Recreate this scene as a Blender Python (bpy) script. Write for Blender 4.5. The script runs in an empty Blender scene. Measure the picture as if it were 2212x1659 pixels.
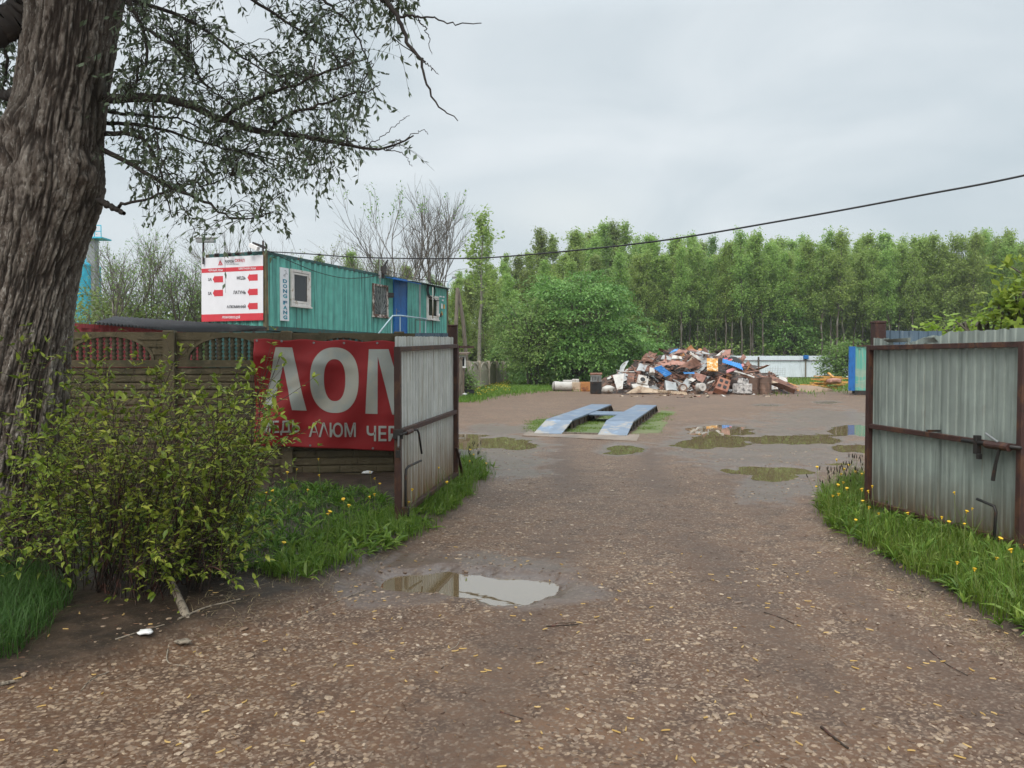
import bpy, bmesh, math, random
import numpy as np
from mathutils import Vector, Matrix
sc = bpy.context.scene
col = sc.collection
rad = math.radians

# ------------------------------------------------------------------ camera
EYE, FOC, CX, CY = 1.7, 1661.0, 1106.0, 829.5          # the photograph measured at 2212 x 1659
TH = math.atan(49.5 / FOC)
cam_d = bpy.data.cameras.new("camera")
cam = bpy.data.objects.new("camera", cam_d)
col.objects.link(cam)
cam.location = (0, 0, EYE)
cam.rotation_euler = (math.pi / 2 - TH, 0, 0)
cam_d.sensor_width = 36.0
cam_d.lens = 36.0 * FOC / 2212.0
cam_d.clip_start = 0.05
cam_d.clip_end = 3000
sc.camera = cam

# ------------------------------------------------------------------ sky and light
SUN_EL, SUN_AZ = rad(50), rad(205)
w = bpy.data.worlds.new("World"); sc.world = w; w.use_nodes = True
nt = w.node_tree; nt.nodes.clear()
def wn(t, **k):
    n = nt.nodes.new(t)
    for a, b in k.items(): setattr(n, a, b)
    return n
wo = wn('ShaderNodeOutputWorld'); bg = wn('ShaderNodeBackground'); bg.inputs['Strength'].default_value = 0.1
sky = wn('ShaderNodeTexSky', sky_type='NISHITA', sun_disc=False, sun_elevation=SUN_EL, sun_rotation=SUN_AZ)
sky.air_density = 1.4; sky.dust_density = 4.0
tc = wn('ShaderNodeTexCoord'); mp = wn('ShaderNodeMapping'); mp.inputs['Scale'].default_value = (1.1, 1.1, 3.0)
n1 = wn('ShaderNodeTexNoise'); n1.inputs['Scale'].default_value = 2.2; n1.inputs['Detail'].default_value = 6; n1.inputs['Roughness'].default_value = .5
n1.inputs['Distortion'].default_value = .5
cr = wn('ShaderNodeValToRGB')
cr.color_ramp.elements[0].position = .34; cr.color_ramp.elements[0].color = (4.15, 4.72, 5.08, 1)
cr.color_ramp.elements[1].position = .66; cr.color_ramp.elements[1].color = (5.55, 5.95, 6.2, 1)
# a paler break in the cloud low over the wood
dt = wn('ShaderNodeVectorMath', operation='DISTANCE'); dt.inputs[1].default_value = (.06, .955, .185)
sm = wn('ShaderNodeMapRange'); sm.interpolation_type = 'SMOOTHSTEP'
sm.inputs['From Min'].default_value = .09; sm.inputs['From Max'].default_value = .0; sm.inputs['To Max'].default_value = .5
mp2 = wn('ShaderNodeMapping'); mp2.inputs['Scale'].default_value = (.62, 1, 1.6); mp2.inputs['Location'].default_value = (.02, 0, -.115)
mx = wn('ShaderNodeMix', data_type='RGBA'); mx.inputs['B'].default_value = (6.2, 6.45, 6.35, 1)
mx2 = wn('ShaderNodeMix', data_type='RGBA'); mx2.inputs['Factor'].default_value = .93
L = nt.links.new
L(tc.outputs['Generated'], mp.inputs['Vector']); L(mp.outputs[0], n1.inputs['Vector']); L(n1.outputs['Fac'], cr.inputs[0])
L(tc.outputs['Generated'], mp2.inputs['Vector']); L(mp2.outputs[0], dt.inputs[0]); L(dt.outputs['Value'], sm.inputs['Value'])
L(sm.outputs[0], mx.inputs['Factor']); L(cr.outputs[0], mx.inputs['A'])
sx = wn('ShaderNodeSeparateXYZ'); L(tc.outputs['Generated'], sx.inputs[0])     # an overcast sky is brightest overhead
zr = wn('ShaderNodeMapRange'); zr.inputs['From Min'].default_value = .40; zr.inputs['From Max'].default_value = 1.0; zr.inputs['To Min'].default_value = 1.0; zr.inputs['To Max'].default_value = 2.9
L(sx.outputs[2], zr.inputs['Value']); vm = wn('ShaderNodeVectorMath', operation='SCALE')
L(mx2.outputs['Result'], vm.inputs[0]); L(zr.outputs[0], vm.inputs['Scale'])
L(sky.outputs[0], mx2.inputs['A']); L(mx.outputs['Result'], mx2.inputs['B']); L(vm.outputs[0], bg.inputs['Color']); L(bg.outputs[0], wo.inputs[0])
sd = bpy.data.lights.new("sun", 'SUN'); sd.energy = 2.0; sd.angle = rad(45); sd.color = (1, .94, .86)
so = bpy.data.objects.new("sun", sd); col.objects.link(so)
so.rotation_euler = (math.pi / 2 - SUN_EL, 0, math.pi - SUN_AZ)   # high behind the viewer's left shoulder, through cloud
sc.view_settings.view_transform = 'Standard'; sc.view_settings.look = 'None'
sc.view_settings.exposure = 0.52; sc.view_settings.gamma = 1.0; sc.view_settings.use_curve_mapping = False
sc.render.engine = 'CYCLES'
sc.cycles.max_bounces = 8; sc.cycles.diffuse_bounces = 5; sc.cycles.glossy_bounces = 3; sc.cycles.transmission_bounces = 6; sc.cycles.volume_bounces = 0
sc.cycles.use_denoising = True

# ------------------------------------------------------------------ measuring helpers
ST, CT = math.sin(TH), math.cos(TH)
def ray(px, py):
    a, b = (px - CX) / FOC, -(py - CY) / FOC
    return Vector((a, CT + b * ST, -ST + b * CT))
def G(px, py, z=0.0):                       # point of the level z seen at that pixel
    d = ray(px, py); t = (z - EYE) / d.z
    return Vector((d.x * t, d.y * t, z))
def P(px, py, Y):                           # point at that distance ahead
    d = ray(px, py); t = Y / d.y
    return Vector((d.x * t, Y, EYE + d.z * t))
def onpl(px, py, o, n):                     # point of a plane
    d = ray(px, py); e = Vector((0, 0, EYE)); t = (Vector(o) - e).dot(n) / d.dot(n)
    return e + d * t
def proj(x, y, z=0.0):
    dz = z - EYE
    dep = y * CT - dz * ST; up = y * ST + dz * CT
    dep = np.where(dep > .3, dep, .3)
    return CX + FOC * x / dep, CY - FOC * up / dep
def V(*a): return Vector(a)

rng = np.random.default_rng(7)
random.seed(7)
def _hash(i, j, s):
    h = (i * 374761393 + j * 668265263 + s * 974634777) & 0xffffffff
    h = ((h ^ (h >> 13)) * 1274126177) & 0xffffffff
    return ((h ^ (h >> 16)) & 0xffff) / 65535.0
def vnoise(x, y, s=0):
    i = np.floor(x).astype(np.int64); j = np.floor(y).astype(np.int64)
    u = x - i; v = y - j; u = u * u * (3 - 2 * u); v = v * v * (3 - 2 * v)
    return (_hash(i, j, s) * (1 - u) + _hash(i + 1, j, s) * u) * (1 - v) + (_hash(i, j + 1, s) * (1 - u) + _hash(i + 1, j + 1, s) * u) * v
def fbm(x, y, f, o=3, s=0):
    r = 0; a = 1; t = 0
    for k in range(o):
        r = r + a * vnoise(x * f, y * f, s + k * 17); t += a; a *= .5; f *= 2.03
    return r / t
def inpoly(px, py, poly):
    px = np.asarray(px, float); py = np.asarray(py, float); r = np.zeros(px.shape, bool)
    n = len(poly)
    for k in range(n):
        x1, y1 = poly[k]; x2, y2 = poly[(k + 1) % n]
        c = ((y1 > py) != (y2 > py)) & (px < (x2 - x1) * (py - y1) / ((y2 - y1) or 1e-9) + x1)
        r ^= c
    return r
def sstep(a, b, x):
    t = np.clip((x - a) / (b - a), 0, 1); return t * t * (3 - 2 * t)

# ------------------------------------------------------------------ object helpers
WM = {}
def finish(o, label=None, cat=None, group=None, kind=None):
    if label: o['label'] = label
    if cat: o['category'] = cat
    if group: o['group'] = group
    if kind: o['kind'] = kind
    return o
def thing(name, label, cat, loc=(0, 0, 0), rz=0.0, group=None, kind=None):
    o = bpy.data.objects.new(name, None); col.objects.link(o)
    o.empty_display_size = .2
    o.location = loc; o.rotation_euler = (0, 0, rz)
    WM[o.name] = Matrix.Translation(Vector(loc)) @ Matrix.Rotation(rz, 4, 'Z')
    return finish(o, label, cat, group, kind)
def mesh_np(name, v, faces, mats, fmat=None, smooth=False, attrs=None):
    """faces: one (M,k) int array or a list of such arrays / tuples"""
    me = bpy.data.meshes.new(name)
    v = np.asarray(v, np.float32).reshape(-1, 3)
    if isinstance(faces, np.ndarray): faces = [faces]
    loops = []; tot = []
    for f in faces:
        f = np.asarray(f, np.int32)
        if f.ndim == 1: loops.append(f); tot.append(np.array([len(f)], np.int32))
        else: loops.append(f.ravel()); tot.append(np.full(len(f), f.shape[1], np.int32))
    loops = np.concatenate(loops) if loops else np.zeros(0, np.int32); tot = np.concatenate(tot) if tot else np.zeros(0, np.int32)
    start = np.concatenate([[0], np.cumsum(tot)[:-1]]).astype(np.int32) if len(tot) else tot
    me.vertices.add(len(v)); me.vertices.foreach_set('co', v.ravel())
    me.loops.add(len(loops)); me.loops.foreach_set('vertex_index', loops)
    me.polygons.add(len(tot)); me.polygons.foreach_set('loop_start', start); me.polygons.foreach_set('loop_total', tot)
    for m in (mats if isinstance(mats, (list, tuple)) else [mats]): me.materials.append(m)
    if fmat is not None: me.polygons.foreach_set('material_index', np.asarray(fmat, np.int32))
    me.polygons.foreach_set('use_smooth', np.full(len(tot), bool(smooth)))
    me.update(calc_edges=True)
    for k, (dom, a) in (attrs or {}).items():
        at = me.attributes.new(k, 'FLOAT', dom); at.data.foreach_set('value', np.asarray(a, np.float32))
    return me
def link(name, me, parent=None, loc=(0, 0, 0)):
    o = bpy.data.objects.new(name, me); col.objects.link(o); o.location = loc
    if parent is not None: o.parent = parent
    WM[o.name] = (WM[parent.name] if parent is not None else Matrix()) @ Matrix.Translation(Vector(loc))
    return o
def localise(v, parent, loc):
    v = np.asarray(v, float).reshape(-1, 3)
    if parent is not None:
        M = np.array(WM[parent.name].inverted()); return v @ M[:3, :3].T + M[:3, 3]
    return v - np.asarray(loc, float)
def put(name, v, faces, mats, parent=None, loc=(0, 0, 0), **k):   # world-space vertices -> object
    v = localise(v, parent, loc)
    return link(name, mesh_np(name, v, faces, mats, **k), parent, loc if parent is None else (0, 0, 0))

class MB:
    """gathers shapes in world space, then becomes ONE mesh"""
    def __init__(s): s.v = []; s.f = []; s.m = []; s.n = 0; s.mi = 0
    def add(s, v, f):
        v = np.asarray([tuple(q) for q in v] if not isinstance(v, np.ndarray) else v, float)
        s.v.append(v)
        for q in f: s.f.append(tuple(int(i) + s.n for i in q)); s.m.append(s.mi)
        s.n += len(v); return s
    def hexa(s, p):                          # 8 points: bottom ring, top ring
        return s.add(p, [(3, 2, 1, 0), (4, 5, 6, 7), (0, 1, 5, 4), (1, 2, 6, 5), (2, 3, 7, 6), (3, 0, 4, 7)])
    def box(s, c, size, M=None):
        x, y, z = size[0] / 2, size[1] / 2, size[2] / 2
        q = [V(-x, -y, -z), V(x, -y, -z), V(x, y, -z), V(-x, y, -z), V(-x, -y, z), V(x, -y, z), V(x, y, z), V(-x, y, z)]
        if M is not None: q = [M @ i for i in q]
        c = Vector(c); return s.hexa([i + c for i in q])
    def bar(s, a, b, w, h=None, up=(0, 0, 1)):   # rectangular bar from a to b
        a = Vector(a); b = Vector(b); h = h or w; d = (b - a).normalized(); u = Vector(up)
        if abs(d.dot(u)) > .98: u = V(0, 1, 0)
        r = d.cross(u).normalized() * (w / 2); t = r.cross(d).normalized() * (h / 2)
        return s.hexa([a - r - t, a + r - t, a + r + t, a - r + t, b - r - t, b + r - t, b + r + t, b - r + t])
    def tube(s, pts, r, n=8, cap=True):
        pts = [Vector(q) for q in pts]; k = len(pts)
        rr = [r] * k if not hasattr(r, '__len__') else r
        vs = []; u = None
        for i in range(k):
            d = (pts[min(i + 1, k - 1)] - pts[max(i - 1, 0)]).normalized()
            if u is None: u = d.orthogonal().normalized()
            else:
                u = u - d * u.dot(d); u = u.normalized() if u.length > 1e-6 else d.orthogonal().normalized()
            w_ = d.cross(u)
            for j in range(n):
                a = 2 * math.pi * j / n; vs.append(pts[i] + (u * math.cos(a) + w_ * math.sin(a)) * rr[i])
        fs = [(i * n + j, i * n + (j + 1) % n, (i + 1) * n + (j + 1) % n, (i + 1) * n + j) for i in range(k - 1) for j in range(n)]
        if cap: fs += [tuple(range(n - 1, -1, -1)), tuple(range((k - 1) * n, k * n))]
        return s.add(vs, fs)
    def prism(s, poly, o, u, v, d):          # polygon in the u,v plane, thickness d along u x v
        o = Vector(o); u = Vector(u); v = Vector(v); nn = u.cross(v).normalized() * d; k = len(poly)
        a = [o + u * x + v * y for x, y in poly]
        return s.add(a + [q + nn for q in a], [tuple(range(k - 1, -1, -1)), tuple(range(k, 2 * k))] + [(i, (i + 1) % k, k + (i + 1) % k, k + i) for i in range(k)])
    def lathe(s, prof, o, ax=(0, 0, 1), n=20):
        o = Vector(o); ax = Vector(ax).normalized(); u = ax.orthogonal().normalized(); w_ = ax.cross(u); vs = []
        for r, h in prof:
            for j in range(n):
                a = 2 * math.pi * j / n; vs.append(o + ax * h + (u * math.cos(a) + w_ * math.sin(a)) * r)
        k = len(prof)
        fs = [(i * n + j, i * n + (j + 1) % n, (i + 1) * n + (j + 1) % n, (i + 1) * n + j) for i in range(k - 1) for j in range(n)]
        return s.add(vs, fs + [tuple(range(n - 1, -1, -1)), tuple(range((k - 1) * n, k * n))])
    def grid(s, fn, nu, nv, thick=None):     # fn(u,v) -> point, u,v in 0..1
        vs = [fn(i / nu, j / nv) for j in range(nv + 1) for i in range(nu + 1)]
        W = nu + 1; fs = [(j * W + i, j * W + i + 1, (j + 1) * W + i + 1, (j + 1) * W + i) for j in range(nv) for i in range(nu)]
        if thick is None: return s.add(vs, fs)
        t = Vector(thick); N = len(vs); b = [q + t for q in vs]
        fs2 = [tuple(N + k for k in reversed(f)) for f in fs]
        ed = [j * W for j in range(nv + 1)]; rim = list(range(W)) + [j * W + nu for j in range(1, nv + 1)] + [nv * W + i for i in range(nu - 1, -1, -1)] + [j * W for j in range(nv - 1, 0, -1)]
        fs3 = [(rim[k], N + rim[k], N + rim[(k + 1) % len(rim)], rim[(k + 1) % len(rim)]) for k in range(len(rim))]
        return s.add(vs + b, fs + fs2 + fs3)
    def build(s, name, mats, parent=None, loc=None, smooth=False, bevel=0):
        v = np.concatenate(s.v)
        if parent is None and loc is None:
            loc = ((v[:, 0].min() + v[:, 0].max()) / 2, (v[:, 1].min() + v[:, 1].max()) / 2, v[:, 2].min())
        loc = (0, 0, 0) if parent is not None else tuple(loc)
        me = bpy.data.meshes.new(name)
        lv = localise(v, parent, loc)
        me.from_pydata(lv.tolist(), [], s.f)
        for m in (mats if isinstance(mats, (list, tuple)) else [mats]): me.materials.append(m)
        me.polygons.foreach_set('material_index', s.m)
        if smooth: me.polygons.foreach_set('use_smooth', [True] * len(s.f))
        me.update()
        o = link(name, me, parent, loc if parent is None else (0, 0, 0))
        if bevel:
            b = o.modifiers.new('bevel', 'BEVEL'); b.width = bevel; b.segments = 2; b.limit_method = 'ANGLE'; b.angle_limit = rad(50)
        return o
def dup(o, loc=None, rz=None, label=None, scale=None):
    r = o.copy(); col.objects.link(r)
    if loc is not None: r.location = loc
    if rz is not None: r.rotation_euler = (0, 0, rz)
    if scale is not None: r.scale = (scale,) * 3 if not hasattr(scale, '__len__') else scale
    if label: r['label'] = label
    for c in list(o.children):
        d = c.copy(); col.objects.link(d); d.parent = r
        for g in list(c.children):
            e = g.copy(); col.objects.link(e); e.parent = d
    return r

# ------------------------------------------------------------------ materials
def newmat(name):
    m = bpy.data.materials.new(name); m.use_nodes = True
    t = m.node_tree; b = t.nodes['Principled BSDF']; return m, t, b
def N(t, typ, ins=None, **k):
    n = t.nodes.new(typ)
    for a, b in k.items(): setattr(n, a, b)
    for a, b in (ins or {}).items():
        if hasattr(b, 'is_output'): t.links.new(b, n.inputs[a])
        else: n.inputs[a].default_value = b
    return n
def c4(c): return (c[0], c[1], c[2], 1)
def noise_fac(t, co, scale, stretch=(1, 1, 1), lo=.4, hi=.6, detail=5, dist=0.0, off=(0, 0, 0), rough=.6):
    mp = N(t, 'ShaderNodeMapping', {'Vector': co, 'Scale': stretch, 'Location': off})
    n = N(t, 'ShaderNodeTexNoise', {'Vector': mp.outputs[0], 'Scale': scale, 'Detail': detail, 'Roughness': rough, 'Distortion': dist})
    return N(t, 'ShaderNodeMapRange', {'Value': n.outputs['Fac'], 'From Min': lo, 'From Max': hi}, interpolation_type='SMOOTHSTEP').outputs[0]
def mixc(t, f, a, b, mode='MIX'):
    n = N(t, 'ShaderNodeMix', data_type='RGBA', blend_type=mode)
    for k, v in (('Factor', f), ('A', a), ('B', b)):
        if hasattr(v, 'is_output'): t.links.new(v, n.inputs[k])
        else: n.inputs[k].default_value = v if k == 'Factor' else c4(v)
    return n.outputs['Result']
def mat(name, base, rough=.6, metal=0.0, layers=(), bump=0.0, bscale=30, bstretch=(1, 1, 1), var=.12, vscale=3, rand=0.0, spec=.4, splash=None):
    """base colour with soft variation, then layers (colour, scale, stretch, lo, hi[, amount]) of stain, rust, wear"""
    m, t, b = newmat(name)
    co = N(t, 'ShaderNodeTexCoord').outputs['Object']
    f = noise_fac(t, co, vscale, lo=.3, hi=.7)
    c = mixc(t, f, [q * (1 - var) for q in base], [q * (1 + var) for q in base])
    if rand:
        oi = N(t, 'ShaderNodeObjectInfo').outputs['Random']
        hs = N(t, 'ShaderNodeMapRange', {'Value': oi, 'To Min': 1 - rand, 'To Max': 1 + rand}).outputs[0]
        h = N(t, 'ShaderNodeHueSaturation', {'Value': hs, 'Color': c}); c = h.outputs[0]
    for k, l in enumerate(layers):
        f = noise_fac(t, co, l[1], l[2], l[3], l[4], off=(k * 7.3 + 1, k * 3.1, k * 5.7))
        if len(l) > 5: f = N(t, 'ShaderNodeMath', {0: f, 1: l[5]}, operation='MULTIPLY').outputs[0]
        c = mixc(t, f, c, l[0])
    if splash:                                  # mud and rust splashed up from the ground: (colour, height)
        sz_ = N(t, 'ShaderNodeSeparateXYZ', {0: co}).outputs[2]; g = N(t, 'ShaderNodeMapRange', {'Value': sz_, 'From Min': splash[1], 'From Max': .0, 'To Max': 1.25}).outputs[0]
        nf = noise_fac(t, co, 5, (6, 6, .5), .15, .55); c = mixc(t, N(t, 'ShaderNodeMath', {0: g, 1: nf}, operation='MULTIPLY').outputs[0], c, splash[0])
    t.links.new(c, b.inputs['Base Color'])
    b.inputs['Roughness'].default_value = rough; b.inputs['Metallic'].default_value = metal
    b.inputs['Specular IOR Level'].default_value = spec
    if bump:
        mp = N(t, 'ShaderNodeMapping', {'Vector': co, 'Scale': bstretch})
        n = N(t, 'ShaderNodeTexNoise', {'Vector': mp.outputs[0], 'Scale': bscale, 'Detail': 6, 'Roughness': .65})
        bp = N(t, 'ShaderNodeBump', {'Height': n.outputs['Fac'], 'Strength': bump, 'Distance': .02})
        t.links.new(bp.outputs[0], b.inputs['Normal'])
    return m
def leafmat(name, c1, c2, c3=None, trans=.3, rough=.45, orand=.15):
    """colours spread over the leaves by the face attribute rnd"""
    m, t, b = newmat(name)
    a = N(t, 'ShaderNodeAttribute', attribute_name='rnd').outputs['Fac']
    r = N(t, 'ShaderNodeValToRGB', {0: a}); e = r.color_ramp.elements
    e[0].color = c4(c1); e[1].color = c4(c3 or c2)
    if c3: q = e.new(.55); q.color = c4(c2)
    oi = N(t, 'ShaderNodeObjectInfo').outputs['Random']
    vv = N(t, 'ShaderNodeMapRange', {'Value': oi, 'To Min': 1 - orand, 'To Max': 1 + orand}).outputs[0]
    hh = N(t, 'ShaderNodeMapRange', {'Value': oi, 'To Min': .5 - orand * .12, 'To Max': .5 + orand * .12}).outputs[0]
    h = N(t, 'ShaderNodeHueSaturation', {'Value': vv, 'Hue': hh, 'Color': r.outputs[0]}).outputs[0]
    t.links.new(h, b.inputs['Base Color']); b.inputs['Roughness'].default_value = rough; b.inputs['Specular IOR Level'].default_value = .25
    tr = N(t, 'ShaderNodeBsdfTranslucent', {'Color': h})
    mx = N(t, 'ShaderNodeMixShader', {0: trans}); out = t.nodes['Material Output']
    t.links.new(b.outputs[0], mx.inputs[1]); t.links.new(tr.outputs[0], mx.inputs[2]); t.links.new(mx.outputs[0], out.inputs[0])
    return m
RUST = (.085, .035, .018)
M = {}
M['brownsteel'] = mat('brown_painted_steel', (.05, .022, .018), .55, layers=[((.09, .04, .022), 9, (1, 1, .4), .5, .62), ((.03, .018, .014), 14, (1, 1, 1), .58, .66)], bump=.25, bscale=60)
M['galv'] = mat('weathered_zinc_sheet', (.50, .51, .48), .5, .15, layers=[((.34, .33, .28), 2.2, (7, 7, .35), .48, .66), ((.24, .17, .09), 4, (5, 5, .5), .62, .76, .7)], bump=.1, bscale=8, splash=((.19, .115, .055), 1.0))
M['galv_green'] = mat('grey_green_sheet', (.27, .315, .29), .5, .1, layers=[((.16, .19, .175), 2.0, (6, 6, .35), .48, .68), ((.17, .09, .04), 4, (6, 6, .4), .64, .78, .7)], bump=.1, bscale=8, splash=((.12, .085, .05), .6))
M['bluesheet'] = mat('slate_blue_sheet', (.10, .15, .20), .45, .2, layers=[((.17, .22, .26), 3, (4, 4, .6), .5, .7)])
M['concrete'] = mat('old_brown_concrete', (.115, .092, .052), .85, layers=[((.06, .055, .03), 1.6, (1, 1, 1), .5, .7), ((.17, .14, .085), 5, (1, 1, 2), .55, .72), ((.035, .035, .02), 3, (3, 3, .5), .6, .75)], bump=.5, bscale=45)
M['concrete_pale'] = mat('pale_weathered_concrete', (.40, .35, .28), .85, layers=[((.24, .205, .155), 2, (2, 2, .6), .5, .7)], bump=.4, bscale=30)
M['teal'] = mat('faded_teal_paint', (.10, .36, .30), .5, layers=[((.13, .40, .35), 2.5, (3, 3, .4), .5, .7), ((.03, .13, .12), 1.6, (7, 7, .18), .47, .66, .9), ((.012, .03, .03), 2.2, (9, 9, .14), .56, .70, .9), ((.20, .11, .05), 6, (4, 4, .4), .69, .77)])
M['tealdark'] = mat('dark_green_frame', (.02, .075, .07), .55, layers=[(RUST, 7, (1, 1, .5), .55, .66)])
M['olddoor'] = mat('rusted_olive_post', (.11, .10, .055), .7, layers=[((.19, .13, .06), 5, (1, 1, .3), .5, .62), ((.03, .03, .025), 6, (2, 2, .4), .56, .66)])
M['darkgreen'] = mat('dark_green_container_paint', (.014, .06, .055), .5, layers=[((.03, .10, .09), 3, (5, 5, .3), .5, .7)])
M['red'] = mat('dull_red_container_paint', (.30, .045, .05), .55, layers=[((.36, .10, .10), 2, (4, 4, .4), .52, .7), ((.12, .02, .02), 3, (6, 6, .3), .56, .7)])
M['black'] = mat('black_roof_sheet', (.022, .023, .025), .6, layers=[((.05, .05, .05), 3, (1, 1, 1), .5, .7)])
M['white'] = mat('white_plastic', (.72, .72, .71), .4, layers=[((.48, .46, .42), 3, (3, 3, .6), .58, .75)])
M['signwhite'] = mat('white_sign_board', (.66, .67, .70), .45, var=.03)
M['signred'] = mat('red_sign_print', (.52, .035, .05), .5, var=.06)
M['black_ink'] = mat('black_print', (.02, .02, .025), .5)
M['navy_ink'] = mat('blue_print', (.02, .12, .22), .5, layers=[((.02, .3, .36), 4, (1, 1, 6), .5, .52)])
M['grey_ink'] = mat('grey_print', (.30, .32, .33), .6)
M['whitepaint'] = mat('dirty_white_frame', (.60, .58, .55), .5, layers=[((.32, .25, .17), 6, (1, 1, 1), .55, .68)])
M['rustframe'] = mat('flaking_brown_frame', (.10, .05, .035), .7, layers=[((.5, .46, .42), 9, (1, 1, .5), .5, .58)])
M['glass'] = mat('dark_window_glass', (.012, .015, .018), .08, spec=.5, var=.3)
M['curtain'] = mat('grey_window_with_film', (.13, .14, .14), .15, layers=[((.04, .045, .05), 6, (2, 2, 1), .45, .6)])
M['bluedoor'] = mat('blue_door_paint', (.012, .115, .36), .4, layers=[((.008, .07, .22), 3, (2, 2, .5), .5, .7)])
M['railblue'] = mat('pale_blue_tube', (.32, .43, .48), .4)
M['steel'] = mat('grey_steel', (.25, .26, .26), .4, .5)
M['darksteel'] = mat('dark_steel', (.03, .028, .027), .5, .3, layers=[(RUST, 8, (1, 1, 1), .55, .68)])
M['cable'] = mat('black_cable', (.012, .012, .013), .6)
M['yellow'] = mat('yellow_sign', (.55, .27, .02), .5)
M['cyan'] = mat('cyan_tower_paint', (.035, .42, .58), .5, layers=[((.02, .30, .46), .6, (2, 2, .5), .5, .7), ((.15, .5, .55), 1, (1, 1, 3), .6, .7)])
M['wood'] = mat('grey_pole_wood', (.17, .145, .115), .8, layers=[((.08, .065, .05), 6, (4, 4, .4), .5, .65)])
M['shedwood'] = mat('brown_shed_boards', (.16, .12, .09), .8, layers=[((.07, .05, .04), 5, (6, 6, .4), .5, .65)])
M['platform'] = mat('worn_blue_steel_plate', (.13, .175, .25), .44, .1, layers=[((.19, .235, .30), 2.5, (1, 1, 1), .5, .66), ((.33, .27, .22), 1.5, (1, 1, 1), .60, .68, .85), ((.10, .14, .2), 20, (1, 1, 1), .6, .7, .5)], bump=.12, bscale=15)
M['wornramp'] = mat('scraped_blue_ramp_plate', (.165, .21, .275), .46, .1, layers=[((.34, .31, .27), 1.6, (1, 1, 1), .45, .53, .9), ((.24, .33, .45), 4, (1, 1, 1), .55, .7)], bump=.12, bscale=15)
M['rustbeam'] = mat('rusted_beam', (.06, .045, .036), .8, layers=[((.12, .06, .03), 8, (1, 1, 1), .5, .65), ((.2, .2, .2), 14, (1, 1, 1), .66, .72)])
M['slab'] = mat('wet_concrete_slab', (.22, .165, .125), .45, layers=[((.15, .115, .09), 2, (1, 1, 1), .5, .65)], bump=.3)
# ================================================================== GROUND
PUD = {  # puddle -> ellipses (cx, cy, rx, ry) as seen in the photograph
    'near': [(905, 1257, 72, 21), (955, 1254, 65, 24), (1030, 1262, 80, 26), (1105, 1270, 98, 29), (1165, 1266, 42, 17)],
    'left': [(1062, 955, 84, 12), (1000, 957, 60, 13), (1118, 962, 44, 7), (1010, 940, 42, 5)],
    'round': [(1343, 970, 43, 11)],
    'wide': [(1545, 956, 88, 10), (1500, 957, 42, 8), (1560, 947, 60, 8), (1655, 948, 62, 9), (1740, 947, 74, 10), (1790, 950, 30, 8)],
    'far': [(1560, 929, 68, 11), (1525, 927, 38, 8), (1600, 934, 36, 6)],
    'right': [(1840, 927, 46, 10), (1885, 930, 40, 12)],
    'right_low': [(1840, 968, 44, 9), (1890, 972, 50, 11)],
    'rut': [(1672, 1015, 88, 8), (1625, 1012, 40, 6), (1675, 1029, 42, 8), (1735, 1018, 30, 5)],
    'corner': [(1812, 1001, 27, 3.4)],
    'back': [(1785, 869, 24, 3), (1660, 875, 26, 2)],
}
WET = [(1090, 985, 120, 50), (1140, 1023, 80, 14), (1660, 965, 260, 62), (1690, 1050, 100, 46), (1640, 1062, 60, 28), (840, 1285, 150, 34), (1000, 1235, 260, 42), 
       (1080, 930, 110, 16), (1780, 905, 160, 26), (1160, 1290, 160, 30)]
SOIL = [(-900, 1700), (-300, 1560), (60, 1475), (330, 1405), (560, 1335), (760, 1270), (860, 1200), (960, 1130), (1050, 1045), (1045, 1000), (1000, 950), (960, 985), (850, 1030), (-300, 1030), (-900, 1060)]
SOIL2 = [(1765, 1090), (1800, 1058), (1870, 1030), (2000, 1010), (2700, 1000), (2700, 1700), (2240, 1420), (2080, 1330), (1945, 1245), (1810, 1165)]
def ell(px, py, es):
    s = np.full(np.shape(px), -9.0)
    for cx, cy, rx, ry in es:
        s = np.maximum(s, 1 - ((px - cx) / rx) ** 2 - ((py - cy) / ry) ** 2)
    return s
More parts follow.
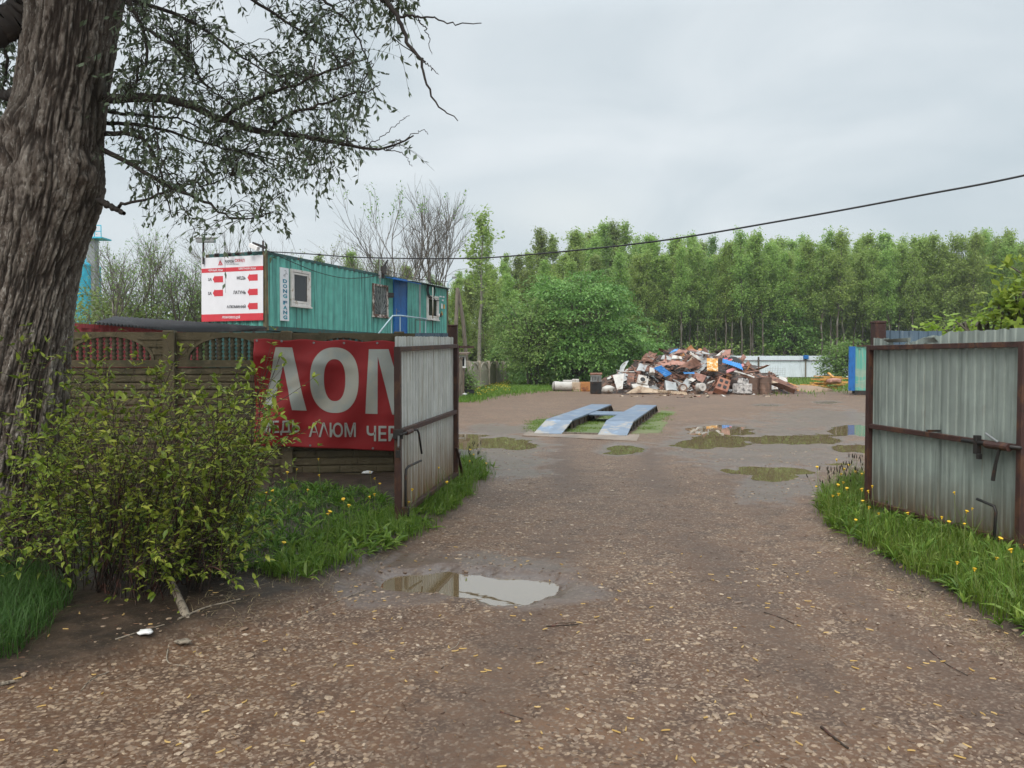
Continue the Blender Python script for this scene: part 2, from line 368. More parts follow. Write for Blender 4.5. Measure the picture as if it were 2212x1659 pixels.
def H(x, y, full=False):
    x = np.asarray(x, float); y = np.asarray(y, float)
    px, py = proj(x, y)
    front = y > 2
    base = .055 * (fbm(x, y, .35, 3, 3) - .42) + .03 * (fbm(x, y, 1.6, 3, 5) - .4)
    base = np.maximum(base, -.006)
    rut = (np.abs(((x - .18 * y) * 1.0) - 1.6) < .25) * 0.0
    pm = np.zeros_like(x); wm = np.zeros_like(x)
    wob = (fbm(x, y, 2.2, 3, 11) - .5) * 1.7 + (fbm(x, y, 9, 3, 12) - .5) * 1.0 + (fbm(x, y * .45, 3.6, 4, 13) - .5) * 2.0 * np.clip(y / 14, .35, .8) - .12 * (y > 12)
    for es in PUD.values():
        s = ell(px, py, es) + wob * .75
        pm = np.maximum(pm, sstep(-.95, .5, s) * front)
        wm = np.maximum(wm, sstep(-1.6, .05, s) * front)
    for e in WET:
        wm = np.maximum(wm, .75 * sstep(-.2, .7, ell(px, py, [e]) + wob * .8) * front)
    near = np.clip(1.5 - y / 12, .0, 1)
    fine = .016 * (fbm(x, y, 7, 3, 23) - .5) + .008 * (fbm(x, y, 30, 2, 31) - .5) * near
    jx, jy = 50 * (fbm(x, y, 1.3, 3, 45) - .5), 26 * (fbm(x, y, 1.7, 3, 46) - .5); so = np.zeros_like(x)
    for ox_, oy_ in ((0, 0), (26, 6), (-26, -6), (8, 13), (-8, -13), (16, -7), (-16, 8), (34, -2)): so = so + (inpoly(px + jx + ox_, py + jy + oy_, SOIL) | inpoly(px + jx + ox_, py + jy + oy_, SOIL2)) / 8.0
    so = so * front
    mound = so * (.05 * fbm(x, y, 1.1, 3, 41) + .05 * sstep(0, 1.0, np.where(x < 0, -.5 - x, 0)))
    # tyre tracks pressed into the mud on the right
    tr = np.zeros_like(x)
    for off in (0, .16):
        d = x - (2.05 + off + (y - 9) * .16)
        tr = np.maximum(tr, np.exp(-(d / .05) ** 2) * sstep(8.4, 9.2, y) * sstep(13.5, 11.5, y))
        d2 = x - (2.42 + off * .6 - (y - 4.6) * .55)
        tr = np.maximum(tr, np.exp(-(d2 / .03) ** 2) * sstep(4.0, 4.3, y) * sstep(5.4, 5.0, y))
    h = base * (1 - pm) - .034 * pm + fine * (1 - .3 * pm) * (1 - .5 * wm) + mound * (1 - pm) - tr * .022
    h = np.where(y > 35, h * np.clip(1 - (y - 35) / 20, 0, 1) , h)
    if full: return h, wm, so, px, py, pm
    return h
WATER_Z = -.0165
def lane(x, y):
    """compacted wheel tracks leading in through the gate, 0..1"""
    c = .35 + .135 * np.maximum(y - 2, 0) - .0022 * np.maximum(y - 10, 0) ** 2; r = np.zeros_like(x)
    for o in (-.85, .75, 1.75): r = np.maximum(r, np.exp(-((x - c - o - .25 * np.sin(y * .35 + o)) / .27) ** 2))
    return r * sstep(.25, .55, fbm(x, y * .4, .9, 3, 71)) * sstep(1.5, 3, y) * sstep(34, 18, y)
def hz(x, y): return float(H(np.array([x]), np.array([y]))[0])

YGRASS = [  # green ground in the yard
    [(960, 868), (1010, 866), (1090, 848), (1150, 843), (1200, 838), (1330, 836), (1330, 808), (1000, 800), (800, 812), (800, 868)],
    [(1690, 851), (1780, 846), (1850, 845), (1990, 842), (1990, 812), (1560, 812), (1560, 838)],
    [(1143, 926), (1150, 909), (1185, 903), (1215, 900), (1190, 935), (1150, 934)],
    [(1232, 925), (1250, 902), (1300, 893), (1345, 893), (1310, 925), (1300, 937), (1222, 935)],
    [(1363, 938), (1380, 920), (1412, 900), (1428, 885), (1458, 888), (1455, 895), (1425, 905), (1440, 915), (1420, 935)],
]
ys = [2.2e3, 900, 500, 330, 250, 200, 170]
pyv = np.concatenate([np.arange(803, 1060, .95), np.arange(1060, 1790, 1.35)])
ys = np.concatenate([ys, 2824.0 / (pyv - 780.0) * 1.0, np.linspace(2.72, 1.2, 40), [.6, 0, -1.5, -4, -9, -20, -60]])[::-1]
u = np.linspace(-1, 1, 760); u = u * .72 + .28 * u ** 3
hw = .95 * np.maximum(ys, 1.5) + 6; hw[ys < 0] = 40; 
X = hw[:, None] * u[None, :]; Yg = np.repeat(ys[:, None], len(u), 1)
h, wm, so, px, py, pm = H(X.ravel(), Yg.ravel(), True)
yv = Yg.ravel()
gr = np.zeros_like(h)
for p_ in YGRASS: gr = np.maximum(gr, inpoly(px + 14 * (fbm(X.ravel(), yv, .9, 2, 51) - .5), py + 5 * (fbm(X.ravel(), yv, .8, 2, 52) - .5), p_))
gr = np.where(yv > 56, 1, gr); gr = np.where((np.abs(X.ravel()) > 30 + yv * .1) & (yv > 0), 1, gr)
nr, nc = X.shape
idx = np.arange(nr * nc).reshape(nr, nc)
F = np.stack([idx[:-1, :-1], idx[:-1, 1:], idx[1:, 1:], idx[1:, :-1]], -1).reshape(-1, 4)
m, t, b = newmat('wet_gravel_track')
co = N(t, 'ShaderNodeTexCoord').outputs['Object']
A = lambda k: N(t, 'ShaderNodeAttribute', attribute_name=k).outputs['Fac']
n_big = noise_fac(t, co, .45, lo=.3, hi=.7)
mud = mixc(t, n_big, (.086, .043, .022), (.145, .080, .044))
mud = mixc(t, noise_fac(t, co, 3.5, lo=.42, hi=.68), mud, (.060, .034, .021))
v2 = N(t, 'ShaderNodeTexVoronoi', {'Vector': co, 'Scale': 75.0}, voronoi_dimensions='2D'); s2 = N(t, 'ShaderNodeSeparateColor', {0: v2.outputs['Color']})
mud = mixc(t, N(t, 'ShaderNodeMath', {0: s2.outputs[0], 1: .72}, operation='GREATER_THAN').outputs[0], mud, mixc(t, s2.outputs[1], (.07, .045, .03), (.27, .20, .145)))
mud = mixc(t, noise_fac(t, co, 55, lo=.45, hi=.7, detail=3), mud, (.14, .09, .06))
# pale stone chips bedded in the mud
vo = N(t, 'ShaderNodeTexVoronoi', {'Vector': co, 'Scale': 33.0, 'Randomness': 1.0}, voronoi_dimensions='2D')
sel = N(t, 'ShaderNodeSeparateColor', {0: vo.outputs['Color']})
den = noise_fac(t, co, .9, lo=.3, hi=.75)
thr = N(t, 'ShaderNodeMapRange', {'Value': den, 'To Min': .44, 'To Max': .20}).outputs[0]
dsub = N(t, 'ShaderNodeMath', {0: vo.outputs['Distance'], 1: noise_fac(t, co, 60, lo=0, hi=1)}, operation='MULTIPLY').outputs[0]
chip = N(t, 'ShaderNodeMath', {0: sel.outputs[0], 1: N(t, 'ShaderNodeMath', {0: 1.0, 1: N(t, 'ShaderNodeMath', {0: .5, 1: thr}, operation='SUBTRACT').outputs[0]}, operation='SUBTRACT').outputs[0]}, operation='GREATER_THAN').outputs[0]
cshape = N(t, 'ShaderNodeMapRange', {'Value': dsub, 'From Min': .24, 'From Max': .16}).outputs[0]
chipf = N(t, 'ShaderNodeMath', {0: chip, 1: cshape}, operation='MULTIPLY').outputs[0]
chipc = mixc(t, sel.outputs[1], (.18, .12, .075), (.33, .245, .17))
sosub = N(t, 'ShaderNodeMath', {0: 1.0, 1: N(t, 'ShaderNodeMath', {0: A('soil'), 1: A('lane')}, operation='MAXIMUM').outputs[0]}, operation='SUBTRACT').outputs[0]
chipf2 = N(t, 'ShaderNodeMath', {0: chipf, 1: sosub}, operation='MULTIPLY').outputs[0]
cg = mixc(t, chipf2, mud, chipc)
wetc = mixc(t, N(t, 'ShaderNodeMath', {0: N(t, 'ShaderNodeMath', {0: A('wet'), 1: N(t, 'ShaderNodeMath', {0: A('lane'), 1: .6}, operation='MULTIPLY').outputs[0]}, operation='MAXIMUM').outputs[0], 1: .75}, operation='MULTIPLY').outputs[0], cg, (.078, .052, .038))
soilc = mixc(t, noise_fac(t, co, 60, lo=.56, hi=.7, detail=4), mixc(t, noise_fac(t, co, 5, lo=.35, hi=.7), (.022, .015, .010), (.058, .038, .025)), (.11, .078, .05))
c = mixc(t, A('soil'), wetc, soilc)
grs = mixc(t, noise_fac(t, co, .8, lo=.3, hi=.7), (.075, .115, .025), (.13, .14, .05))
c = mixc(t, A('green'), c, grs)
t.links.new(c, b.inputs['Base Color'])
ro = N(t, 'ShaderNodeMapRange', {'Value': A('wet'), 'To Min': .62, 'To Max': .27}).outputs[0]
t.links.new(ro, b.inputs['Roughness']); t.links.new(N(t, 'ShaderNodeMapRange', {'Value': N(t, 'ShaderNodeMath', {0: A('wet'), 1: A('green')}, operation='SUBTRACT').outputs[0], 'To Min': .35, 'To Max': .8}).outputs[0], b.inputs['Specular IOR Level'])
nb = N(t, 'ShaderNodeTexNoise', {'Vector': co, 'Scale': 40.0, 'Detail': 6, 'Roughness': .7})
hgt = N(t, 'ShaderNodeMath', {0: nb.outputs['Fac'], 1: chipf2}, operation='ADD').outputs[0]
bp = N(t, 'ShaderNodeBump', {'Height': hgt, 'Strength': N(t, 'ShaderNodeMapRange', {'Value': A('wet'), 'To Min': .4, 'To Max': .1}).outputs[0], 'Distance': .015}); t.links.new(bp.outputs[0], b.inputs['Normal'])
gm = mesh_np('ground', np.stack([X.ravel(), yv, h], -1), F, m, smooth=True,
             attrs={'wet': ('POINT', wm), 'soil': ('POINT', so * (1 - pm)), 'green': ('POINT', gr), 'lane': ('POINT', lane(X.ravel(), yv))})
finish(link('ground', gm), 'wet brown gravel and mud yard with worn tyre tracks', 'ground', kind='structure')

# ---- puddles: flat sheets of muddy water, the shore is where the ground rises out of them
m, t, b = newmat('muddy_water'); M['water'] = m
b.inputs['Base Color'].default_value = (.15, .11, .06, 1); b.inputs['Roughness'].default_value = .012; b.inputs['IOR'].default_value = 3.6
b.inputs['Specular IOR Level'].default_value = .62
co = N(t, 'ShaderNodeTexCoord').outputs['Object']
nb = N(t, 'ShaderNodeTexNoise', {'Vector': co, 'Scale': 5.0, 'Detail': 2}); bp = N(t, 'ShaderNodeBump', {'Height': nb.outputs['Fac'], 'Strength': .012, 'Distance': .02}); t.links.new(bp.outputs[0], b.inputs['Normal'])
LAB = {'near': 'still puddle in the foreground reflecting the open gate leaf and pale sky', 'left': 'long brown puddle beside the open left gate leaf', 'round': 'small round brown puddle in front of the blue weighbridge',
       'wide': 'longest puddle in the yard, brown and ragged, right of the weighbridge', 'far': 'puddle in the yard reflecting the heap, behind the longest puddle', 'right': 'puddle reflecting the teal container, half hidden behind the right gate leaf',
       'right_low': 'ragged puddle close behind the right gate leaf, nearer than the longest puddle', 'rut': 'shallow greenish puddle in the wheel ruts near the right grass verge', 'corner': 'small sliver of puddle just left of the right gate leaf', 'back': 'thin dark puddle far back on the gravel near the container'}
WZ0 = WATER_Z
for kq, (k, es) in enumerate(PUD.items()):
    pts = []; WATER_Z = WZ0 + .0012 * (kq - 5)
    cx = np.mean([e[0] for e in es]); cy = np.mean([e[1] for e in es])
    for a in np.linspace(0, 2 * math.pi, 48, endpoint=False):
        r = 1.0
        while ell(np.array(cx + math.cos(a) * r), np.array(cy + math.sin(a) * r * .25), es) > -1.1: r += 1.5
        pts.append(G(cx + math.cos(a) * r, cy + math.sin(a) * r * .25, WATER_Z))
    finish(put('puddle', [tuple(q) for q in pts], [tuple(range(48))], M['water'], loc=tuple(G(cx, cy, WATER_Z))), LAB[k], 'puddle', 'puddles on the wet gravel', 'structure')

# ---- loose stones
ICO = [(0, 0, -1), (.724, -.526, -.447), (-.276, -.851, -.447), (-.894, 0, -.447), (-.276, .851, -.447), (.724, .526, -.447), (.276, -.851, .447), (-.724, -.526, .447), (-.724, .526, .447), (.276, .851, .447), (.894, 0, .447), (0, 0, 1)]
ICF = [(0, 1, 2), (1, 0, 5), (0, 2, 3), (0, 3, 4), (0, 4, 5), (1, 5, 10), (2, 1, 6), (3, 2, 7), (4, 3, 8), (5, 4, 9), (1, 10, 6), (2, 6, 7), (3, 7, 8), (4, 8, 9), (5, 9, 10), (6, 10, 11), (7, 6, 11), (8, 7, 11), (9, 8, 11), (10, 9, 11)]
def scatter_region(n, y0, y1, wide=.78, pw=1.0):
    y = y0 + (y1 - y0) * rng.random(n) ** pw; x = (rng.random(n) * 2 - 1) * (wide * y + .6); return x, y
x1, y1 = scatter_region(44000, 2.7, 15, pw=1.35)
d = fbm(x1, y1, .6, 3, 61) * 1.25 + fbm(x1, y1, 2.6, 2, 62) * .5 - .28
px1, py1 = proj(x1, y1)
keep = (d > .50 + .50 * rng.random(len(x1))) 
ins = inpoly(px1, py1, SOIL) | inpoly(px1, py1, SOIL2)
keep &= rng.random(len(x1)) > .8 * lane(x1, y1)
keep &= ~(ins & (rng.random(len(x1)) > .22))
x1 = x1[keep]; y1 = y1[keep]; n = len(x1)
hh, wmk, _, px1, py1, pmk = H(x1, y1, True)
k2 = (pmk < .55) | (rng.random(n) < .06); x1 = x1[k2]; y1 = y1[k2]; hh = hh[k2]; n = len(x1)
sz = .0036 + .016 * rng.random(n) ** 3.6 + .003 * rng.random(n); sz *= np.where(y1 > 8, 1.25, 1.1)
big = rng.random(n) < .006; sz[big] *= 1.7
ico = np.array(ICO); vs = ico[None] * (1 + .42 * (rng.random((n, 12, 1)) - .5))
vs = vs * (np.stack([.9 + .6 * rng.random(n), .75 + .35 * rng.random(n), .22 + .24 * rng.random(n)], -1) * sz[:, None])[:, None, :]
an = rng.random(n) * 6.283; ca, sa = np.cos(an), np.sin(an); ti = (rng.random(n) - .5) * .5
vx = vs[:, :, 0] * ca[:, None] - vs[:, :, 1] * sa[:, None]; vy = vs[:, :, 0] * sa[:, None] + vs[:, :, 1] * ca[:, None]; vz = vs[:, :, 2] + vx * ti[:, None]
vv = np.stack([vx + x1[:, None], vy + y1[:, None], vz + (hh + sz * .02)[:, None]], -1).reshape(-1, 3)
ff = (np.array(ICF)[None] + (np.arange(n) * 12)[:, None, None]).reshape(-1, 3)
m, t, b = newmat('stone_chips')
r = N(t, 'ShaderNodeValToRGB', {0: N(t, 'ShaderNodeAttribute', attribute_name='rnd').outputs['Fac']}); e = r.color_ramp.elements
e[0].color = (.11, .066, .042, 1); e[1].color = (.42, .34, .26, 1)
for p_, c_ in ((.22, (.17, .12, .085, 1)), (.5, (.21, .145, .098, 1)), (.72, (.30, .225, .155, 1)), (.85, (.33, .24, .155, 1))): q = e.new(p_); q.color = c_
co = N(t, 'ShaderNodeTexCoord').outputs['Object']
t.links.new(mixc(t, noise_fac(t, co, 50, lo=.45, hi=.7), r.outputs[0], (.19, .14, .105)), b.inputs['Base Color']); b.inputs['Roughness'].default_value = .48; b.inputs['Specular IOR Level'].default_value = .35
rn = np.repeat(rng.random(n), 20)
finish(link('gravel', mesh_np('gravel', vv, ff, m, attrs={'rnd': ('FACE', rn)})), 'pale and brown stone chips loose on the track', 'gravel', kind='stuff')

# ---- yellow willow catkins and brown leaf scraps fallen on the track
def curl_strips(n, reg, ln, wd, mt, name, label, cat, zup):
    x, y = scatter_region(n, *reg); hz_ = H(x, y); a0 = rng.random(n) * 6.283; cv = (rng.random(n) - .5) * 3.2
    k = 6; vs = np.zeros((n, k, 4, 3)); px_ = x.copy(); py_ = y.copy(); Ls = ln * (.6 + .8 * rng.random(n)); ang = a0.copy()
    for i in range(k):
        wv = wd * (.25 + .75 * math.sin(math.pi * (i + .6) / (k + .2)))
        nx, ny = -np.sin(ang) * wv, np.cos(ang) * wv
        for j, (q, z) in enumerate(((-1, 0), (-.5, 1), (.5, 1), (1, 0))):
            vs[:, i, j, 0] = px_ + nx * q; vs[:, i, j, 1] = py_ + ny * q; vs[:, i, j, 2] = hz_ + .001 + zup * (.35 + z)
        px_ = px_ + np.cos(ang) * Ls / k; py_ = py_ + np.sin(ang) * Ls / k; ang = ang + cv / k
    base = (np.arange(n) * k * 4)[:, None, None]
    f = np.array([(i * 4 + j, i * 4 + j + 1, i * 4 + j + 5, i * 4 + j + 4) for i in range(k - 1) for j in range(3)])
    ff = (f[None] + base).reshape(-1, 4)
    finish(link(name, mesh_np(name, vs.reshape(-1, 3), ff, mt, smooth=True, attrs={'rnd': ('FACE', np.repeat(rng.random(n), len(f)))})), label, cat, kind='stuff')
M['catkin'] = leafmat('yellow_catkin', (.40, .27, .07), (.52, .38, .15), trans=.05)
M['deadleaf'] = leafmat('brown_leaf_scraps', (.05, .026, .015), (.14, .075, .04), (.22, .15, .08), trans=.05)
curl_strips(330, (2.8, 7.0, .74, 1.2), .042, .0042, M['catkin'], 'fallen_catkins', 'curled yellow catkins fallen on the track', 'catkins', .005)
curl_strips(3200, (2.8, 12.0, .76, 1.2), .035, .0022, M['deadleaf'], 'leaf_litter', 'brown scraps of leaf and bark on the track', 'litter', .003)

# ================================================================== LEAVES, TUBES
def unit(a): return a / np.maximum(np.linalg.norm(a, axis=-1, keepdims=True), 1e-9)
def leaf_mesh(p, d, size, ratio=.45, up=None, fold=.25, jit=.5, simple=False):
    """leaf blades: base points p, directions d; returns verts, faces, number of faces per leaf"""
    n = len(p); d = unit(d)
    upv = np.array([0, 0, 1.0])[None] + rng.normal(0, jit, (n, 3)) if up is None else up
    s = unit(np.cross(d, upv)); nn = np.cross(s, d)
    size = np.broadcast_to(size, (n,))[:, None]; wd = size * ratio * .5
    if simple:
        v = np.stack([p, p + d * size * .45 + s * wd, p + d * size, p + d * size * .45 - s * wd], 1)
        return v.reshape(-1, 3), (np.array([[0, 1, 2, 3]])[None] + (np.arange(n) * 4)[:, None, None]).reshape(-1, 4), 1
    dr = nn * size * fold
    v = np.stack([p, p + d * size * .35 - dr * .3, p + d * size * .7 - dr * .55, p + d * size - dr * 1.3,
                  p + d * size * .33 + s * wd, p + d * size * .68 + s * wd * .72 - dr * .35,
                  p + d * size * .33 - s * wd, p + d * size * .68 - s * wd * .72 - dr * .35], 1)
    f = np.array([[0, 1, 4, 4], [1, 2, 5, 4], [2, 3, 5, 5], [0, 6, 1, 1], [1, 6, 7, 2], [2, 7, 3, 3]])
    T = [f[i][:3] for i in (0, 2, 3, 5)]; Q = [f[1], f[4]]
    o = (np.arange(n) * 8)[:, None, None]
    return v.reshape(-1, 3), [(np.array(T)[None] + o).reshape(-1, 3), (np.array(Q)[None] + o).reshape(-1, 4)], None
def put_leaves(name, p, d, size, mt, parent=None, loc=(0, 0, 0), rn=None, local=False, **k):
    v, f, _ = leaf_mesh(p, d, size, **k); n = len(p)
    rn = rng.random(n) if rn is None else rn
    at = np.repeat(rn, 1) if isinstance(f, np.ndarray) else np.concatenate([np.repeat(rn, 4), np.repeat(rn, 2)])
    if local: return link(name, mesh_np(name, v, f, mt, smooth=False, attrs={'rnd': ('FACE', at)}), parent)
    return put(name, v, f, mt, parent, loc, attrs={'rnd': ('FACE', at)})
def tubes(Pn, R, n=4):
    """many polylines of equal length: Pn (N,k,3), R (N,k)"""
    Pn = np.asarray(Pn, float); R = np.asarray(R, float); Nn, k, _ = Pn.shape
    T = np.gradient(Pn, axis=1); T = unit(T)
    ref = np.where(np.abs(T[:, :1, 2:3]) > .9, np.array([1.0, 0, 0]), np.array([0, 0, 1.0])); ref = np.broadcast_to(ref, T.shape)
    u_ = unit(np.cross(T, ref)); w_ = np.cross(T, u_)
    a = 2 * np.pi * np.arange(n) / n
    v = Pn[:, :, None] + (u_[:, :, None] * np.cos(a)[None, None, :, None] + w_[:, :, None] * np.sin(a)[None, None, :, None]) * R[:, :, None, None]
    i = np.arange(k - 1)[:, None] * n; j = np.arange(n)[None]
    f = np.stack([i + j, i + (j + 1) % n, i + n + (j + 1) % n, i + n + j], -1).reshape(-1, 4)
    return v.reshape(-1, 3), (f[None] + (np.arange(Nn) * k * n)[:, None, None]).reshape(-1, 4)
class TB:
    def __init__(s): s.v = []; s.f = []; s.n = 0
    def add(s, Pn, R, n=4):
        Pn = np.asarray(Pn, float)
        if Pn.ndim == 2: Pn = Pn[None]; R = np.asarray(R, float)[None]
        if len(Pn) == 0: return
        v, f = tubes(Pn, R, n); s.v.append(v); s.f.append(f + s.n); s.n += len(v)
    def build(s, name, mt, parent=None, loc=(0, 0, 0), local=False):
        v = np.concatenate(s.v); f = np.concatenate(s.f)
        if local: return link(name, mesh_np(name, v, f, mt, smooth=True), parent)
        return put(name, v, f, mt, parent, loc, smooth=True)
def smooth_poly(pts, n):
    """Catmull-Rom through pts, n samples"""
    p = np.asarray([tuple(q) for q in pts], float); k = len(p)
    if k < 3: return p[0] + (p[-1] - p[0]) * np.linspace(0, 1, n)[:, None]
    e = np.vstack([2 * p[0] - p[1], p, 2 * p[-1] - p[-2]]); tt = np.linspace(0, k - 1 - 1e-6, n); i = tt.astype(int); f = (tt - i)[:, None]
    a, b_, c_, d_ = e[i], e[i + 1], e[i + 2], e[i + 3]
    return .5 * ((2 * b_) + (-a + c_) * f + (2 * a - 5 * b_ + 4 * c_ - d_) * f ** 2 + (-a + 3 * b_ - 3 * c_ + d_) * f ** 3)

# ================================================================== GRASS AND WEEDS
def in_px(polys, n, y0, y1, x0, x1):
    x = x0 + (x1 - x0) * rng.random(n); y = y0 + (y1 - y0) * rng.random(n); px_, py_ = proj(x, y); px_ = px_ + rng.normal(0, 9, n) + 40 * (fbm(x, y, 2.3, 2, 88) - .5); py_ = py_ + rng.normal(0, 4, n)
    k = np.zeros(n, bool)
    for p_ in polys: k |= inpoly(px_, py_, p_)
    return x[k], y[k]
def blades(name, x, y, hgt, wd, mt, label, lean=.5, z=None, cat='grass'):
    n = len(x); z = H(x, y) if z is None else z
    a = rng.random(n) * 6.283; hh_ = hgt * (.45 + .75 * rng.random(n)) ; b_ = lean * (.3 + rng.random(n)); k = 4
    dx, dy = np.cos(a), np.sin(a); vs = np.zeros((n, k * 2 - 1, 3))
    tw = a + 1.57 + (rng.random(n) - .5)
    for i in range(k):
        s = i / (k - 1); r = b_ * hh_ * s * s; zz = z - .01 + hh_ * s * (1 - .35 * b_ * s)
        w_ = wd * (1 - s ** 1.5) * .5
        cx_, cy_ = x + dx * r, y + dy * r
        if i < k - 1:
            vs[:, 2 * i] = np.stack([cx_ + np.cos(tw) * w_, cy_ + np.sin(tw) * w_, zz], -1); vs[:, 2 * i + 1] = np.stack([cx_ - np.cos(tw) * w_, cy_ - np.sin(tw) * w_, zz], -1)
        else: vs[:, 2 * i] = np.stack([cx_, cy_, zz], -1)
    o = (np.arange(n) * 7)[:, None, None]
    q = (np.array([[0, 1, 3, 2], [2, 3, 5, 4]])[None] + o).reshape(-1, 4); tr = (np.array([[4, 5, 6]])[None] + o).reshape(-1, 3)
    rn = np.clip(rng.random(n) * .6 + .4 * fbm(x, y, 1.5, 2, 77), 0, 1)
    return finish(link(name, mesh_np(name, vs.reshape(-1, 3), [q, tr], mt, attrs={'rnd': ('FACE', np.concatenate([np.repeat(rn, 2), rn]))})), label, cat, kind='stuff')
def rosettes(name, x, y, size, mt, label, per=7, cat='weeds'):
    n = len(x); z = H(x, y); k = per
    p = np.repeat(np.stack([x, y, z], -1), k, 0); p[:, 2] += .01
    a = rng.random(n * k) * 6.283; el = .35 + .9 * rng.random(n * k)
    d = np.stack([np.cos(a) * np.cos(el), np.sin(a) * np.cos(el), np.sin(el)], -1)
    s = np.repeat(size * (.6 + .8 * rng.random(n)), k) * (.6 + .6 * rng.random(n * k))
    v, f, _ = leaf_mesh(p, d, s, ratio=.21, fold=.35, jit=.2)
    rn = rng.random(n * k)
    return finish(link(name, mesh_np(name, v, f, mt, attrs={'rnd': ('FACE', np.concatenate([np.repeat(rn, 4), np.repeat(rn, 2)]))})), label, cat, kind='stuff')
M['grass'] = leafmat('verge_grass', (.065, .13, .014), (.12, .20, .025), (.24, .30, .07), trans=.35)
M['grass_dark'] = leafmat('shady_grass', (.03, .075, .014), (.05, .11, .02), (.09, .15, .035), trans=.3)
M['weed'] = leafmat('dandelion_leaf', (.075, .16, .02), (.13, .23, .03), (.22, .31, .06), trans=.3, rough=.35)
M['straw'] = leafmat('dry_straw', (.16, .12, .07), (.30, .24, .15), trans=.1)
LV = [(985, 1040), (1000, 1000), (1046, 1012), (1048, 1040), (965, 1112), (865, 1185), (775, 1238), (640, 1280), (560, 1270), (620, 1225), (700, 1165), (800, 1135), (862, 1118)]
LB = [(560, 1080), (640, 1060), (800, 1075), (862, 1120), (700, 1190), (560, 1270), (300, 1290), (150, 1240), (0, 1180), (300, 1100)]
LT = [(-80, 1230), (30, 1225), (95, 1260), (140, 1330), (120, 1385), (30, 1450), (-80, 1460)]
RV = [(1763, 1092), (1800, 1056), (1866, 1032), (1900, 1090), (2020, 1130), (2200, 1185), (2330, 1200), (2330, 1420), (2205, 1385), (2080, 1310), (1945, 1225), (1800, 1150)]
x, y = in_px([LV], 62000, 5, 13.5, -3.6, .2); k_ = fbm(x, y, 1.7, 2, 79) > .34; x = x[k_]; y = y[k_]; blades('grass', x, y, .18, .007, M['grass'], 'green grass of the verge below the left gate leaf'); k_ = rng.random(len(x)) < .10; blades('tall_grass', x[k_], y[k_], .40, .006, M['grass'], 'taller grass stems standing up in the left verge', .6)
x, y = in_px([LB], 15000, 5, 11, -5.5, -.8); blades('grass', x, y, .14, .008, M['grass_dark'], 'sparse shady grass under the shrubs by the fence', .7)
x, y = in_px([LT], 26000, 3.9, 7, -5.0, -2.0); blades('grass', x, y, .26, .005, M['grass_dark'], 'tall fine dark grass at the foot of the old tree', .9)
x, y = in_px([RV], 80000, 4, 12.5, 2.2, 6.5); k_ = fbm(x, y, 1.7, 2, 79) > .32; x = x[k_]; y = y[k_]; blades('grass', x, y, .18, .007, M['grass'], 'green grass of the verge below the right gate leaf'); k_ = rng.random(len(x)) < .08; blades('tall_grass', x[k_], y[k_], .36, .006, M['grass'], 'taller grass stems standing up in the right verge', .6)
x, y = in_px([LV, RV], 5600, 4, 13, -3.5, 6); rosettes('weed_leaves', x, y, .13, M['weed'], 'broad dandelion and weed leaves in the two verges')
x, y = in_px([LB], 1900, 5, 11, -5, -.8); rosettes('weed_leaves', x, y, .10, M['weed'], 'broad weed leaves under the shrubs by the fence')
x, y = in_px([LB, [(380, 1330), (600, 1270), (760, 1240), (860, 1180), (840, 1220), (700, 1300), (450, 1390)]], 9000, 4.5, 11, -5, -.5); blades('straw_litter', x, y, .10, .004, M['straw'], 'dry straw and dead stalks on the dark soil', 2.6, cat='straw')
x, y = in_px([[(1760, 1120), (1945, 1245), (2230, 1410), (2260, 1470), (2080, 1390), (1900, 1280), (1780, 1180)]], 26000, 3.6, 12, 2, 5.5); blades('straw_litter', x, y, .07, .004, M['straw'], 'dry stalks and dead grass along the edge of the right verge', 2.6, cat='straw')
x, y = in_px(YGRASS[:2], 130000, 15, 75, -26, 40); k_ = rng.random(len(x)) < np.clip(26 / y, 0, 1)
blades('grass', x[k_], y[k_], .16 + .10 * (y[k_] > 30), .012 + .0008 * y[k_], M['grass'], 'short grass round the weighbridge and along the edges of the yard', .5)
x, y = in_px(YGRASS[:1], 150000, 31, 62, -5, 4.5); blades('grass', x, y, .20, .03, M['grass'], 'bright grass strip along the pale concrete fence', .5)
x, y = in_px(YGRASS[2:], 110000, 17, 30, 0, 7.5); k_ = fbm(x, y, 1.5, 2, 80) > .40; x = x[k_]; y = y[k_]; blades('grass', x, y, .05, .012, M['grass'], 'short grass tufts growing round the blue weighbridge', .6)
# dandelions, each one a flower on its stalk
def dandelion(h, s, name):
    mb = MB(); mb.tube([(0, 0, -.01), (.012, .006, h * .5), (.02, .0, h)], [.0028, .0025, .0022], 5)
    mb.mi = 1; mb.lathe([(.0, -.012), (.006 * s, -.010), (.008 * s, 0), (.016 * s, .006), (.021 * s, .011), (.012 * s, .015), (.002, .016)], (.02, 0, h), (.25, -.25, 1), 9)
    return mb
M['stalk'] = mat('dandelion_stalk', (.16, .20, .06), .5); M['petal'] = mat('dandelion_yellow', (.70, .44, .02), .6)
def dand_mesh(h, s):
    mb = dandelion(h, s, ''); me = bpy.data.meshes.new('dandelion'); me.from_pydata(np.concatenate(mb.v).tolist(), [], mb.f)
    me.materials.append(M['stalk']); me.materials.append(M['petal']); me.polygons.foreach_set('material_index', mb.m); me.update(); return me
DM = [dand_mesh(h_, s_) for h_, s_ in ((.24, .85), (.32, .9), (.19, .75), (.36, .6))]
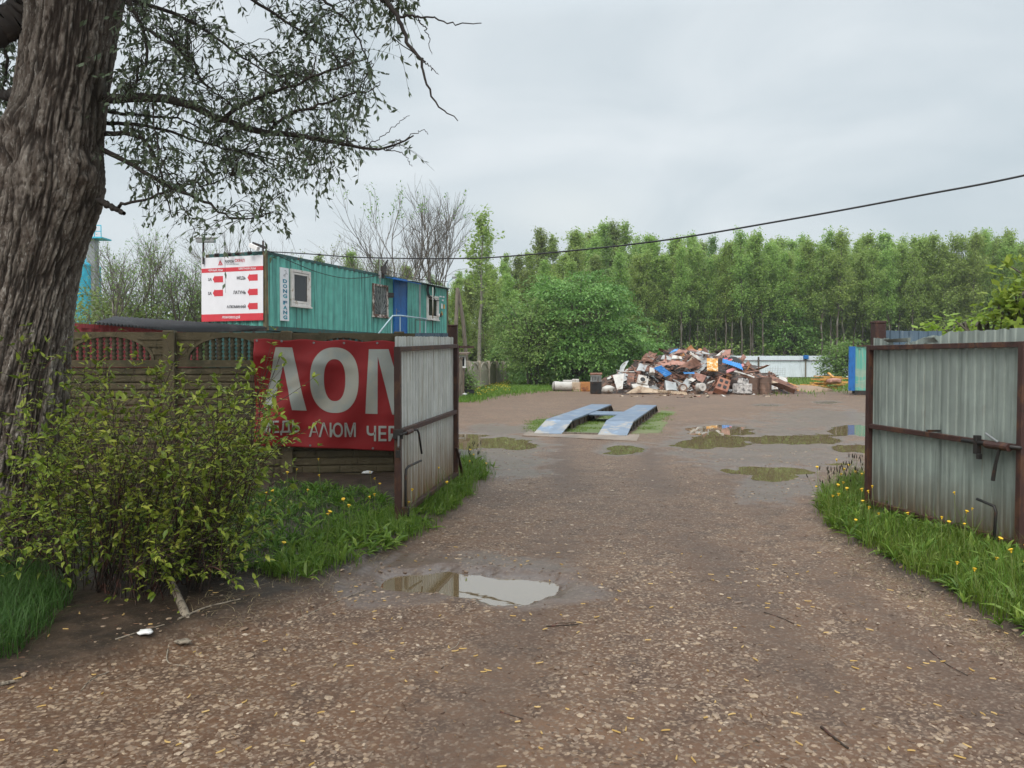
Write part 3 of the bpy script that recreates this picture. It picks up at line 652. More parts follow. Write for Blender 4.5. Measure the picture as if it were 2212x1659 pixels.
for poly, rg, cnt, lab, grp in (([LV, LB], (5.2, 12.5, -2.9, .1), 34, 'yellow dandelion flower on a tall stalk in the verge by the left gate leaf', 'dandelions in the left verge'),
                         ([RV], (4.4, 12, 2.6, 4.6), 46, 'yellow dandelion flower on a tall stalk in the verge by the right gate leaf', 'dandelions in the right verge')):
    x, y = in_px(poly, 4000, *rg)
    for i in range(min(cnt, len(x))):
        o = link('dandelion', DM[i % 4], None, (x[i], y[i], hz(x[i], y[i]))); o.rotation_euler = ((random.random() - .5) * .3, (random.random() - .5) * .3, random.random() * 6.28)
        o.scale = (1, 1, .75 + .5 * random.random()); finish(o, lab, 'dandelion', grp)
mbp = MB(); mbp.tube([(0, 0, 0), (.01, 0, .16), (.03, 0, .30)], [.002, .0018, .0015], 5); mbp.mi = 1; mbp.tube([(.03, 0, .295), (.034, 0, .315), (.038, 0, .345)], [.004, .0075, .003], 6)
PM = bpy.data.meshes.new('plantain'); PM.from_pydata(np.concatenate(mbp.v).tolist(), [], mbp.f); PM.materials.append(M['stalk']); PM.materials.append(mat('dark_seed_head', (.03, .024, .015), .8)); PM.polygons.foreach_set('material_index', mbp.m); PM.update()
for poly, n_, lab, grp in (([(1765, 1092), (1800, 1050), (1868, 1030), (1880, 1075), (1850, 1105)], 55, 'dark plantain seed head on a thin stalk at the far end of the right verge', 'plantain heads in the right verge'), ([(985, 1040), (1000, 1005), (1040, 1010), (1045, 1030), (1000, 1060)], 22, 'dark plantain seed head on a thin stalk at the far end of the left verge', 'plantain heads in the left verge')):
    x, y = in_px([poly], 6000, 8, 13.5, -1.5, 6)
    for i in range(min(n_, len(x))):
        o = link('plantain_stalk', PM, None, (x[i], y[i], hz(x[i], y[i]))); o.rotation_euler = (rng.normal(0, .12), rng.normal(0, .12), rng.random() * 6.28); o.scale = (1, 1, .7 + .6 * rng.random()); finish(o, lab, 'plantain', grp)
x, y = in_px([YGRASS[0]], 9000, 36, 60, -4, 3); k_ = (np.abs(proj(x, y)[0] - 1050) < 52)
M['buttercup'] = leafmat('buttercup_yellow', (.45, .33, .02), (.6, .4, .03), trans=.2)
x = x[k_][:700]; y = y[k_][:700]
put_leaves('yellow_meadow_flowers', np.stack([x, y, .14 + .10 * rng.random(len(x))], -1), rng.normal(0, 1, (len(x), 3)) * [1, 1, .4], .075, M['buttercup'], ratio=.9, simple=True, rn=None)
finish(bpy.data.objects['yellow_meadow_flowers'], 'drift of small yellow flowers in the grass before the far concrete fence', 'wild flowers', kind='stuff')
# ================================================================== FENCE, BANNER, GATES
FA, FB = V(-5.84, 10.75, 0), V(-1.0, 11.4, 0)
fd = (FB - FA).normalized(); fn = V(fd.y, -fd.x, 0)              # along the fence to the right; towards the viewer
def fence_s(px): return (onpl(px, 780, FA, fn) - FA).dot(fd)
S1, S2 = fence_s(368), fence_s(620); SEC = S2 - S1
FT = 2.12
def fpt(s, z, off=0.0): return FA + fd * s + V(0, 0, z) + fn * off
fence = thing('concrete_fence', 'brown precast concrete fence with arched baluster windows behind the red banner', 'fence', tuple(fpt(S1, 0)))
PW = .15
def course_panel(s0, s1, z0, z1, courses, seed):
    """rough stone courses cast into the face of a panel"""
    nu, nv = 74, courses * 8
    r = np.random.default_rng(seed); uu = np.linspace(0, 1, nu + 1); vv_ = np.linspace(0, 1, nv + 1)
    Uu, Vv = np.meshgrid(uu, vv_)
    row = np.minimum((Vv * courses).astype(int), courses - 1); fr = Vv * courses - row
    off = r.random(courses)[row]; joint = ((Uu * 5.5 + off) % 1.0)
    prof = np.minimum(sstep(0, .16, fr), sstep(0, .16, 1 - fr)); pj = np.minimum(sstep(0, .03, joint), sstep(0, .03, 1 - joint))
    dep = .028 * prof * (.55 + .45 * pj) * (.75 + .5 * fbm(Uu * 7, Vv * 4, 1.5, 3, seed)) - .006 * vnoise(Uu * 60, Vv * 30, seed)
    S = s0 + (s1 - s0) * Uu; Z = z0 + (z1 - z0) * Vv
    fa = np.array(FA); v = fa + np.array(fd) * S.ravel()[:, None] + np.array(fn) * (dep.ravel()[:, None] - .01) + np.array([0, 0, 1]) * Z.ravel()[:, None]
    W = nu + 1; i = np.arange(nv)[:, None] * W + np.arange(nu)[None]
    f = np.stack([i, i + 1, i + W + 1, i + W], -1).reshape(-1, 4); n0 = len(v)
    back = np.array([tuple(fpt(a, z, -.06)) for a, z in ((s0, z0), (s1, z0), (s1, z1), (s0, z1))])
    q = np.array([[n0 + 1, n0, n0 + 3, n0 + 2], [0, n0, n0 + 1, nu], [nv * W, nv * W + nu, n0 + 2, n0 + 3], [0, nv * W, n0 + 3, n0], [nu, n0 + 1, n0 + 2, nv * W + nu]])
    return np.vstack([v, back]), np.vstack([f, q])
bal = MB(); prof = [(.020, 0)]
for k in range(6): prof += [(.024, .055 * k + .004), (.038, .055 * k + .027), (.024, .055 * k + .05)]
prof += [(.024, .40)]
def baluster_mesh(hh):
    mb = MB(); pr = [(.018, 0)]; k = 0
    while True:
        for r_, z_ in ((.024, .006), (.040, .030), (.024, .054)):
            if .058 * k + z_ < hh: pr.append((r_, .058 * k + z_))
        k += 1
        if .058 * k > hh: break
    pr.append((.024, hh)); mb.lathe(pr, (0, 0, 0), n=12)
    me = bpy.data.meshes.new('baluster'); me.from_pydata(np.concatenate(mb.v).tolist(), [], mb.f); me.materials.append(M['concrete']); me.polygons.foreach_set('use_smooth', [True] * len(mb.f)); me.update(); return me
SILL, ARW, ARH = 1.715, 1.10, .325
BALM = [baluster_mesh(ARH * math.sqrt(max(.02, 1 - ((k - 5.5) / 6.0) ** 2)) + .04) for k in range(12)]
inv = WM[fence.name].inverted()
for sec in range(-3, 3):
    s0, s1 = S1 + SEC * sec + PW / 2, S1 + SEC * (sec + 1) - PW / 2
    ARW = 1.10
    if sec == 2: s1 = fence_s(961); ARW = (s1 - s0) * .66
    mb = MB(); a = fpt(s0 - PW / 2, -.2); 
    mb.bar(a, fpt(s0 - PW / 2, FT - .01), PW, .17, tuple(fn)); mb.hexa([fpt(s0 - PW, FT - .01, .09), fpt(s0, FT - .01, .09), fpt(s0, FT - .01, -.09), fpt(s0 - PW, FT - .01, -.09), fpt(s0 - PW * .95, FT + .012, .08), fpt(s0 - PW * .05, FT + .012, .08), fpt(s0 - PW * .05, FT + .012, -.08), fpt(s0 - PW * .95, FT + .012, -.08)])
    mb.build('post', M['concrete'], fence)
    for k, (z0, z1) in enumerate(((-.05, .52), (.525, 1.07), (1.075, 1.61))):
        v, f = course_panel(s0, s1, z0, z1, 5 if k else 5, 100 + sec * 7 + k); put('panel', v, f, M['concrete'], fence)
    # arched top panel: the face has a segmental opening
    mb = MB(); zc = 1.615; cxs = (s0 + s1) / 2; hwid = ARW / 2; KN = 28
    arc = [(cxs + hwid * math.cos(math.pi * (1 - k / KN)), SILL + ARH * math.sin(math.pi * k / KN)) for k in range(KN + 1)]
    def top_of(k): return (s0 + (s1 - s0) * (k / KN), FT - .012)
    for k in range(KN):
        for o1, o2 in ((.0, -.06),):
            p = [arc[k], arc[k + 1], top_of(k + 1), top_of(k)]
            mb.add([fpt(*q, o1) for q in p] + [fpt(*q, o2) for q in p], [(0, 1, 2, 3), (7, 6, 5, 4), (1, 0, 4, 5), (3, 2, 6, 7)])
        # raised lip round the arch
        a1, a2 = arc[k], arc[k + 1]; g = lambda q: (cxs + (q[0] - cxs) * 1.07, SILL + (q[1] - SILL) * 1.12)
        p = [a1, a2, g(a2), g(a1)]; mb.add([fpt(*q, .022) for q in p] + [fpt(*q, -.004) for q in p], [(0, 1, 2, 3), (1, 0, 4, 5), (3, 2, 6, 7)])
    for q0, q1 in (((s0, zc), (cxs - hwid, SILL)), ((cxs + hwid, zc), (s1, SILL))):
        pass
    mb.hexa([fpt(s0, zc, -.06), fpt(s1, zc, -.06), fpt(s1, zc, .035), fpt(s0, zc, .035), fpt(s0, SILL, -.06), fpt(s1, SILL, -.06), fpt(s1, SILL, .035), fpt(s0, SILL, .035)])
    for sa, sb in ((s0, cxs - hwid), (cxs + hwid, s1)):   # side cheeks
        p = [(sa, SILL), (sb, SILL), (sb if sa == s0 else sa, SILL + .002)]
    p = [(s0, SILL + .001), arc[0], top_of(0)]; mb.add([fpt(*q, 0) for q in p] + [fpt(*q, -.06) for q in p], [(0, 1, 2), (5, 4, 3)])
    p = [arc[KN], (s1, SILL + .001), top_of(KN)]; mb.add([fpt(*q, 0) for q in p] + [fpt(*q, -.06) for q in p], [(0, 1, 2), (5, 4, 3)])
    # rough courses on the cheeks
    for zz in (1.83, 1.94, 2.04):
        for sa, sb in ((s0, cxs - hwid * 1.08 * math.sqrt(max(0, 1 - ((zz - SILL) / (ARH * 1.1)) ** 2))), (cxs + hwid * 1.08 * math.sqrt(max(0, 1 - ((zz - SILL) / (ARH * 1.1)) ** 2)), s1)):
            if sb - sa > .04: mb.box(fpt((sa + sb) / 2, zz, .008), (sb - sa - .01, .016, .075), Matrix.Rotation(math.atan2(fd.y, fd.x), 3, 'Z'))
    ap = mb.build('arch_panel', M['concrete'], fence)
    for k in range(12) if sec < 2 else ():
        o = bpy.data.objects.new('baluster', BALM[k]); col.objects.link(o); o.parent = ap
        o.location = inv @ fpt(cxs + (k - 5.5) * ARW / 12.4, SILL, -.03)

# ---- banner: a wind-rippled sheet tied to the fence
BN = .20
def ban(px, py): q = onpl(px, py, FA + fn * BN, fn); return ((q - FA).dot(fd), q.z)
def z3(a, b): return ((1000 + a * .4822) * .54, (1300 + b * .4822) * .54)
btl, bbl, bbr, btr = ban(549, 733), ban(550, 962), ban(962, 979), ban(962, 739)
def bwave(s, z):
    a = (s - btl[0]) / (btr[0] - btl[0]); h_ = (z - bbl[1]) / (btl[1] - bbl[1])
    w_ = .012 * math.sin(9 * a + 5 * h_ + 1) + .007 * math.sin(23 * a - 9 * h_)
    dgl = a * 2.4 + (1 - h_) * .9
    w_ += .062 * math.exp(-a / .30) * math.sin(dgl * 7.5 + .6) * (.4 + .6 * math.sin(math.pi * min(max(h_, 0), 1)))
    w_ += .02 * math.exp(-((h_ - .86 + .25 * a) / .06) ** 2) * max(0, 1 - a * 1.2) - .018 * math.exp(-((h_ - .45 - .9 * (a - .1)) / .05) ** 2) * math.exp(-((a - .13) / .12) ** 2)
    w_ += .012 * math.exp(-((h_ - .2) / .07) ** 2) * math.sin(6 * a)
    return w_
def bpt(s, z, off=0): return fpt(s, z, BN + 1.7 * bwave(s, z) + off)
M['banner'] = mat('red_banner_cloth', (.27, .018, .02), .55, var=.08, bump=.06, bscale=300, spec=.25); M['bannergrey'] = mat('silver_grey_print', (.36, .37, .34), .5, var=.05, layers=[((.42, .40, .34), 2, (1, 1, 1), .5, .6)])
banner = thing('banner', 'red cloth banner with large silver letters tied to the concrete fence', 'banner', tuple(fpt(btl[0], bbl[1], BN)))
def lerp2(p, q, t): return (p[0] + (q[0] - p[0]) * t, p[1] + (q[1] - p[1]) * t)
def bcloth(u_, v_):
    a = lerp2(bbl, bbr, u_); b_ = lerp2(btl, btr, u_); s, z = lerp2(a, b_, v_)
    z += .012 * math.sin(u_ * 31) * (v_ > .98) ; return bpt(s, z)
mb = MB(); mb.grid(bcloth, 150, 90, tuple(fn * -.004)); mb.build('cloth', M['banner'], banner, smooth=True)
def quads_mesh(quads, n=26, off=.006):
    mb = MB()
    for q in quads:
        q = [ban(*z3(*p)) for p in q]
        mb.grid(lambda u_, v_, q=q: bpt(*lerp2(lerp2(q[0], q[1], u_), lerp2(q[3], q[2], u_), v_), off), n, n)
    return mb
quads_mesh([[(108, 688), (185, 692), (270, 335), (215, 184)], [(270, 335), (352, 705), (468, 712), (350, 187)], [(215, 184), (215, 184), (270, 335), (350, 187)]]).build('lettering', M['bannergrey'], banner, smooth=True)
mb = MB()
def oring(u_, v_):
    a = u_ * 2 * math.pi; e = 2 / 2.35; cx_, sx_ = math.cos(a), math.sin(a); sg = lambda q: math.copysign(abs(q) ** e, q)
    p = lerp2((703 + 88 * sg(cx_), 458 + 174 * sg(sx_)), (702 + 200 * sg(cx_), 458 + 271 * sg(sx_)), v_); return bpt(*ban(*z3(*p)), .006)
mb.grid(oring, 90, 12); mb.build('lettering', M['bannergrey'], banner, smooth=True)
rx = lambda p: (2474 - p[0], p[1] + (1237 - p[0]) * .0)
mq = [[(985, 201), (1060, 201), (1058, 738), (958, 735)], [(1060, 201), (1150, 201), (1237, 500), (1060, 262)], [(1060, 262), (1237, 500), (1237, 742), (1180, 742)]]
quads_mesh(mq + [[rx(p) for p in q] for q in mq]).build('lettering', M['bannergrey'], banner, smooth=True)
# ---- lettering from the built-in font
def text_mesh(s, bold=.0, xs=1.0):
    cu = bpy.data.curves.new('text', 'FONT'); cu.body = s; cu.size = 1.0; cu.offset = bold; cu.resolution_u = 4; cu.fill_mode = 'FRONT'
    o = bpy.data.objects.new('text', cu); col.objects.link(o); dg = bpy.context.evaluated_depsgraph_get(); dg.update()
    me = bpy.data.meshes.new_from_object(o.evaluated_get(dg)); v = np.array([tuple(q.co) for q in me.vertices]).reshape(-1, 3); f = [tuple(p.vertices) for p in me.polygons]
    bpy.data.objects.remove(o); bpy.data.curves.remove(cu); bpy.data.meshes.remove(me)
    v[:, 0] *= xs; return v, f
def text_fit(s, box, fn_, mt, parent, bold=.02, name='lettering'):
    """box = (x0, y0, x1, y1) in any 2-D frame; fn_ maps (x, y) of it to the world; y grows downwards in the frame"""
    v, f = text_mesh(s, bold); lo = v.min(0); hi = v.max(0); q = (v - lo) / (hi - lo + 1e-9)
    p = [fn_(box[0] + (box[2] - box[0]) * a[0], box[3] + (box[1] - box[3]) * a[1]) for a in q]
    mb = MB(); mb.add(p, f); return mb.build(name, mt, parent)
bf = lambda a, b_: bpt(*ban(*z3(a, b_)), .016)
text_fit('МЕДЬ', (95, 790, 412, 912), bf, M['bannergrey'], banner, .016)
text_fit('АΛЮМ', (487, 808, 878, 931), bf, M['bannergrey'], banner, .016)
text_fit('ЧЕРМЕТ', (968, 836, 1520, 962), bf, M['bannergrey'], banner, .016)
for p_ in ((60, 130), (265, 135), (530, 148), (780, 150), (1055, 150), (1020, 1022), (500, 1000)):   # eyelets
    s_, z_ = ban(*z3(*p_)); mb = MB(); mb.lathe([(.006, 0), (.016, .001), (.016, .006), (.006, .007)], bpt(s_, z_, .002), tuple(fn), 12); mb.build('eyelet', M['steel'], banner)

# ---- gates
def corr_sheet(p0, p1, z00, z01, z10, z11, nrm, pitch, dep, off, ragged=0, seed=1, top=None, flat=.5):
    """profiled sheet between plan points p0,p1; bottoms z00,z10, tops z01,z11"""
    p0 = Vector(p0); p1 = Vector(p1); Lh = (p1 - p0).length; n = max(2, int(Lh / pitch)); xs = []; ds = []
    for k in range(n):
        for a, d_ in ((0, 0), (flat, 0), (flat + .08, 1), (.92, 1)): xs.append((k + a) / n); ds.append(d_)
    xs.append(1); ds.append(0); v = []; r = random.Random(seed)
    for k, (a, d_) in enumerate(zip(xs, ds)):
        p = p0.lerp(p1, a); o = nrm * (off + d_ * dep); zb = z00 + (z10 - z00) * a; zt = z01 + (z11 - z01) * a
        if ragged: zt += (r.random() - .6) * ragged
        if top: zt += top(a)
        v += [p + o + V(0, 0, zb), p + o + V(0, 0, (zb + zt) / 2), p + o + V(0, 0, zt)]
    f = []
    for k in range(len(xs) - 1):
        for j in range(2): f.append((k * 3 + j, k * 3 + 3 + j, k * 3 + 4 + j, k * 3 + 1 + j))
    return v, f
def solid(mb, v, f, nrm, th=.0015):
    n = len(v); t_ = nrm * th; mb.add(v + [q - t_ for q in v], f + [tuple(n + i for i in reversed(q)) for q in f])
class Gate: pass
def gate(name, label, pn, pf, zbn, ztn, zbf, ztf, zmn, zmf, side, sheetmat, ztop_n, ztop_f, seed, rag, topfn=None):
    """pn free end (near), pf hinge end (far); side +1: sheet is behind the frame seen from the viewer"""
    pn = Vector(pn); pf = Vector(pf); d = (pf - pn).normalized(); nn = V(d.y, -d.x, 0) * side      # towards the viewer
    g = thing(name, label, 'gate', tuple(pn)); T = .05
    fr = MB(); fr.bar(pn + V(0, 0, zbn), pn + V(0, 0, ztn), T * 1.05, T * 1.3, tuple(nn)); fr.build('frame_upright', M['brownsteel'], g, bevel=.004)
    fr = MB(); fr.bar(pf + V(0, 0, zbf), pf + V(0, 0, ztf), T * 1.05, T * 1.2, tuple(nn)); fr.build('frame_upright', M['brownsteel'], g, bevel=.004)
    e = d * (T * .55)
    for za, zb in ((zbn + .03, zbf + .03), (zmn, zmf), (ztn - .025, ztf - .025)):
        mb = MB(); mb.bar(pn + e + V(0, 0, za), pf - e + V(0, 0, zb), T, T, tuple(nn)); mb.build('rail', M['brownsteel'], g, bevel=.004)
    mb = MB(); v, f = corr_sheet(pn + e * .6, pf - e * .6, zbn + .012, ztop_n, zbf + .012, ztop_f, -nn, .105, .014, .032, rag, seed, topfn); solid(mb, v, f, nn); mb.build('sheet', sheetmat, g)
    Q = Gate(); Q.o = g; Q.pn = pn; Q.pf = pf; Q.d = d; Q.n = nn; return Q
gl = gate('metal_gate', 'open left gate leaf of pale ribbed zinc sheet in a brown frame', (-1.152, 7.75, 0), (-.743, 10.2, 0), .095, 1.845, .171, 1.924, .98, 1.03, 1, M['galv'], 1.95, 2.02, 3, .012)
gr_ = gate('metal_gate', 'open right gate leaf of grey green ribbed sheet in a dark brown frame', (4.40, 6.62, 0), (4.0, 8.6, 0), .08, 1.87, .095, 1.873, .95, .975, -1, M['galv_green'], 1.985, 1.99, 5, .015,
           lambda a: -.035 * (a > .45) - .12 * math.exp(-((a - .80) / .05) ** 2) - .05 * math.exp(-((a - .7) / .06) ** 2))
def lz(Q, t_, z, off=.05): return Q.pn + Q.d * t_ + V(0, 0, z) + Q.n * off
# left leaf: sliding bolt with dropped handle, drop rod, latch plate and padlock
mb = MB(); mb.tube([lz(gl, -.09, .965, .055), lz(gl, .33, .975, .055)], .013, 8); mb.tube([lz(gl, .33, .975, .055), lz(gl, .43, .97, .075), lz(gl, .47, .93, .08), lz(gl, .56, .70, .085)], .011, 8); mb.build('bolt', M['darksteel'], gl.o, smooth=True)
mb = MB(); mb.tube([lz(gl, .10, .965, .055), lz(gl, .30, .972, .055)], .024, 10); mb.build('bolt_sleeve', M['brownsteel'], gl.o)
mb = MB(); mb.tube([lz(gl, .07, -.02, .055), lz(gl, .07, .52, .055), lz(gl, .09, .59, .055), lz(gl, .15, .615, .06), lz(gl, .52, .63, .09)], .013, 8); mb.build('drop_rod', M['darksteel'], gl.o, smooth=True)
mb = MB(); mb.box(lz(gl, .03, .17, .045), (.12, .03, .10)); mb.box(lz(gl, .02, .07, .0), (.075, .075, .22)); mb.build('rod_guide', M['darksteel'], gl.o, bevel=.004)
mb = MB(); mb.box(lz(gl, -.06, .97, .02), (.10, .02, .10)); mb.build('latch_plate', M['darksteel'], gl.o, bevel=.004)
mb = MB(); mb.box((0, 0, .03), (.05, .025, .06)); mb.box((0, 0, .066), (.046, .022, .014)); mb.tube([(-.016, 0, .07), (-.016, 0, .10), (-.008, 0, .112), (.008, 0, .112), (.016, 0, .10), (.016, 0, .07)], .005, 6)
mb.v = [v + np.array(lz(gl, -.09, .735, .03)) for v in mb.v]; pl_ = mb.build('padlock', M['darksteel'], None, bevel=.004); finish(pl_, 'small dark padlock hanging by the latch of the left gate leaf', 'padlock')
mb = MB(); mb.tube([lz(gl, -.085, .84, .03), lz(gl, -.085, .955, .035)], .010, 8); mb.build('latch_pin', M['steel'], gl.o)
pr = MB(); pr.bar(P(986, 967, 10.05), G(1003, 1046) + V(0, 0, .02), .035, .02); finish(pr.build('prop_bar', M['brownsteel'], None), 'rusty flat bar propping the hinge end of the left gate leaf', 'prop')
# right leaf
b0 = .40
mb = MB(); mb.tube([lz(gr_, -.05, .955, .06), lz(gr_, .60, .958, .06)], .017, 10); mb.build('bolt', M['darksteel'], gr_.o, smooth=True)
mb = MB(); mb.tube([lz(gr_, .05, .95, .075), lz(gr_, .30, .952, .075)], .036, 12); mb.build('bolt_sleeve', M['brownsteel'], gr_.o)
mb = MB(); mb.box(lz(gr_, .43, .935, .05), (.05, .05, .17)); mb.box(lz(gr_, .40, .83, .055), (.035, .04, .05)); mb.build('catch', M['darksteel'], gr_.o, bevel=.004)
mb = MB(); mb.tube([lz(gr_, .14, .93, .09), lz(gr_, .17, .80, .095), lz(gr_, .20, .64, .095)], [.014, .014, .017], 8); mb.build('bolt_handle', M['darksteel'], gr_.o)
mb = MB(); mb.tube([lz(gr_, .16, .985, .085), lz(gr_, .30, 1.05, .085)], .011, 8); mb.build('bolt_pin', M['steel'], gr_.o)
mb = MB(); mb.tube([lz(gr_, .22, -.02, .055), lz(gr_, .20, .36, .055), lz(gr_, .22, .405, .055), lz(gr_, .40, .44, .07)], .013, 8); mb.build('drop_rod', M['darksteel'], gr_.o, smooth=True)
mb = MB(); mb.box(lz(gr_, 1.0, 1.01, .03), (.13, .03, .02)); mb.build('scrap_tab', M['darksteel'], gr_.o)
# torn flaps of the sheet's top edge
mb = MB()
fp = lambda t_, z, o_: lz(gr_, t_, z, o_)
mb.grid(lambda a, b_: fp(1.42 + a * .34, 1.90 + b_ * .045 * (1 - a * .3), -.035 + .07 * b_ * a), 6, 3); mb.grid(lambda a, b_: fp(1.02 + a * .22, 1.885 + b_ * .05, -.03 + .05 * b_ * (1 - a)), 5, 3); mb.build('torn_edge', M['galv_green'], gr_.o)
# posts and the short sheet infills behind the leaves
mb = MB(); pc = P(978.5, 800, 10.62); mb.box((pc.x, pc.y, 1.0), (.125, .125, 2.34)); mb.box((pc.x, pc.y, 2.185), (.135, .135, .03)); finish(mb.build('gate_post', M['brownsteel'], None, bevel=.006), 'square brown steel post at the hinge of the left gate leaf', 'post', 'gate posts')
mb = MB(); pc2 = P(1896, 800, 8.95); mb.box((pc2.x, pc2.y, .98), (.125, .125, 2.31)); mb.box((pc2.x, pc2.y, 2.15), (.135, .135, .03)); finish(mb.build('gate_post', M['brownsteel'], None, bevel=.006), 'square brown steel post at the hinge of the right gate leaf', 'post', 'gate posts')
mb = MB(); a_, b_ = P(897, 800, 10.95), P(968, 800, 10.75); v, f = corr_sheet((a_.x, a_.y, 0), (b_.x, b_.y, 0), .05, 2.10, .05, 2.09, V(0, -1, 0), .10, .014, 0, .0, 2); solid(mb, v, f, V(0, -1, 0)); finish(mb.build('metal_infill', M['bluesheet'], None), 'narrow slate grey ribbed sheet between the concrete fence and the left gate post', 'fence panel')
rf = thing('metal_fence', 'dark slate blue ribbed sheet fence running behind the right gate leaf', 'fence', (pc2.x, pc2.y, 0))
a_, b_ = P(1890, 800, 9.06), V(pc2.x + .75, pc2.y + .02, 0); mb = MB(); v, f = corr_sheet((a_.x, a_.y, 0), (b_.x, b_.y, 0), .05, 2.06, .05, 2.05, V(0, -1, 0), .10, .014, 0, .008, 2); solid(mb, v, f, V(0, -1, 0)); mb.build('sheet', M['bluesheet'], rf)
mb = MB(); v, f = corr_sheet((b_.x + .01, b_.y + .03, 0), (b_.x + 6, b_.y + .4, 0), .05, 1.93, .05, 1.93, V(0, -1, 0), .10, .014, 0, .008, 2); solid(mb, v, f, V(0, -1, 0)); mb.build('sheet', M['galv_green'], rf)
mb = MB(); mb.bar((pc2.x, pc2.y + .08, 1.5), (b_.x + 6, b_.y + .45, 1.5), .05); mb.bar((pc2.x, pc2.y + .08, .5), (b_.x + 6, b_.y + .45, .5), .05); mb.build('rail', M['brownsteel'], rf)
# ================================================================== CONTAINERS
def corr_wall(mb, o, d, nrm, L_, z0, z1, pitch=.34, dep=.05):
    """trapezoidal container wall from o along d, ribs towards nrm"""
    n = max(1, int(round(L_ / pitch))); xs = []
    for k in range(n):
        for a, q in ((0, 0), (.24, 0), (.5, 1), (.74, 1)): xs.append(((k + a) / n * L_, q))
    xs.append((L_, 0)); v = []
    for a, q in xs:
        p = o + d * a + nrm * (q - 1) * dep; v += [p + V(0, 0, z0), p + V(0, 0, z1)]
    mb.add(v, [(2 * k, 2 * k + 2, 2 * k + 3, 2 * k + 1) for k in range(len(xs) - 1)])
def container(root, c0, dl, ds, L_, W_, z0, z1, wallmat, framemat, postmat=None):
    """c0 plan corner; dl along the length, ds across; parts under root"""
    c = [c0, c0 + dl * L_, c0 + dl * L_ + ds * W_, c0 + ds * W_]; T = .13; up = V(0, 0, 1)
    mb = MB()
    for k in range(4):
        a, b_ = c[k], c[(k + 1) % 4]; d = (b_ - a).normalized(); nn = d.cross(up)
        if nn.dot(a - (c[0] + c[2]) / 2) < 0: nn = -nn
        corr_wall(mb, a + d * T, d, nn, (b_ - a).length - 2 * T, z0 + .14, z1 - .10)
    ins = (c[0] + c[2]) / 2
    tp = [q.lerp(ins, .012) for q in c]; mb.add([q + V(0, 0, z1 - .04) for q in tp], [(0, 1, 2, 3)]); mb.add([q + V(0, 0, z0 + .12) for q in tp], [(3, 2, 1, 0)])
    mb.build('body', wallmat, root)
    for k in range(4):
        q = c[k].lerp(ins, .0); s = (c[(k + 1) % 4] - c[k]).normalized() * T; s2 = (c[k - 1] - c[k]).normalized() * T
        mb = MB(); mb.hexa([q + V(0, 0, z0), q + s + V(0, 0, z0), q + s + s2 + V(0, 0, z0), q + s2 + V(0, 0, z0), q + V(0, 0, z1), q + s + V(0, 0, z1), q + s + s2 + V(0, 0, z1), q + s2 + V(0, 0, z1)])
        mb.build('corner_post', postmat or framemat, root, bevel=.01)
        a, b_ = q, c[(k + 1) % 4]; d = (b_ - a).normalized(); nn = d.cross(up)
        if nn.dot(a - ins) > 0: nn = -nn
        a2, b2 = a + d * (T + .002) + nn * .03, b_ - d * (T + .002) + nn * .03
        mb = MB(); mb.bar(a2 + V(0, 0, z1 - .05), b2 + V(0, 0, z1 - .05), .06, .10); mb.bar(a2 + V(0, 0, z0 + .08), b2 + V(0, 0, z0 + .08), .06, .15); mb.build('frame_rail', framemat, root)
Z0, Z1 = 2.71, 5.31
C0 = P(575, 700, 25.3); C0.z = 0; CF = P(969, 700, 38.0); CF.z = 0
dl = (CF - C0).normalized(); CLEN = (CF - C0).length; ds_ = V(-dl.y, dl.x, 0); CW = 2.5
nl = V(dl.y, -dl.x, 0)                              # face normal of the long side, towards the viewer
tcn = thing('container_office', 'teal shipping container turned into a yard office, stacked on a green one', 'container', tuple(C0 + V(0, 0, Z0)))
container(tcn, C0, dl, ds_, CLEN, CW, Z0, Z1, M['teal'], M['tealdark'], M['olddoor'])
def zz2(a, b_): return (405 + .26855 * a, 513 + .26855 * b_)     # zoomed reading -> picture
def lp(a, b_, off=.02): return onpl(*zz2(a, b_), C0 + nl * off, nl)
def lsz(a, b_): q = lp(a, b_, 0); return (q - C0).dot(dl), q.z
def lpt(s, z, off=0.0): return C0 + dl * s + V(0, 0, z) + nl * off
def rect_on(mb, s0, s1, z0, z1, o0, o1):
    mb.hexa([lpt(s0, z0, o1), lpt(s1, z0, o1), lpt(s1, z0, o0), lpt(s0, z0, o0), lpt(s0, z1, o1), lpt(s1, z1, o1), lpt(s1, z1, o0), lpt(s0, z1, o0)])
def window(s0, s1, z0, z1, fm, gm, sash=None, fw=.09):
    wn_ = MB()
    for a in ((s0, s1, z0, z0 + fw), (s0, s1, z1 - fw, z1), (s0, s0 + fw, z0 + fw, z1 - fw), (s1 - fw, s1, z0 + fw, z1 - fw)): rect_on(wn_, *a, -.03, .065)
    if sash:
        i = fw + .012; q = .07
        for a in ((s0 + i, s1 - i, z0 + i, z0 + i + q), (s0 + i, s1 - i, z1 - i - q, z1 - i), (s0 + i, s0 + i + q, z0 + i + q, z1 - i - q), (s1 - i - q, s1 - i, z0 + i + q, z1 - i - q)): rect_on(wn_, *a, -.02, .045)
    o = wn_.build('window', fm, tcn, bevel=.006)
    mb = MB(); rect_on(mb, s0 + fw * .8, s1 - fw * .8, z0 + fw * .8, z1 - fw * .8, -.025, .012)
    p = mb.build('pane', gm, tcn); p.parent = o
    mb = MB(); rect_on(mb, s0 - .03, s1 + .03, z0 - .05, z0 - .002, 0, .10); q = mb.build('sill', fm, tcn); q.parent = o
    return o
a = lsz(828, 540)[0]; b_ = lsz(983, 540)[0]; zt = lsz(828, 252)[1]; zb = lsz(828, 545)[1]
window(a, b_, zb, zt, M['whitepaint'], M['glass'], True)
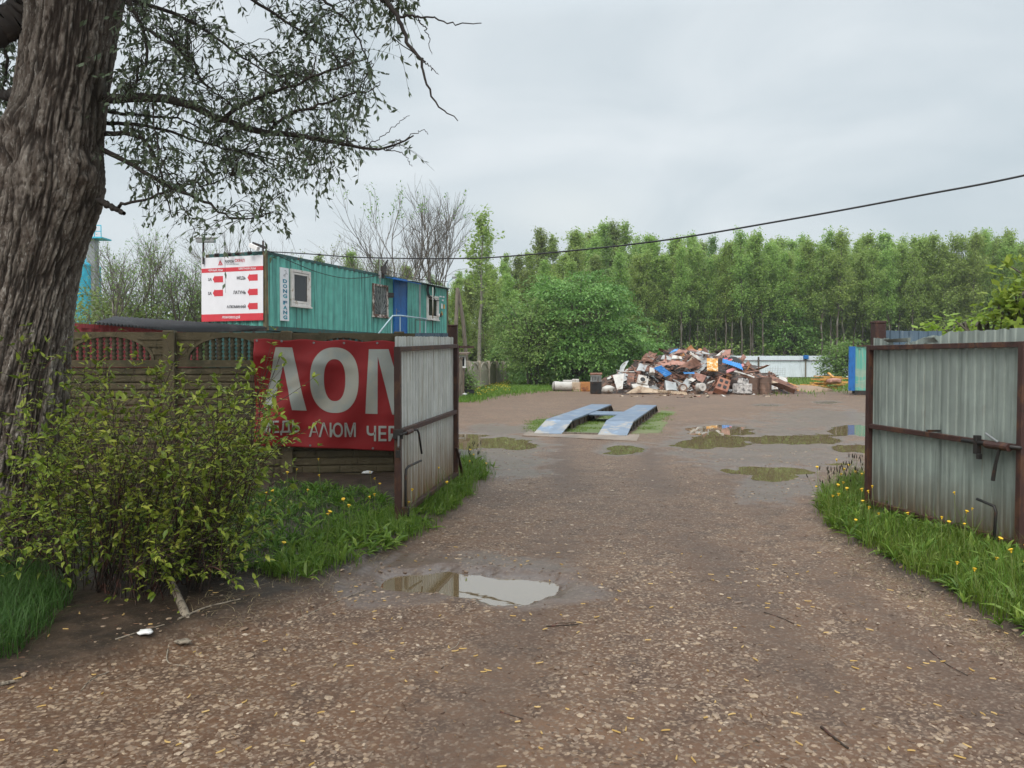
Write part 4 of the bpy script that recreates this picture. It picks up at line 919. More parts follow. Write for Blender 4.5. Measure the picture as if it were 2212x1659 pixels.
s0w, s1w = lsz(1486, 600)[0], lsz(1607, 600)[0]; z0w, z1w = lsz(1490, 630)[1], lsz(1490, 368)[1]
w2 = window(s0w, s1w, z0w, z1w, M['rustframe'], M['curtain'], False, .08)
mb = MB()
for k in range(9):                                 # window grille fanning out from a lower corner
    an = rad(12 + k * 19); c_ = ((s0w + s1w) / 2, z0w + .12); ln = 2.0
    ex = max(min(c_[0] + math.cos(an) * ln, s1w - .09), s0w + .09); tz = min(z1w - .1, c_[1] + abs((ex - c_[0]) * math.tan(an)) if abs(math.cos(an)) > .05 else z1w - .1)
    mb.tube([lpt(c_[0], c_[1], .05), lpt(c_[0] + (ex - c_[0]) * (1 if tz < z1w - .1 else (z1w - .1 - c_[1]) / max(.01, abs((ex - c_[0]) * math.tan(an)))), tz, .05)], .008, 5)
g_ = mb.build('grille', M['steel'], tcn); g_.parent = w2
s0n, s1n = lsz(1921, 560)[0], lsz(2014, 560)[0]
window(s0n, s1n, lsz(1925, 655)[1], lsz(1925, 462)[1], M['whitepaint'], M['glass'], True)
# door, awning, handle
d0, d1 = lsz(1660, 600)[0], lsz(1752, 600)[0]; dz1 = lsz(1660, 338)[1] + .02
mb = MB(); rect_on(mb, d0, d1, Z0 + .02, dz1, -.03, .05); door = mb.build('door', M['bluedoor'], tcn, bevel=.01)
mb = MB()
for q in ((d0 - .06, d0, Z0 + .02, dz1 + .06), (d1, d1 + .06, Z0 + .02, dz1 + .06), (d0, d1, dz1, dz1 + .06)): rect_on(mb, *q, -.03, .07)
f_ = mb.build('frame', M['bluedoor'], tcn); f_.parent = door
hs, hz_ = lsz(1676, 600); mb = MB(); rect_on(mb, d0 + .10, d0 + .15, 3.68, 3.95, .05, .06); mb.tube([lpt(d0 + .125, 3.85, .05), lpt(d0 + .125, 3.85, .11), lpt(d0 + .30, 3.85, .11)], .012, 6); q = mb.build('handle', M['steel'], tcn); q.parent = door
ax0, ax1 = lsz(1590, 320)[0], d1 + .1
mb = MB(); mb.hexa([lpt(ax0, 5.20, .03), lpt(ax1, 5.20, .03), lpt(ax1, 5.05, .75), lpt(ax0, 5.05, .75), lpt(ax0, 5.235, .03), lpt(ax1, 5.235, .03), lpt(ax1, 5.085, .75), lpt(ax0, 5.085, .75)]); mb.build('awning', M['bluedoor'], tcn)
mb = MB(); mb.bar(lpt(ax1 - .05, Z0 - .05, .70), lpt(ax1 - .05, 5.04, .70), .06); mb.build('awning_post', M['steel'], tcn)
mb = MB()
for k in range(40):
    a = ax1 + .05 + (CLEN - ax1 - .1) * k / 40; e = (CLEN - ax1 - .1) / 40
    z = 5.30 + (.03 if k % 2 else 0); mb.hexa([lpt(a, z, -.3), lpt(a + e, 5.30 + (.03 if (k + 1) % 2 else 0), -.3), lpt(a + e, 5.24 + (.03 if (k + 1) % 2 else 0), .25), lpt(a, z - .06, .25)] + [q + V(0, 0, .006) for q in (lpt(a, z, -.3), lpt(a + e, 5.30 + (.03 if (k + 1) % 2 else 0), -.3), lpt(a + e, 5.24 + (.03 if (k + 1) % 2 else 0), .25), lpt(a, z - .06, .25))])
mb.build('roof_edge', M['galv_green'], tcn)
# lower containers
gcn = thing('container', 'dark green container carrying the teal office, seen through the fence arches', 'container', tuple(C0))
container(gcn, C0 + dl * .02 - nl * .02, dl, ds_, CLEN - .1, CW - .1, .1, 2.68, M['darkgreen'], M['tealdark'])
R0 = P(168, 700, 18.0); R0.z = 0; R1 = P(436, 700, 22.5); R1.z = 0; rd = (R1 - R0).normalized(); R0 = R0 - rd * 1.6
rcn = thing('container', 'dull red container behind the concrete fence, left of the green one', 'container', tuple(R0))
container(rcn, R0, rd, V(-rd.y, rd.x, 0), (R1 - R0).length, 2.44, .02, 2.58, M['red'], M['red'])
# black corrugated lean-to roof over the gap
cr_ = MB(); A_, B_, C_, D_ = P(205, 697, 17.6), P(250, 684, 21.0), P(577, 707, 25.2), P(436, 716, 22.4); D_.z -= .02
def roofpt(u_, v_): q = A_.lerp(D_, u_).lerp(B_.lerp(C_, u_), v_); return q + V(0, 0, .028 * math.sin(u_ * 2 * math.pi * 34))
cr_.grid(roofpt, 272, 4, (0, 0, -.02)); finish(cr_.build('sheet_roof', M['black'], None), 'black corrugated roof sheet lying from the red container up to the office', 'roof')
mb = MB()
for (x_, z_) in ((500, 2.6), (548, 2.62), (470, 2.6)):
    q = P(x_, 715, 24.4); mb.bar((q.x, q.y, 0), (q.x, q.y, 2.66), .07)
q1, q2 = P(455, 712, 24.2), P(575, 712, 24.9); mb.bar((q1.x, q1.y, 2.70), (q2.x, q2.y, 2.70), .08); finish(mb.build('timber_trestle', M['darksteel'], None), 'dark trestle posts and beam below the end of the teal office', 'trestle')
# ---- price board on the short end
ns = -dl; es = C0 + ns * .05
def sp(a, b_, off=.05): return onpl(*zz2(a, b_), C0 + ns * off, ns)
sg = thing('sign_board', 'white board with red arrows and a metals list on the end of the teal office', 'sign', tuple(sp(360, 678)))
def splate(poly, o1, o2, mt, name, parent=sg):
    mb = MB(); k = len(poly); mb.add([sp(*p, o2) for p in poly] + [sp(*p, o1) for p in poly], [tuple(range(k)), tuple(range(2 * k - 1, k - 1, -1))] + [(k + i, k + (i + 1) % k, (i + 1) % k, i) for i in range(k)])
    return mb.build(name, mt, parent)
YB = lambda x_, y_: y_ - (x_ - 113) * .0
splate([(112, 166), (608, 140), (609, 665), (113, 678)], .045, .07, M['signwhite'], 'board')
splate([(113, 252), (608, 228), (608, 262), (113, 286)], .071, .074, M['signred'], 'red_band')
splate([(113, 620), (609, 607), (609, 665), (113, 678)], .071, .074, M['signred'], 'red_band')
TXT = [('АКРОН', (298, 180, 374, 206), 'black_ink'), ('СКРАП', (381, 172, 458, 198), 'signred'), ('Северо-Запад', (298, 206, 412, 222), 'grey_ink'), ('ЧЕРНЫЙ ЛОМ', (166, 251, 282, 272), 'signwhite'), ('ЦВЕТНОЙ ЛОМ', (412, 237, 548, 260), 'signwhite'),
       ('3А', (166, 325, 195, 350), 'black_ink'), ('5А', (166, 437, 195, 462), 'black_ink'), ('МЕДЬ', (397, 312, 467, 342), 'black_ink'), ('ЛАТУНЬ', (368, 427, 468, 455), 'black_ink'), ('АЛЮМИНИЙ', (316, 538, 468, 569), 'black_ink'), ('ломовоз.рф', (278, 627, 425, 657), 'signwhite')]
for s_, bx_, mt_ in TXT: text_fit(s_, bx_, lambda a, b_: sp(a, b_, .0775), M[mt_], sg, .018)
for cx_, cy_ in ((243, 336), (243, 447), (522, 322), (522, 438), (522, 552)):
    p_ = [(cx_ - 40, cy_), (cx_ - 22, cy_ - 32), (cx_ - 22, cy_ - 24), (cx_ + 42, cy_ - 27), (cx_ + 43, cy_ + 24), (cx_ - 22, cy_ + 26), (cx_ - 22, cy_ + 34)]
    splate(p_, .071, .0745, M['signred'], 'arrow')
# red triangular emblem, an A of slanting bars
for p_ in ([(246, 224), (254, 224), (266, 190), (262, 178)], [(262, 178), (266, 190), (276, 222), (284, 222)], [(257, 224), (262, 210), (272, 208), (273, 213), (266, 214), (264, 224)], [(264, 196), (267, 196), (270, 204), (263, 206)], [(267, 219), (273, 217), (275, 222), (266, 224)]):
    splate(p_, .071, .0745, M['signred'], 'emblem')
for a, b_ in ((237, 148), (335, 143), (400, 139), (500, 132)):
    sl = thing('spotlight', 'small spotlight on a bent arm above the white scrap metal board', 'spotlight', tuple(sp(a, b_ - 6, .05)), group='spotlights above the board')
    mb = MB(); mb.tube([sp(a, b_ - 12, .03), sp(a, b_ - 14, .22)], .012, 6); mb.build('arm', M['darksteel'], sl); mb = MB(); mb.box(sp(a, b_ - 8, .25), (.14, .08, .10), Matrix.Rotation(.5, 3, 'X')); mb.build('head', M['darksteel'], sl, bevel=.01)
mb = MB()
for k in range(6):
    x_ = 170 + k * 70; mb.tube([sp(x_, 676 - k * 2, .06), sp(x_ + 3, 690 - k * 2, .05), sp(x_ + 1, 700 - k * 2, .03)], .008, 5)
mb.build('tie', M['cable'], sg)
# ---- upright shop sign on the long side
vs_ = thing('sign_board', 'narrow upright white sign with stacked blue letters beside the office window', 'sign', tuple(lp(775, 668)))
e0, e1, f0, f1 = lsz(743, 500)[0], lsz(807, 500)[0], lsz(745, 668)[1], lsz(745, 240)[1]
mb = MB(); rect_on(mb, e0, e1, f0, f1, .0, .05); mb.build('board', M['signwhite'], vs_)
def vsp(u_, v_): return lpt(e0 + (e1 - e0) * u_, f1 + (f0 - f1) * v_, .054)
for k, ch in enumerate('DONG'): text_fit(ch, (.24, .215 + k * .094, .76, .288 + k * .094), vsp, M['navy_ink'], vs_, .05)
for k, ch in enumerate('FANG'): text_fit(ch, (.24, .622 + k * .092, .76, .695 + k * .092), vsp, M['navy_ink'], vs_, .05)
mb = MB()                                         # grey outline of a long-legged bird
for pth in ([(.45, .06), (.55, .045), (.66, .06), (.62, .09), (.55, .12)], [(.62, .09), (.74, .10), (.80, .12)], [(.55, .12), (.40, .13), (.30, .15)], [(.55, .12), (.50, .155), (.52, .175)], [(.42, .13), (.38, .165)]):
    for a, b_ in zip(pth, pth[1:]): mb.bar(vsp(*a), vsp(*b_), .02, .004, tuple(nl))
mb.build('emblem', M['grey_ink'], vs_)
# ---- warning triangle, faint stencils, hose, lamp
tr_ = thing('warning_sign', 'yellow triangular hazard sign by the last office window', 'sign', tuple(lp(2045, 628)))
for pl, o1, o2, mt in (([(2036, 628), (2055, 624), (2046, 588)], .0, .03, 'yellow'), ([(2045, 606), (2049, 605), (2046, 613), (2049, 612), (2044, 622), (2046, 615), (2043, 616)], .031, .034, 'black_ink')):
    mb = MB(); k = len(pl); mb.add([lp(*p, o2) for p in pl] + [lp(*p, o1) for p in pl], [tuple(range(k)), tuple(range(2 * k - 1, k - 1, -1))] + [(i, k + i, k + (i + 1) % k, (i + 1) % k) for i in range(k)]); mb.build('plate' if mt == 'yellow' else 'symbol', M[mt], tr_)
mb = MB()
for a, b_, w_, h_ in ((2030, 474, 34, 8), (2056, 478, 20, 9), (2050, 505, 18, 9), (2044, 552, 10, 30)):
    mb = MB(); s_, z_ = lsz(a, b_); rect_on(mb, s_ - .05, s_ + .05 + w_ * .004, z_ - h_ * .004, z_ + h_ * .004, -.01, .012); mb.build('stencil_mark', M['signwhite'], tcn)
s_, z_ = lsz(2064, 556); mb = MB(); rect_on(mb, s_ - .06, s_ + .06, z_ - .1, z_ + .1, -.01, .012); mb.build('yellow_mark', M['yellow'], tcn)
s_, z_ = lsz(1944, 428); mb = MB()
for k in range(3):
    r_ = .37 - .03 * k; mb.tube([lpt(s_ + r_ * 1.1 * math.cos(a), z_ + r_ * math.sin(a), .08 + .03 * k) for a in np.linspace(0, 2 * math.pi, 25)], .022, 6, False)
mb.tube([lpt(s_ + .2, z_ - .32, .1), lpt(s_ + .5, z_ - .42, .08), lpt(s_ + .9, z_ - .40, .08)], .02, 6); finish(mb.build('cable_coil', M['cable'], None, smooth=True), 'coil of black cable hung above the last office window', 'cable')
fl = thing('lamp', 'small round lamp beside the last office window', 'lamp', tuple(lp(2026, 626)))
mb = MB(); mb.lathe([(.02, 0), (.07, .03), (.10, .10), (.09, .11)], lp(2024, 626, .06), tuple(nl), 14); mb.build('housing', M['darksteel'], fl); mb = MB(); mb.lathe([(.001, 0), (.085, .0), (.001, .03)], lp(2024, 626, .175), tuple(nl), 14); mb.build('lens', M['white'], fl)
bx = MB(); s_, z_ = lsz(1617, 465); bx.box(lpt(s_, z_, .1), (.25, .2, .2), Matrix.Rotation(.4, 3, 'Z')); bx.build('junction_box', M['darksteel'], tcn, bevel=.01)
# ---- stair landing railing before the door
rl = thing('handrail', 'pale blue tubular handrail of the landing before the blue office door', 'railing', tuple(lpt(d0, Z0 - .1, 1.0)))
def lq(a, b_, off=1.0): return onpl(*zz2(a, b_), C0 + nl * off, nl)
mb = MB(); mb.tube([lq(1535, 775), lq(1650, 630), lq(1710, 628), lq(1925, 655)], .03, 8); mb.build('rail', M['railblue'], rl, smooth=True)
for a in (1640, 1710, 1915):
    mb = MB(); q = lq(a, 632 if a < 1800 else 655); mb.tube([q, V(q.x, q.y, Z0 - .25)], .022, 7); mb.build('baluster', M['railblue'], rl)
mb = MB(); mb.tube([lq(1832, 662), lq(1975, 668)], .02, 6); q = lq(1832, 662); mb.tube([q, V(q.x, q.y, Z0 - .2)], .018, 6); q = lq(1973, 668); mb.tube([q, V(q.x, q.y, Z0 - .2)], .018, 6); mb.build('brace', M['darksteel'], rl)
mb = MB(); q0, q1 = lq(1600, 790), lq(1990, 790); s_a = (q0 - C0).dot(dl); s_b = (q1 - C0).dot(dl); rect_on(mb, s_a, s_b, Z0 - .34, Z0 - .26, .06, 1.1); mb.build('landing', M['rustbeam'], rl)
mb = MB(); a_ = lq(1973, 400, .4); mb.tube([a_, V(a_.x, a_.y, lsz(1973, 660)[1])], .025, 7); finish(mb.build('downpipe', M['galv'], None), 'thin pale pipe standing before the last office window', 'pipe')
# ---- cameras, aerials and cables on the roof edge
cm = thing('security_camera', 'grey security camera on a black pole at the left roof corner above the board', 'camera', tuple(sp(128, 215)))
mb = MB(); mb.tube([sp(127, 215, .12), sp(128, 35, .12)], .035, 7); mb.build('pole', M['darksteel'], cm); mb = MB(); q = sp(148, 24, .14); mb.box(q, (.62, .16, .13)); mb.box(q + V(0, 0, .085), (.74, .2, .02)); mb.build('housing', M['steel'], cm, bevel=.01)
cm = thing('security_camera', 'white tilted security camera on a black cross bar above the corner of the board', 'camera', tuple(sp(608, 100)))
mb = MB(); mb.tube([sp(608, 108, .1), sp(608, 25, .1)], .03, 7); mb.bar(sp(525, 46, .12), sp(633, 84, .12), .06, .09); mb.build('mount', M['darksteel'], cm); mb = MB(); mb.bar(sp(505, 62, .2), sp(570, 92, .2), .14, .14); mb.build('housing', M['white'], cm, bevel=.01)
cm = thing('security_camera', 'dark camera on an angled arm above the middle of the office roof', 'camera', tuple(lp(1575, 290)))
mb = MB(); mb.tube([lp(1575, 330, .1), lp(1577, 240, .1), lp(1612, 178, .3)], [.06, .05, .03], 7); mb.box(lp(1580, 262, .15), (.2, .2, .32)); mb.build('arm', M['darksteel'], cm)
mb = MB(); mb.tube([lp(1549, 370, .1), lp(1547, 0, .1)], .022, 6); mb.box(lp(1549, 300, .1), (.1, .1, .3)); finish(mb.build('aerial_mast', M['steel'], None), 'thin grey mast rising from the middle of the office wall', 'mast')
lm = thing('lamp', 'lamp on a bent arm at the far roof corner of the teal office', 'lamp', tuple(lp(2095, 400)))
mb = MB(); mb.tube([lp(2098, 425, .1), lp(2093, 370, .1), lp(2110, 345, .15), lp(2150, 318, .35)], .035, 7); mb.build('arm', M['railblue'], lm); mb = MB(); mb.box(lp(2146, 322, .35), (.22, .12, .09)); mb.build('head', M['steel'], lm)
def cable(name, pts, r, label, n=60):
    mb = MB(); mb.tube([tuple(q) for q in smooth_poly(pts, n)], r, 6); return finish(mb.build(name, M['cable'], None, smooth=True), label, 'cable')
cable('cable', [lp(640, 105, .1), lp(860, 205, .12), lp(1050, 280, .12), lp(1250, 325, .12), lp(1430, 322, .12), lp(1560, 300, .12)], .014, 'sagging pale cable slung along the upper wall of the office')
cable('cable', [lp(1575, 250, .1), lp(1750, 310, .2), lp(1950, 345, .2), lp(2095, 355, .15)], .012, 'thin cable from the roof mast to the far corner lamp')
W_ = [P(570, 543, 25.2), P(660, 548, 24), P(780, 556, 22.5), P(970, 558.5, 20.5), P(1106, 553, 19), P(1400, 523.5, 16.2), P(1700, 475, 14.2), P(2000, 420, 13), P(2212, 379, 12.3), P(2700, 268, 11)]
cable('power_cable', W_, .017, 'long black overhead cable sagging across the yard from the office roof', 120)
sl_ = MB(); q = P(690, 550, 23.6); sl_.lathe([(.02, -.06), (.035, 0), (.02, .06)], q, (1, 0, 0), 8); finish(sl_.build('cable_clamp', M['cable'], None), 'small black clamp on the overhead cable near the office', 'clamp')
# ---- container on the right
K0 = P(1847, 800, 38.6); K0.z = 0; kd = V(.935, -.355, 0).normalized(); kp = V(-kd.y, kd.x, 0)
M['tealgrey'] = mat('chalky_green_paint', (.24, .36, .29), .6, layers=[((.11, .36, .29), 1.1, (.3, .3, 1.4), .46, .5), ((.30, .34, .25), 3, (4, 4, .4), .5, .7), ((.25, .12, .05), 3, (3, 3, .5), .64, .72)])
kc = thing('container', 'pale green container with a blue door end, half hidden by the right gate leaf', 'container', tuple(K0))
container(kc, K0, kd, kp, 6.06, 2.44, .22, 2.42, M['tealgrey'], M['tealgrey'], M['tealgrey'])
mb = MB(); mb.hexa([K0 - kd * .012 + kp * .0 + V(0, 0, .2), K0 - kd * .002 + V(0, 0, .2), K0 - kd * .002 + kp * 2.44 + V(0, 0, .2), K0 - kd * .10 + kp * 2.44 + V(0, 0, .2), K0 - kd * .012 + V(0, 0, 2.44), K0 - kd * .002 + V(0, 0, 2.44), K0 - kd * .002 + kp * 2.44 + V(0, 0, 2.44), K0 - kd * .10 + kp * 2.44 + V(0, 0, 2.44)])
kdoor = mb.build('door', M['bluedoor'], kc)
mb = MB()
for q in (.5, 1.0, 1.5, 2.0): mb.tube([K0 - kd * .11 + kp * q + V(0, 0, .3), K0 - kd * .11 + kp * q + V(0, 0, 2.3)], .025, 6)
q = mb.build('lock_rod', M['bluedoor'], kc); q.parent = kdoor
mb = MB(); mb.bar(K0 - kd * .15 + V(0, 0, .21), K0 - kd * .15 + V(0, 0, 2.43), .30, .22, tuple(kp)); mb.build('door_edge', M['bluedoor'], kc)
mb = MB(); mb.bar(K0 + V(0, 0, .11), K0 + kd * 6.06 + V(0, 0, .11), .25, .2); mb.bar(K0 + kp * 2.2 + V(0, 0, .11), K0 + kp * 2.2 + kd * 6 + V(0, 0, .11), .25, .2); mb.build('sleeper', M['darksteel'], kc)
mb = MB(); mb.bar(K0 + kd * .05 + V(0, 0, 2.46), K0 + kd * 6 + V(0, 0, 2.46), .14, .06); mb.tube([K0 - kd * .1 + V(0, 0, 2.43), K0 - kd * .1 + V(0, 0, 2.72)], .03, 5); mb.build('rusty_edge', M['brownsteel'], kc)

# ================================================================== FAR YARD
# A-frame pole, booth, post, box
pa = thing('utility_pole', 'leaning grey wooden A-frame pole beyond the office corner', 'pole', tuple(V(-3.1, 42, 0)))
mb = MB(); a_ = P(988, 622, 42); b_ = P(980, 812, 42); mb.tube([V(b_.x, 42, -.1), a_], [.13, .10], 9); mb.build('pole', M['wood'], pa); mb = MB(); a2 = P(990, 627, 42); b2 = P(1012, 812, 42); mb.tube([V(b2.x, 42.6, -.1), P(1001, 700, 42.3), a2], [.12, .11, .09], 9); mb.build('brace', M['wood'], pa)
bo = thing('booth', 'small brown wooden booth with a white window behind the left gate post', 'booth', (-2.9, 36.6, 0))
mb = MB(); mb.box((-3.35, 37.0, .98), (2.2, 1.8, 1.96)); mb.build('wall', M['shedwood'], bo); mb = MB(); mb.hexa([V(-4.6, 35.8, 2.0), V(-2.05, 35.8, 2.0), V(-2.05, 38.1, 2.08), V(-4.6, 38.1, 2.08), V(-4.6, 35.8, 2.07), V(-2.05, 35.8, 2.07), V(-2.05, 38.1, 2.15), V(-4.6, 38.1, 2.15)]); mb.build('roof', M['shedwood'], bo)
mb = MB()
for q in ((-2.33, 1.93, .34, .08), (-2.33, 1.42, .34, .08), (-2.48, 1.67, .06, .44), (-2.20, 1.67, .06, .44)): mb.box((q[0], 36.08, q[1]), (q[2], .05, q[3]))
wb = mb.build('window', M['white'], bo); mb = MB(); mb.box((-2.33, 36.10, 1.67), (.24, .02, .44)); q = mb.build('pane', M['glass'], bo); q.parent = wb
mb = MB(); q = P(994, 800, 34.5); mb.box((q.x, 34.5, .88), (.20, .20, 1.86)); mb.box((q.x, 34.5, 1.83), (.26, .26, .05)); finish(mb.build('wooden_post', M['wood'], None, bevel=.01), 'thick grey wooden post in the grass just right of the left gate leaf', 'post')
mb = MB(); a_, b_ = P(985, 749, 33), P(1016, 750, 33.6); mb.bar(a_, b_, .5, .09); mb.bar(V(a_.x + .08, 33, 0), V(a_.x + .08, 33, a_.z), .1); finish(mb.build('porch_roof', M['brownsteel'], None), 'rusty brown slab roof on a post jutting out behind the left gate post', 'roof')
bxo = MB(); q = G(1013, 857); bxo.box((q.x, q.y, .16), (.42, .4, .30), Matrix.Rotation(.4, 3, 'Z')); bxo.box((q.x, q.y, .325), (.46, .44, .03), Matrix.Rotation(.4, 3, 'Z')); finish(bxo.build('black_box', M['black'], None, bevel=.015), 'black plastic box lying in the grass by the wooden post', 'box')
def lump(name, c, r, mt, label, cat, seed=1, group=None):
    ic = np.array(ICO); bm = bmesh.new(); vs = [bm.verts.new(q) for q in ic]; [bm.faces.new([vs[i] for i in f]) for f in ICF]
    bmesh.ops.subdivide_edges(bm, edges=bm.edges[:], cuts=2, use_grid_fill=True, smooth=.9)
    v = np.array([tuple(q.co) for q in bm.verts]); fs = [[q.index for q in f.verts] for f in bm.faces] if not bm.verts.index_update() else 0; bm.free()
    v = v * (1 + .45 * (vnoise(v[:, 0] * 2.1 + seed, v[:, 1] * 2.1 + v[:, 2] * 1.7, seed)[:, None] - .5)) * np.array(r) + np.array(c)
    mb = MB(); mb.add(v, fs); return finish(mb.build(name, mt, None, smooth=True), label, cat, group)
q = G(1001, 858); lump('plastic_bag', (q.x, q.y, .1), (.22, .15, .12), M['white'], 'crumpled pale plastic bag beside the black box in the grass', 'bag', 4)
# far concrete fence with blind arches
ff_ = thing('concrete_fence', 'pale concrete fence with blind arches receding in the grass at the yard edge', 'fence', tuple(P(1000, 800, 40)))
fa, fb = P(982, 800, 37.5), P(1098, 800, 63); fa.z = fb.z = 0; d2 = (fb - fa).normalized(); n2 = V(d2.y, -d2.x, 0); n2 = n2 if n2.y < 0 else -n2
Lf = (fb - fa).length; ns_ = 6
for k in range(ns_ + 1):
    mb = MB(); a_ = fa + d2 * (Lf * k / ns_); hh = 1.72 + (.35 if k == ns_ else 0); mb.bar(a_ + V(0, 0, -.1), a_ + V(0, 0, hh), .2, .22, tuple(n2)); mb.build('post', M['concrete_pale'], ff_)
    if k == ns_: break
    s = Lf / ns_; mb = MB()
    for j in range(9):
        z0 = .02 + j * .125; mb.hexa([a_ + d2 * .11 + V(0, 0, z0) + n2 * (-.03 + .05), a_ + d2 * (s - .11) + V(0, 0, z0) + n2 * .02, a_ + d2 * (s - .11) + V(0, 0, z0) - n2 * .05, a_ + d2 * .11 + V(0, 0, z0) - n2 * .05,
                                       a_ + d2 * .11 + V(0, 0, z0 + .118) + n2 * .045, a_ + d2 * (s - .11) + V(0, 0, z0 + .118) + n2 * .045, a_ + d2 * (s - .11) + V(0, 0, z0 + .118) - n2 * .05, a_ + d2 * .11 + V(0, 0, z0 + .118) - n2 * .05])
    mb.build('panel', M['concrete_pale'], ff_)
    mb = MB(); mb.hexa([a_ + d2 * .11 + V(0, 0, 1.15) + n2 * .0, a_ + d2 * (s - .11) + V(0, 0, 1.15) + n2 * .0, a_ + d2 * (s - .11) + V(0, 0, 1.15) - n2 * .06, a_ + d2 * .11 + V(0, 0, 1.15) - n2 * .06,
                        a_ + d2 * .11 + V(0, 0, 1.68) + n2 * .0, a_ + d2 * (s - .11) + V(0, 0, 1.68) + n2 * .0, a_ + d2 * (s - .11) + V(0, 0, 1.68) - n2 * .06, a_ + d2 * .11 + V(0, 0, 1.68) - n2 * .06])
    pts = [a_ + d2 * (s / 2 + math.cos(t_) * s * .36) + V(0, 0, 1.17 + .42 * math.sin(t_)) + n2 * .02 for t_ in np.linspace(0, math.pi, 13)]
    for p1, p2 in zip(pts, pts[1:]): mb.bar(p1, p2, .06, .05)
    mb.build('arch_panel', M['concrete_pale'], ff_)
# far white sheet fence
wf = thing('metal_fence', 'white ribbed sheet fence at the back of the yard below the wood', 'fence', (30, 80, 0))
mb = MB(); M['whitesheet'] = mat('white_fence_sheet', (.62, .68, .74), .45, .1, var=.04, layers=[((.45, .5, .54), 1.5, (3, 3, .3), .55, .7)])
v, f = corr_sheet((18, 80, 0), (40, 79, 0), .05, 2.25, .05, 2.25, V(0, -1, 0), .22, .03, 0, .03, 9); solid(mb, v, f, V(0, -1, 0)); mb.build('sheet', M['whitesheet'], wf)
mb = MB(); mb.bar((18, 79.9, 1.75), (40, 78.9, 1.75), .06, .07); mb.build('rail', M['brownsteel'], wf)
for px_ in (1560, 1636, 1737, 1820):
    q = P(px_, 800, 79.75); mb = MB(); mb.bar((q.x, 79.4, -.1), (q.x, 79.4, 2.15), .13); mb.build('post', M['rustbeam'] if px_ != 1737 else M['wood'], wf)
    if px_ == 1737: mb = MB(); mb.box((q.x, 79.3, 2.1), (.5, .3, .4)); mb.build('post_cap', M['bluedoor'], wf, bevel=.05)
# blue silo tower
st_ = P(150, 700, 72); si = thing('silo', 'tall cyan steel silo with a railed platform, half hidden by the old tree', 'silo', (st_.x, 72, 0))
RS = 2.7; mb = MB(); mb.lathe([(RS, 0), (RS, 10.6), (RS * .5, 11.6), (.5, 11.8)], (st_.x, 72, 0), n=32); mb.build('tank', M['cyan'], si)
mb = MB()
for z in (2.6, 5.2, 7.8, 10.4): mb.lathe([(RS, 0), (RS + .05, .02), (RS + .05, .12), (RS, .14)], (st_.x, 72, z), n=32)
mb.build('hoop', M['cyan'], si)
tq = P(207, 525, 71.5); mb = MB(); mb.box((tq.x - .3, 71.5, 6.5), (.75, .75, 13.0)); mb.build('ladder_tower', M['steel'], si)
mb = MB(); mb.box((tq.x, 71.5, 11.9 + 1.1), (2.0, 1.8, .12))
for q in (-.95, -.3, .35, .95): mb.bar((tq.x + q, 70.65, 13.0), (tq.x + q, 70.65, 14.1), .06)
mb.bar((tq.x - .95, 70.65, 14.1), (tq.x + .95, 70.65, 14.1), .07); mb.bar((tq.x - .95, 70.65, 13.55), (tq.x + .95, 70.65, 13.55), .06); mb.build('platform', M['cyan'], si)

# ---- weighbridge
wv = V(.262, .965, 0); wu = V(.965, -.262, 0); W0 = V(.506, 17.87, 0)
wb_ = thing('weighbridge', 'blue steel vehicle weighbridge of two ramped tracks joined by a cross plate', 'weighbridge', tuple(W0))
def wp(u_, v_, z): return W0 + wu * u_ + wv * v_ + V(0, 0, z)
PZ, RL, PLN = .245, 1.36, 7.0
for u0 in (0.0, 1.50):
    us = u0; ue = u0 + .66
    mb = MB(); mb.hexa([wp(us, 0, .0), wp(ue, 0, .0), wp(ue, RL, PZ - .03), wp(us, RL, PZ - .03), wp(us, 0, .025), wp(ue, 0, .025), wp(ue, RL, PZ), wp(us, RL, PZ)]); mb.build('ramp', M['wornramp'], wb_)
    for k in range(2):
        a0, a1 = RL + .012 + k * (PLN / 2), RL + (k + 1) * PLN / 2 - .012
        mb = MB(); mb.hexa([wp(us, a0, PZ - .03), wp(ue, a0, PZ - .03), wp(ue, a1, PZ - .03), wp(us, a1, PZ - .03), wp(us, a0, PZ + .003), wp(ue, a0, PZ + .003), wp(ue, a1, PZ + .003), wp(us, a1, PZ + .003)]); mb.build('platform', M['platform'], wb_)
    for uu in (us + .05, ue - .05):                   # I-beams under the plate edges
        mb = MB()
        for (w_, z0, z1) in ((.10, .0, .02), (.02, .02, PZ - .055), (.10, PZ - .055, PZ - .034)):
            mb.hexa([wp(uu - w_ / 2, RL, z0), wp(uu + w_ / 2, RL, z0), wp(uu + w_ / 2, RL + PLN, z0), wp(uu - w_ / 2, RL + PLN, z0), wp(uu - w_ / 2, RL, z1), wp(uu + w_ / 2, RL, z1), wp(uu + w_ / 2, RL + PLN, z1), wp(uu - w_ / 2, RL + PLN, z1)])
        for k in range(9):
            a = RL + .3 + k * .8; mb.hexa([wp(uu - .045, a, .02), wp(uu + .045, a, .02), wp(uu + .045, a + .02, .02), wp(uu - .045, a + .02, .02), wp(uu - .045, a, PZ - .056), wp(uu + .045, a, PZ - .056), wp(uu + .045, a + .02, PZ - .056), wp(uu - .045, a + .02, PZ - .056)])
        mb.build('beam', M['rustbeam'], wb_)
    mb = MB(); e = RL + PLN; mb.hexa([wp(us, e, PZ - .04), wp(ue, e, PZ - .04), wp(ue, e + .5, 0), wp(us, e + .5, 0), wp(us, e, PZ - .005), wp(ue, e, PZ - .005), wp(ue, e + .5, .03), wp(us, e + .5, .03)]); mb.build('ramp', M['rustbeam'], wb_)
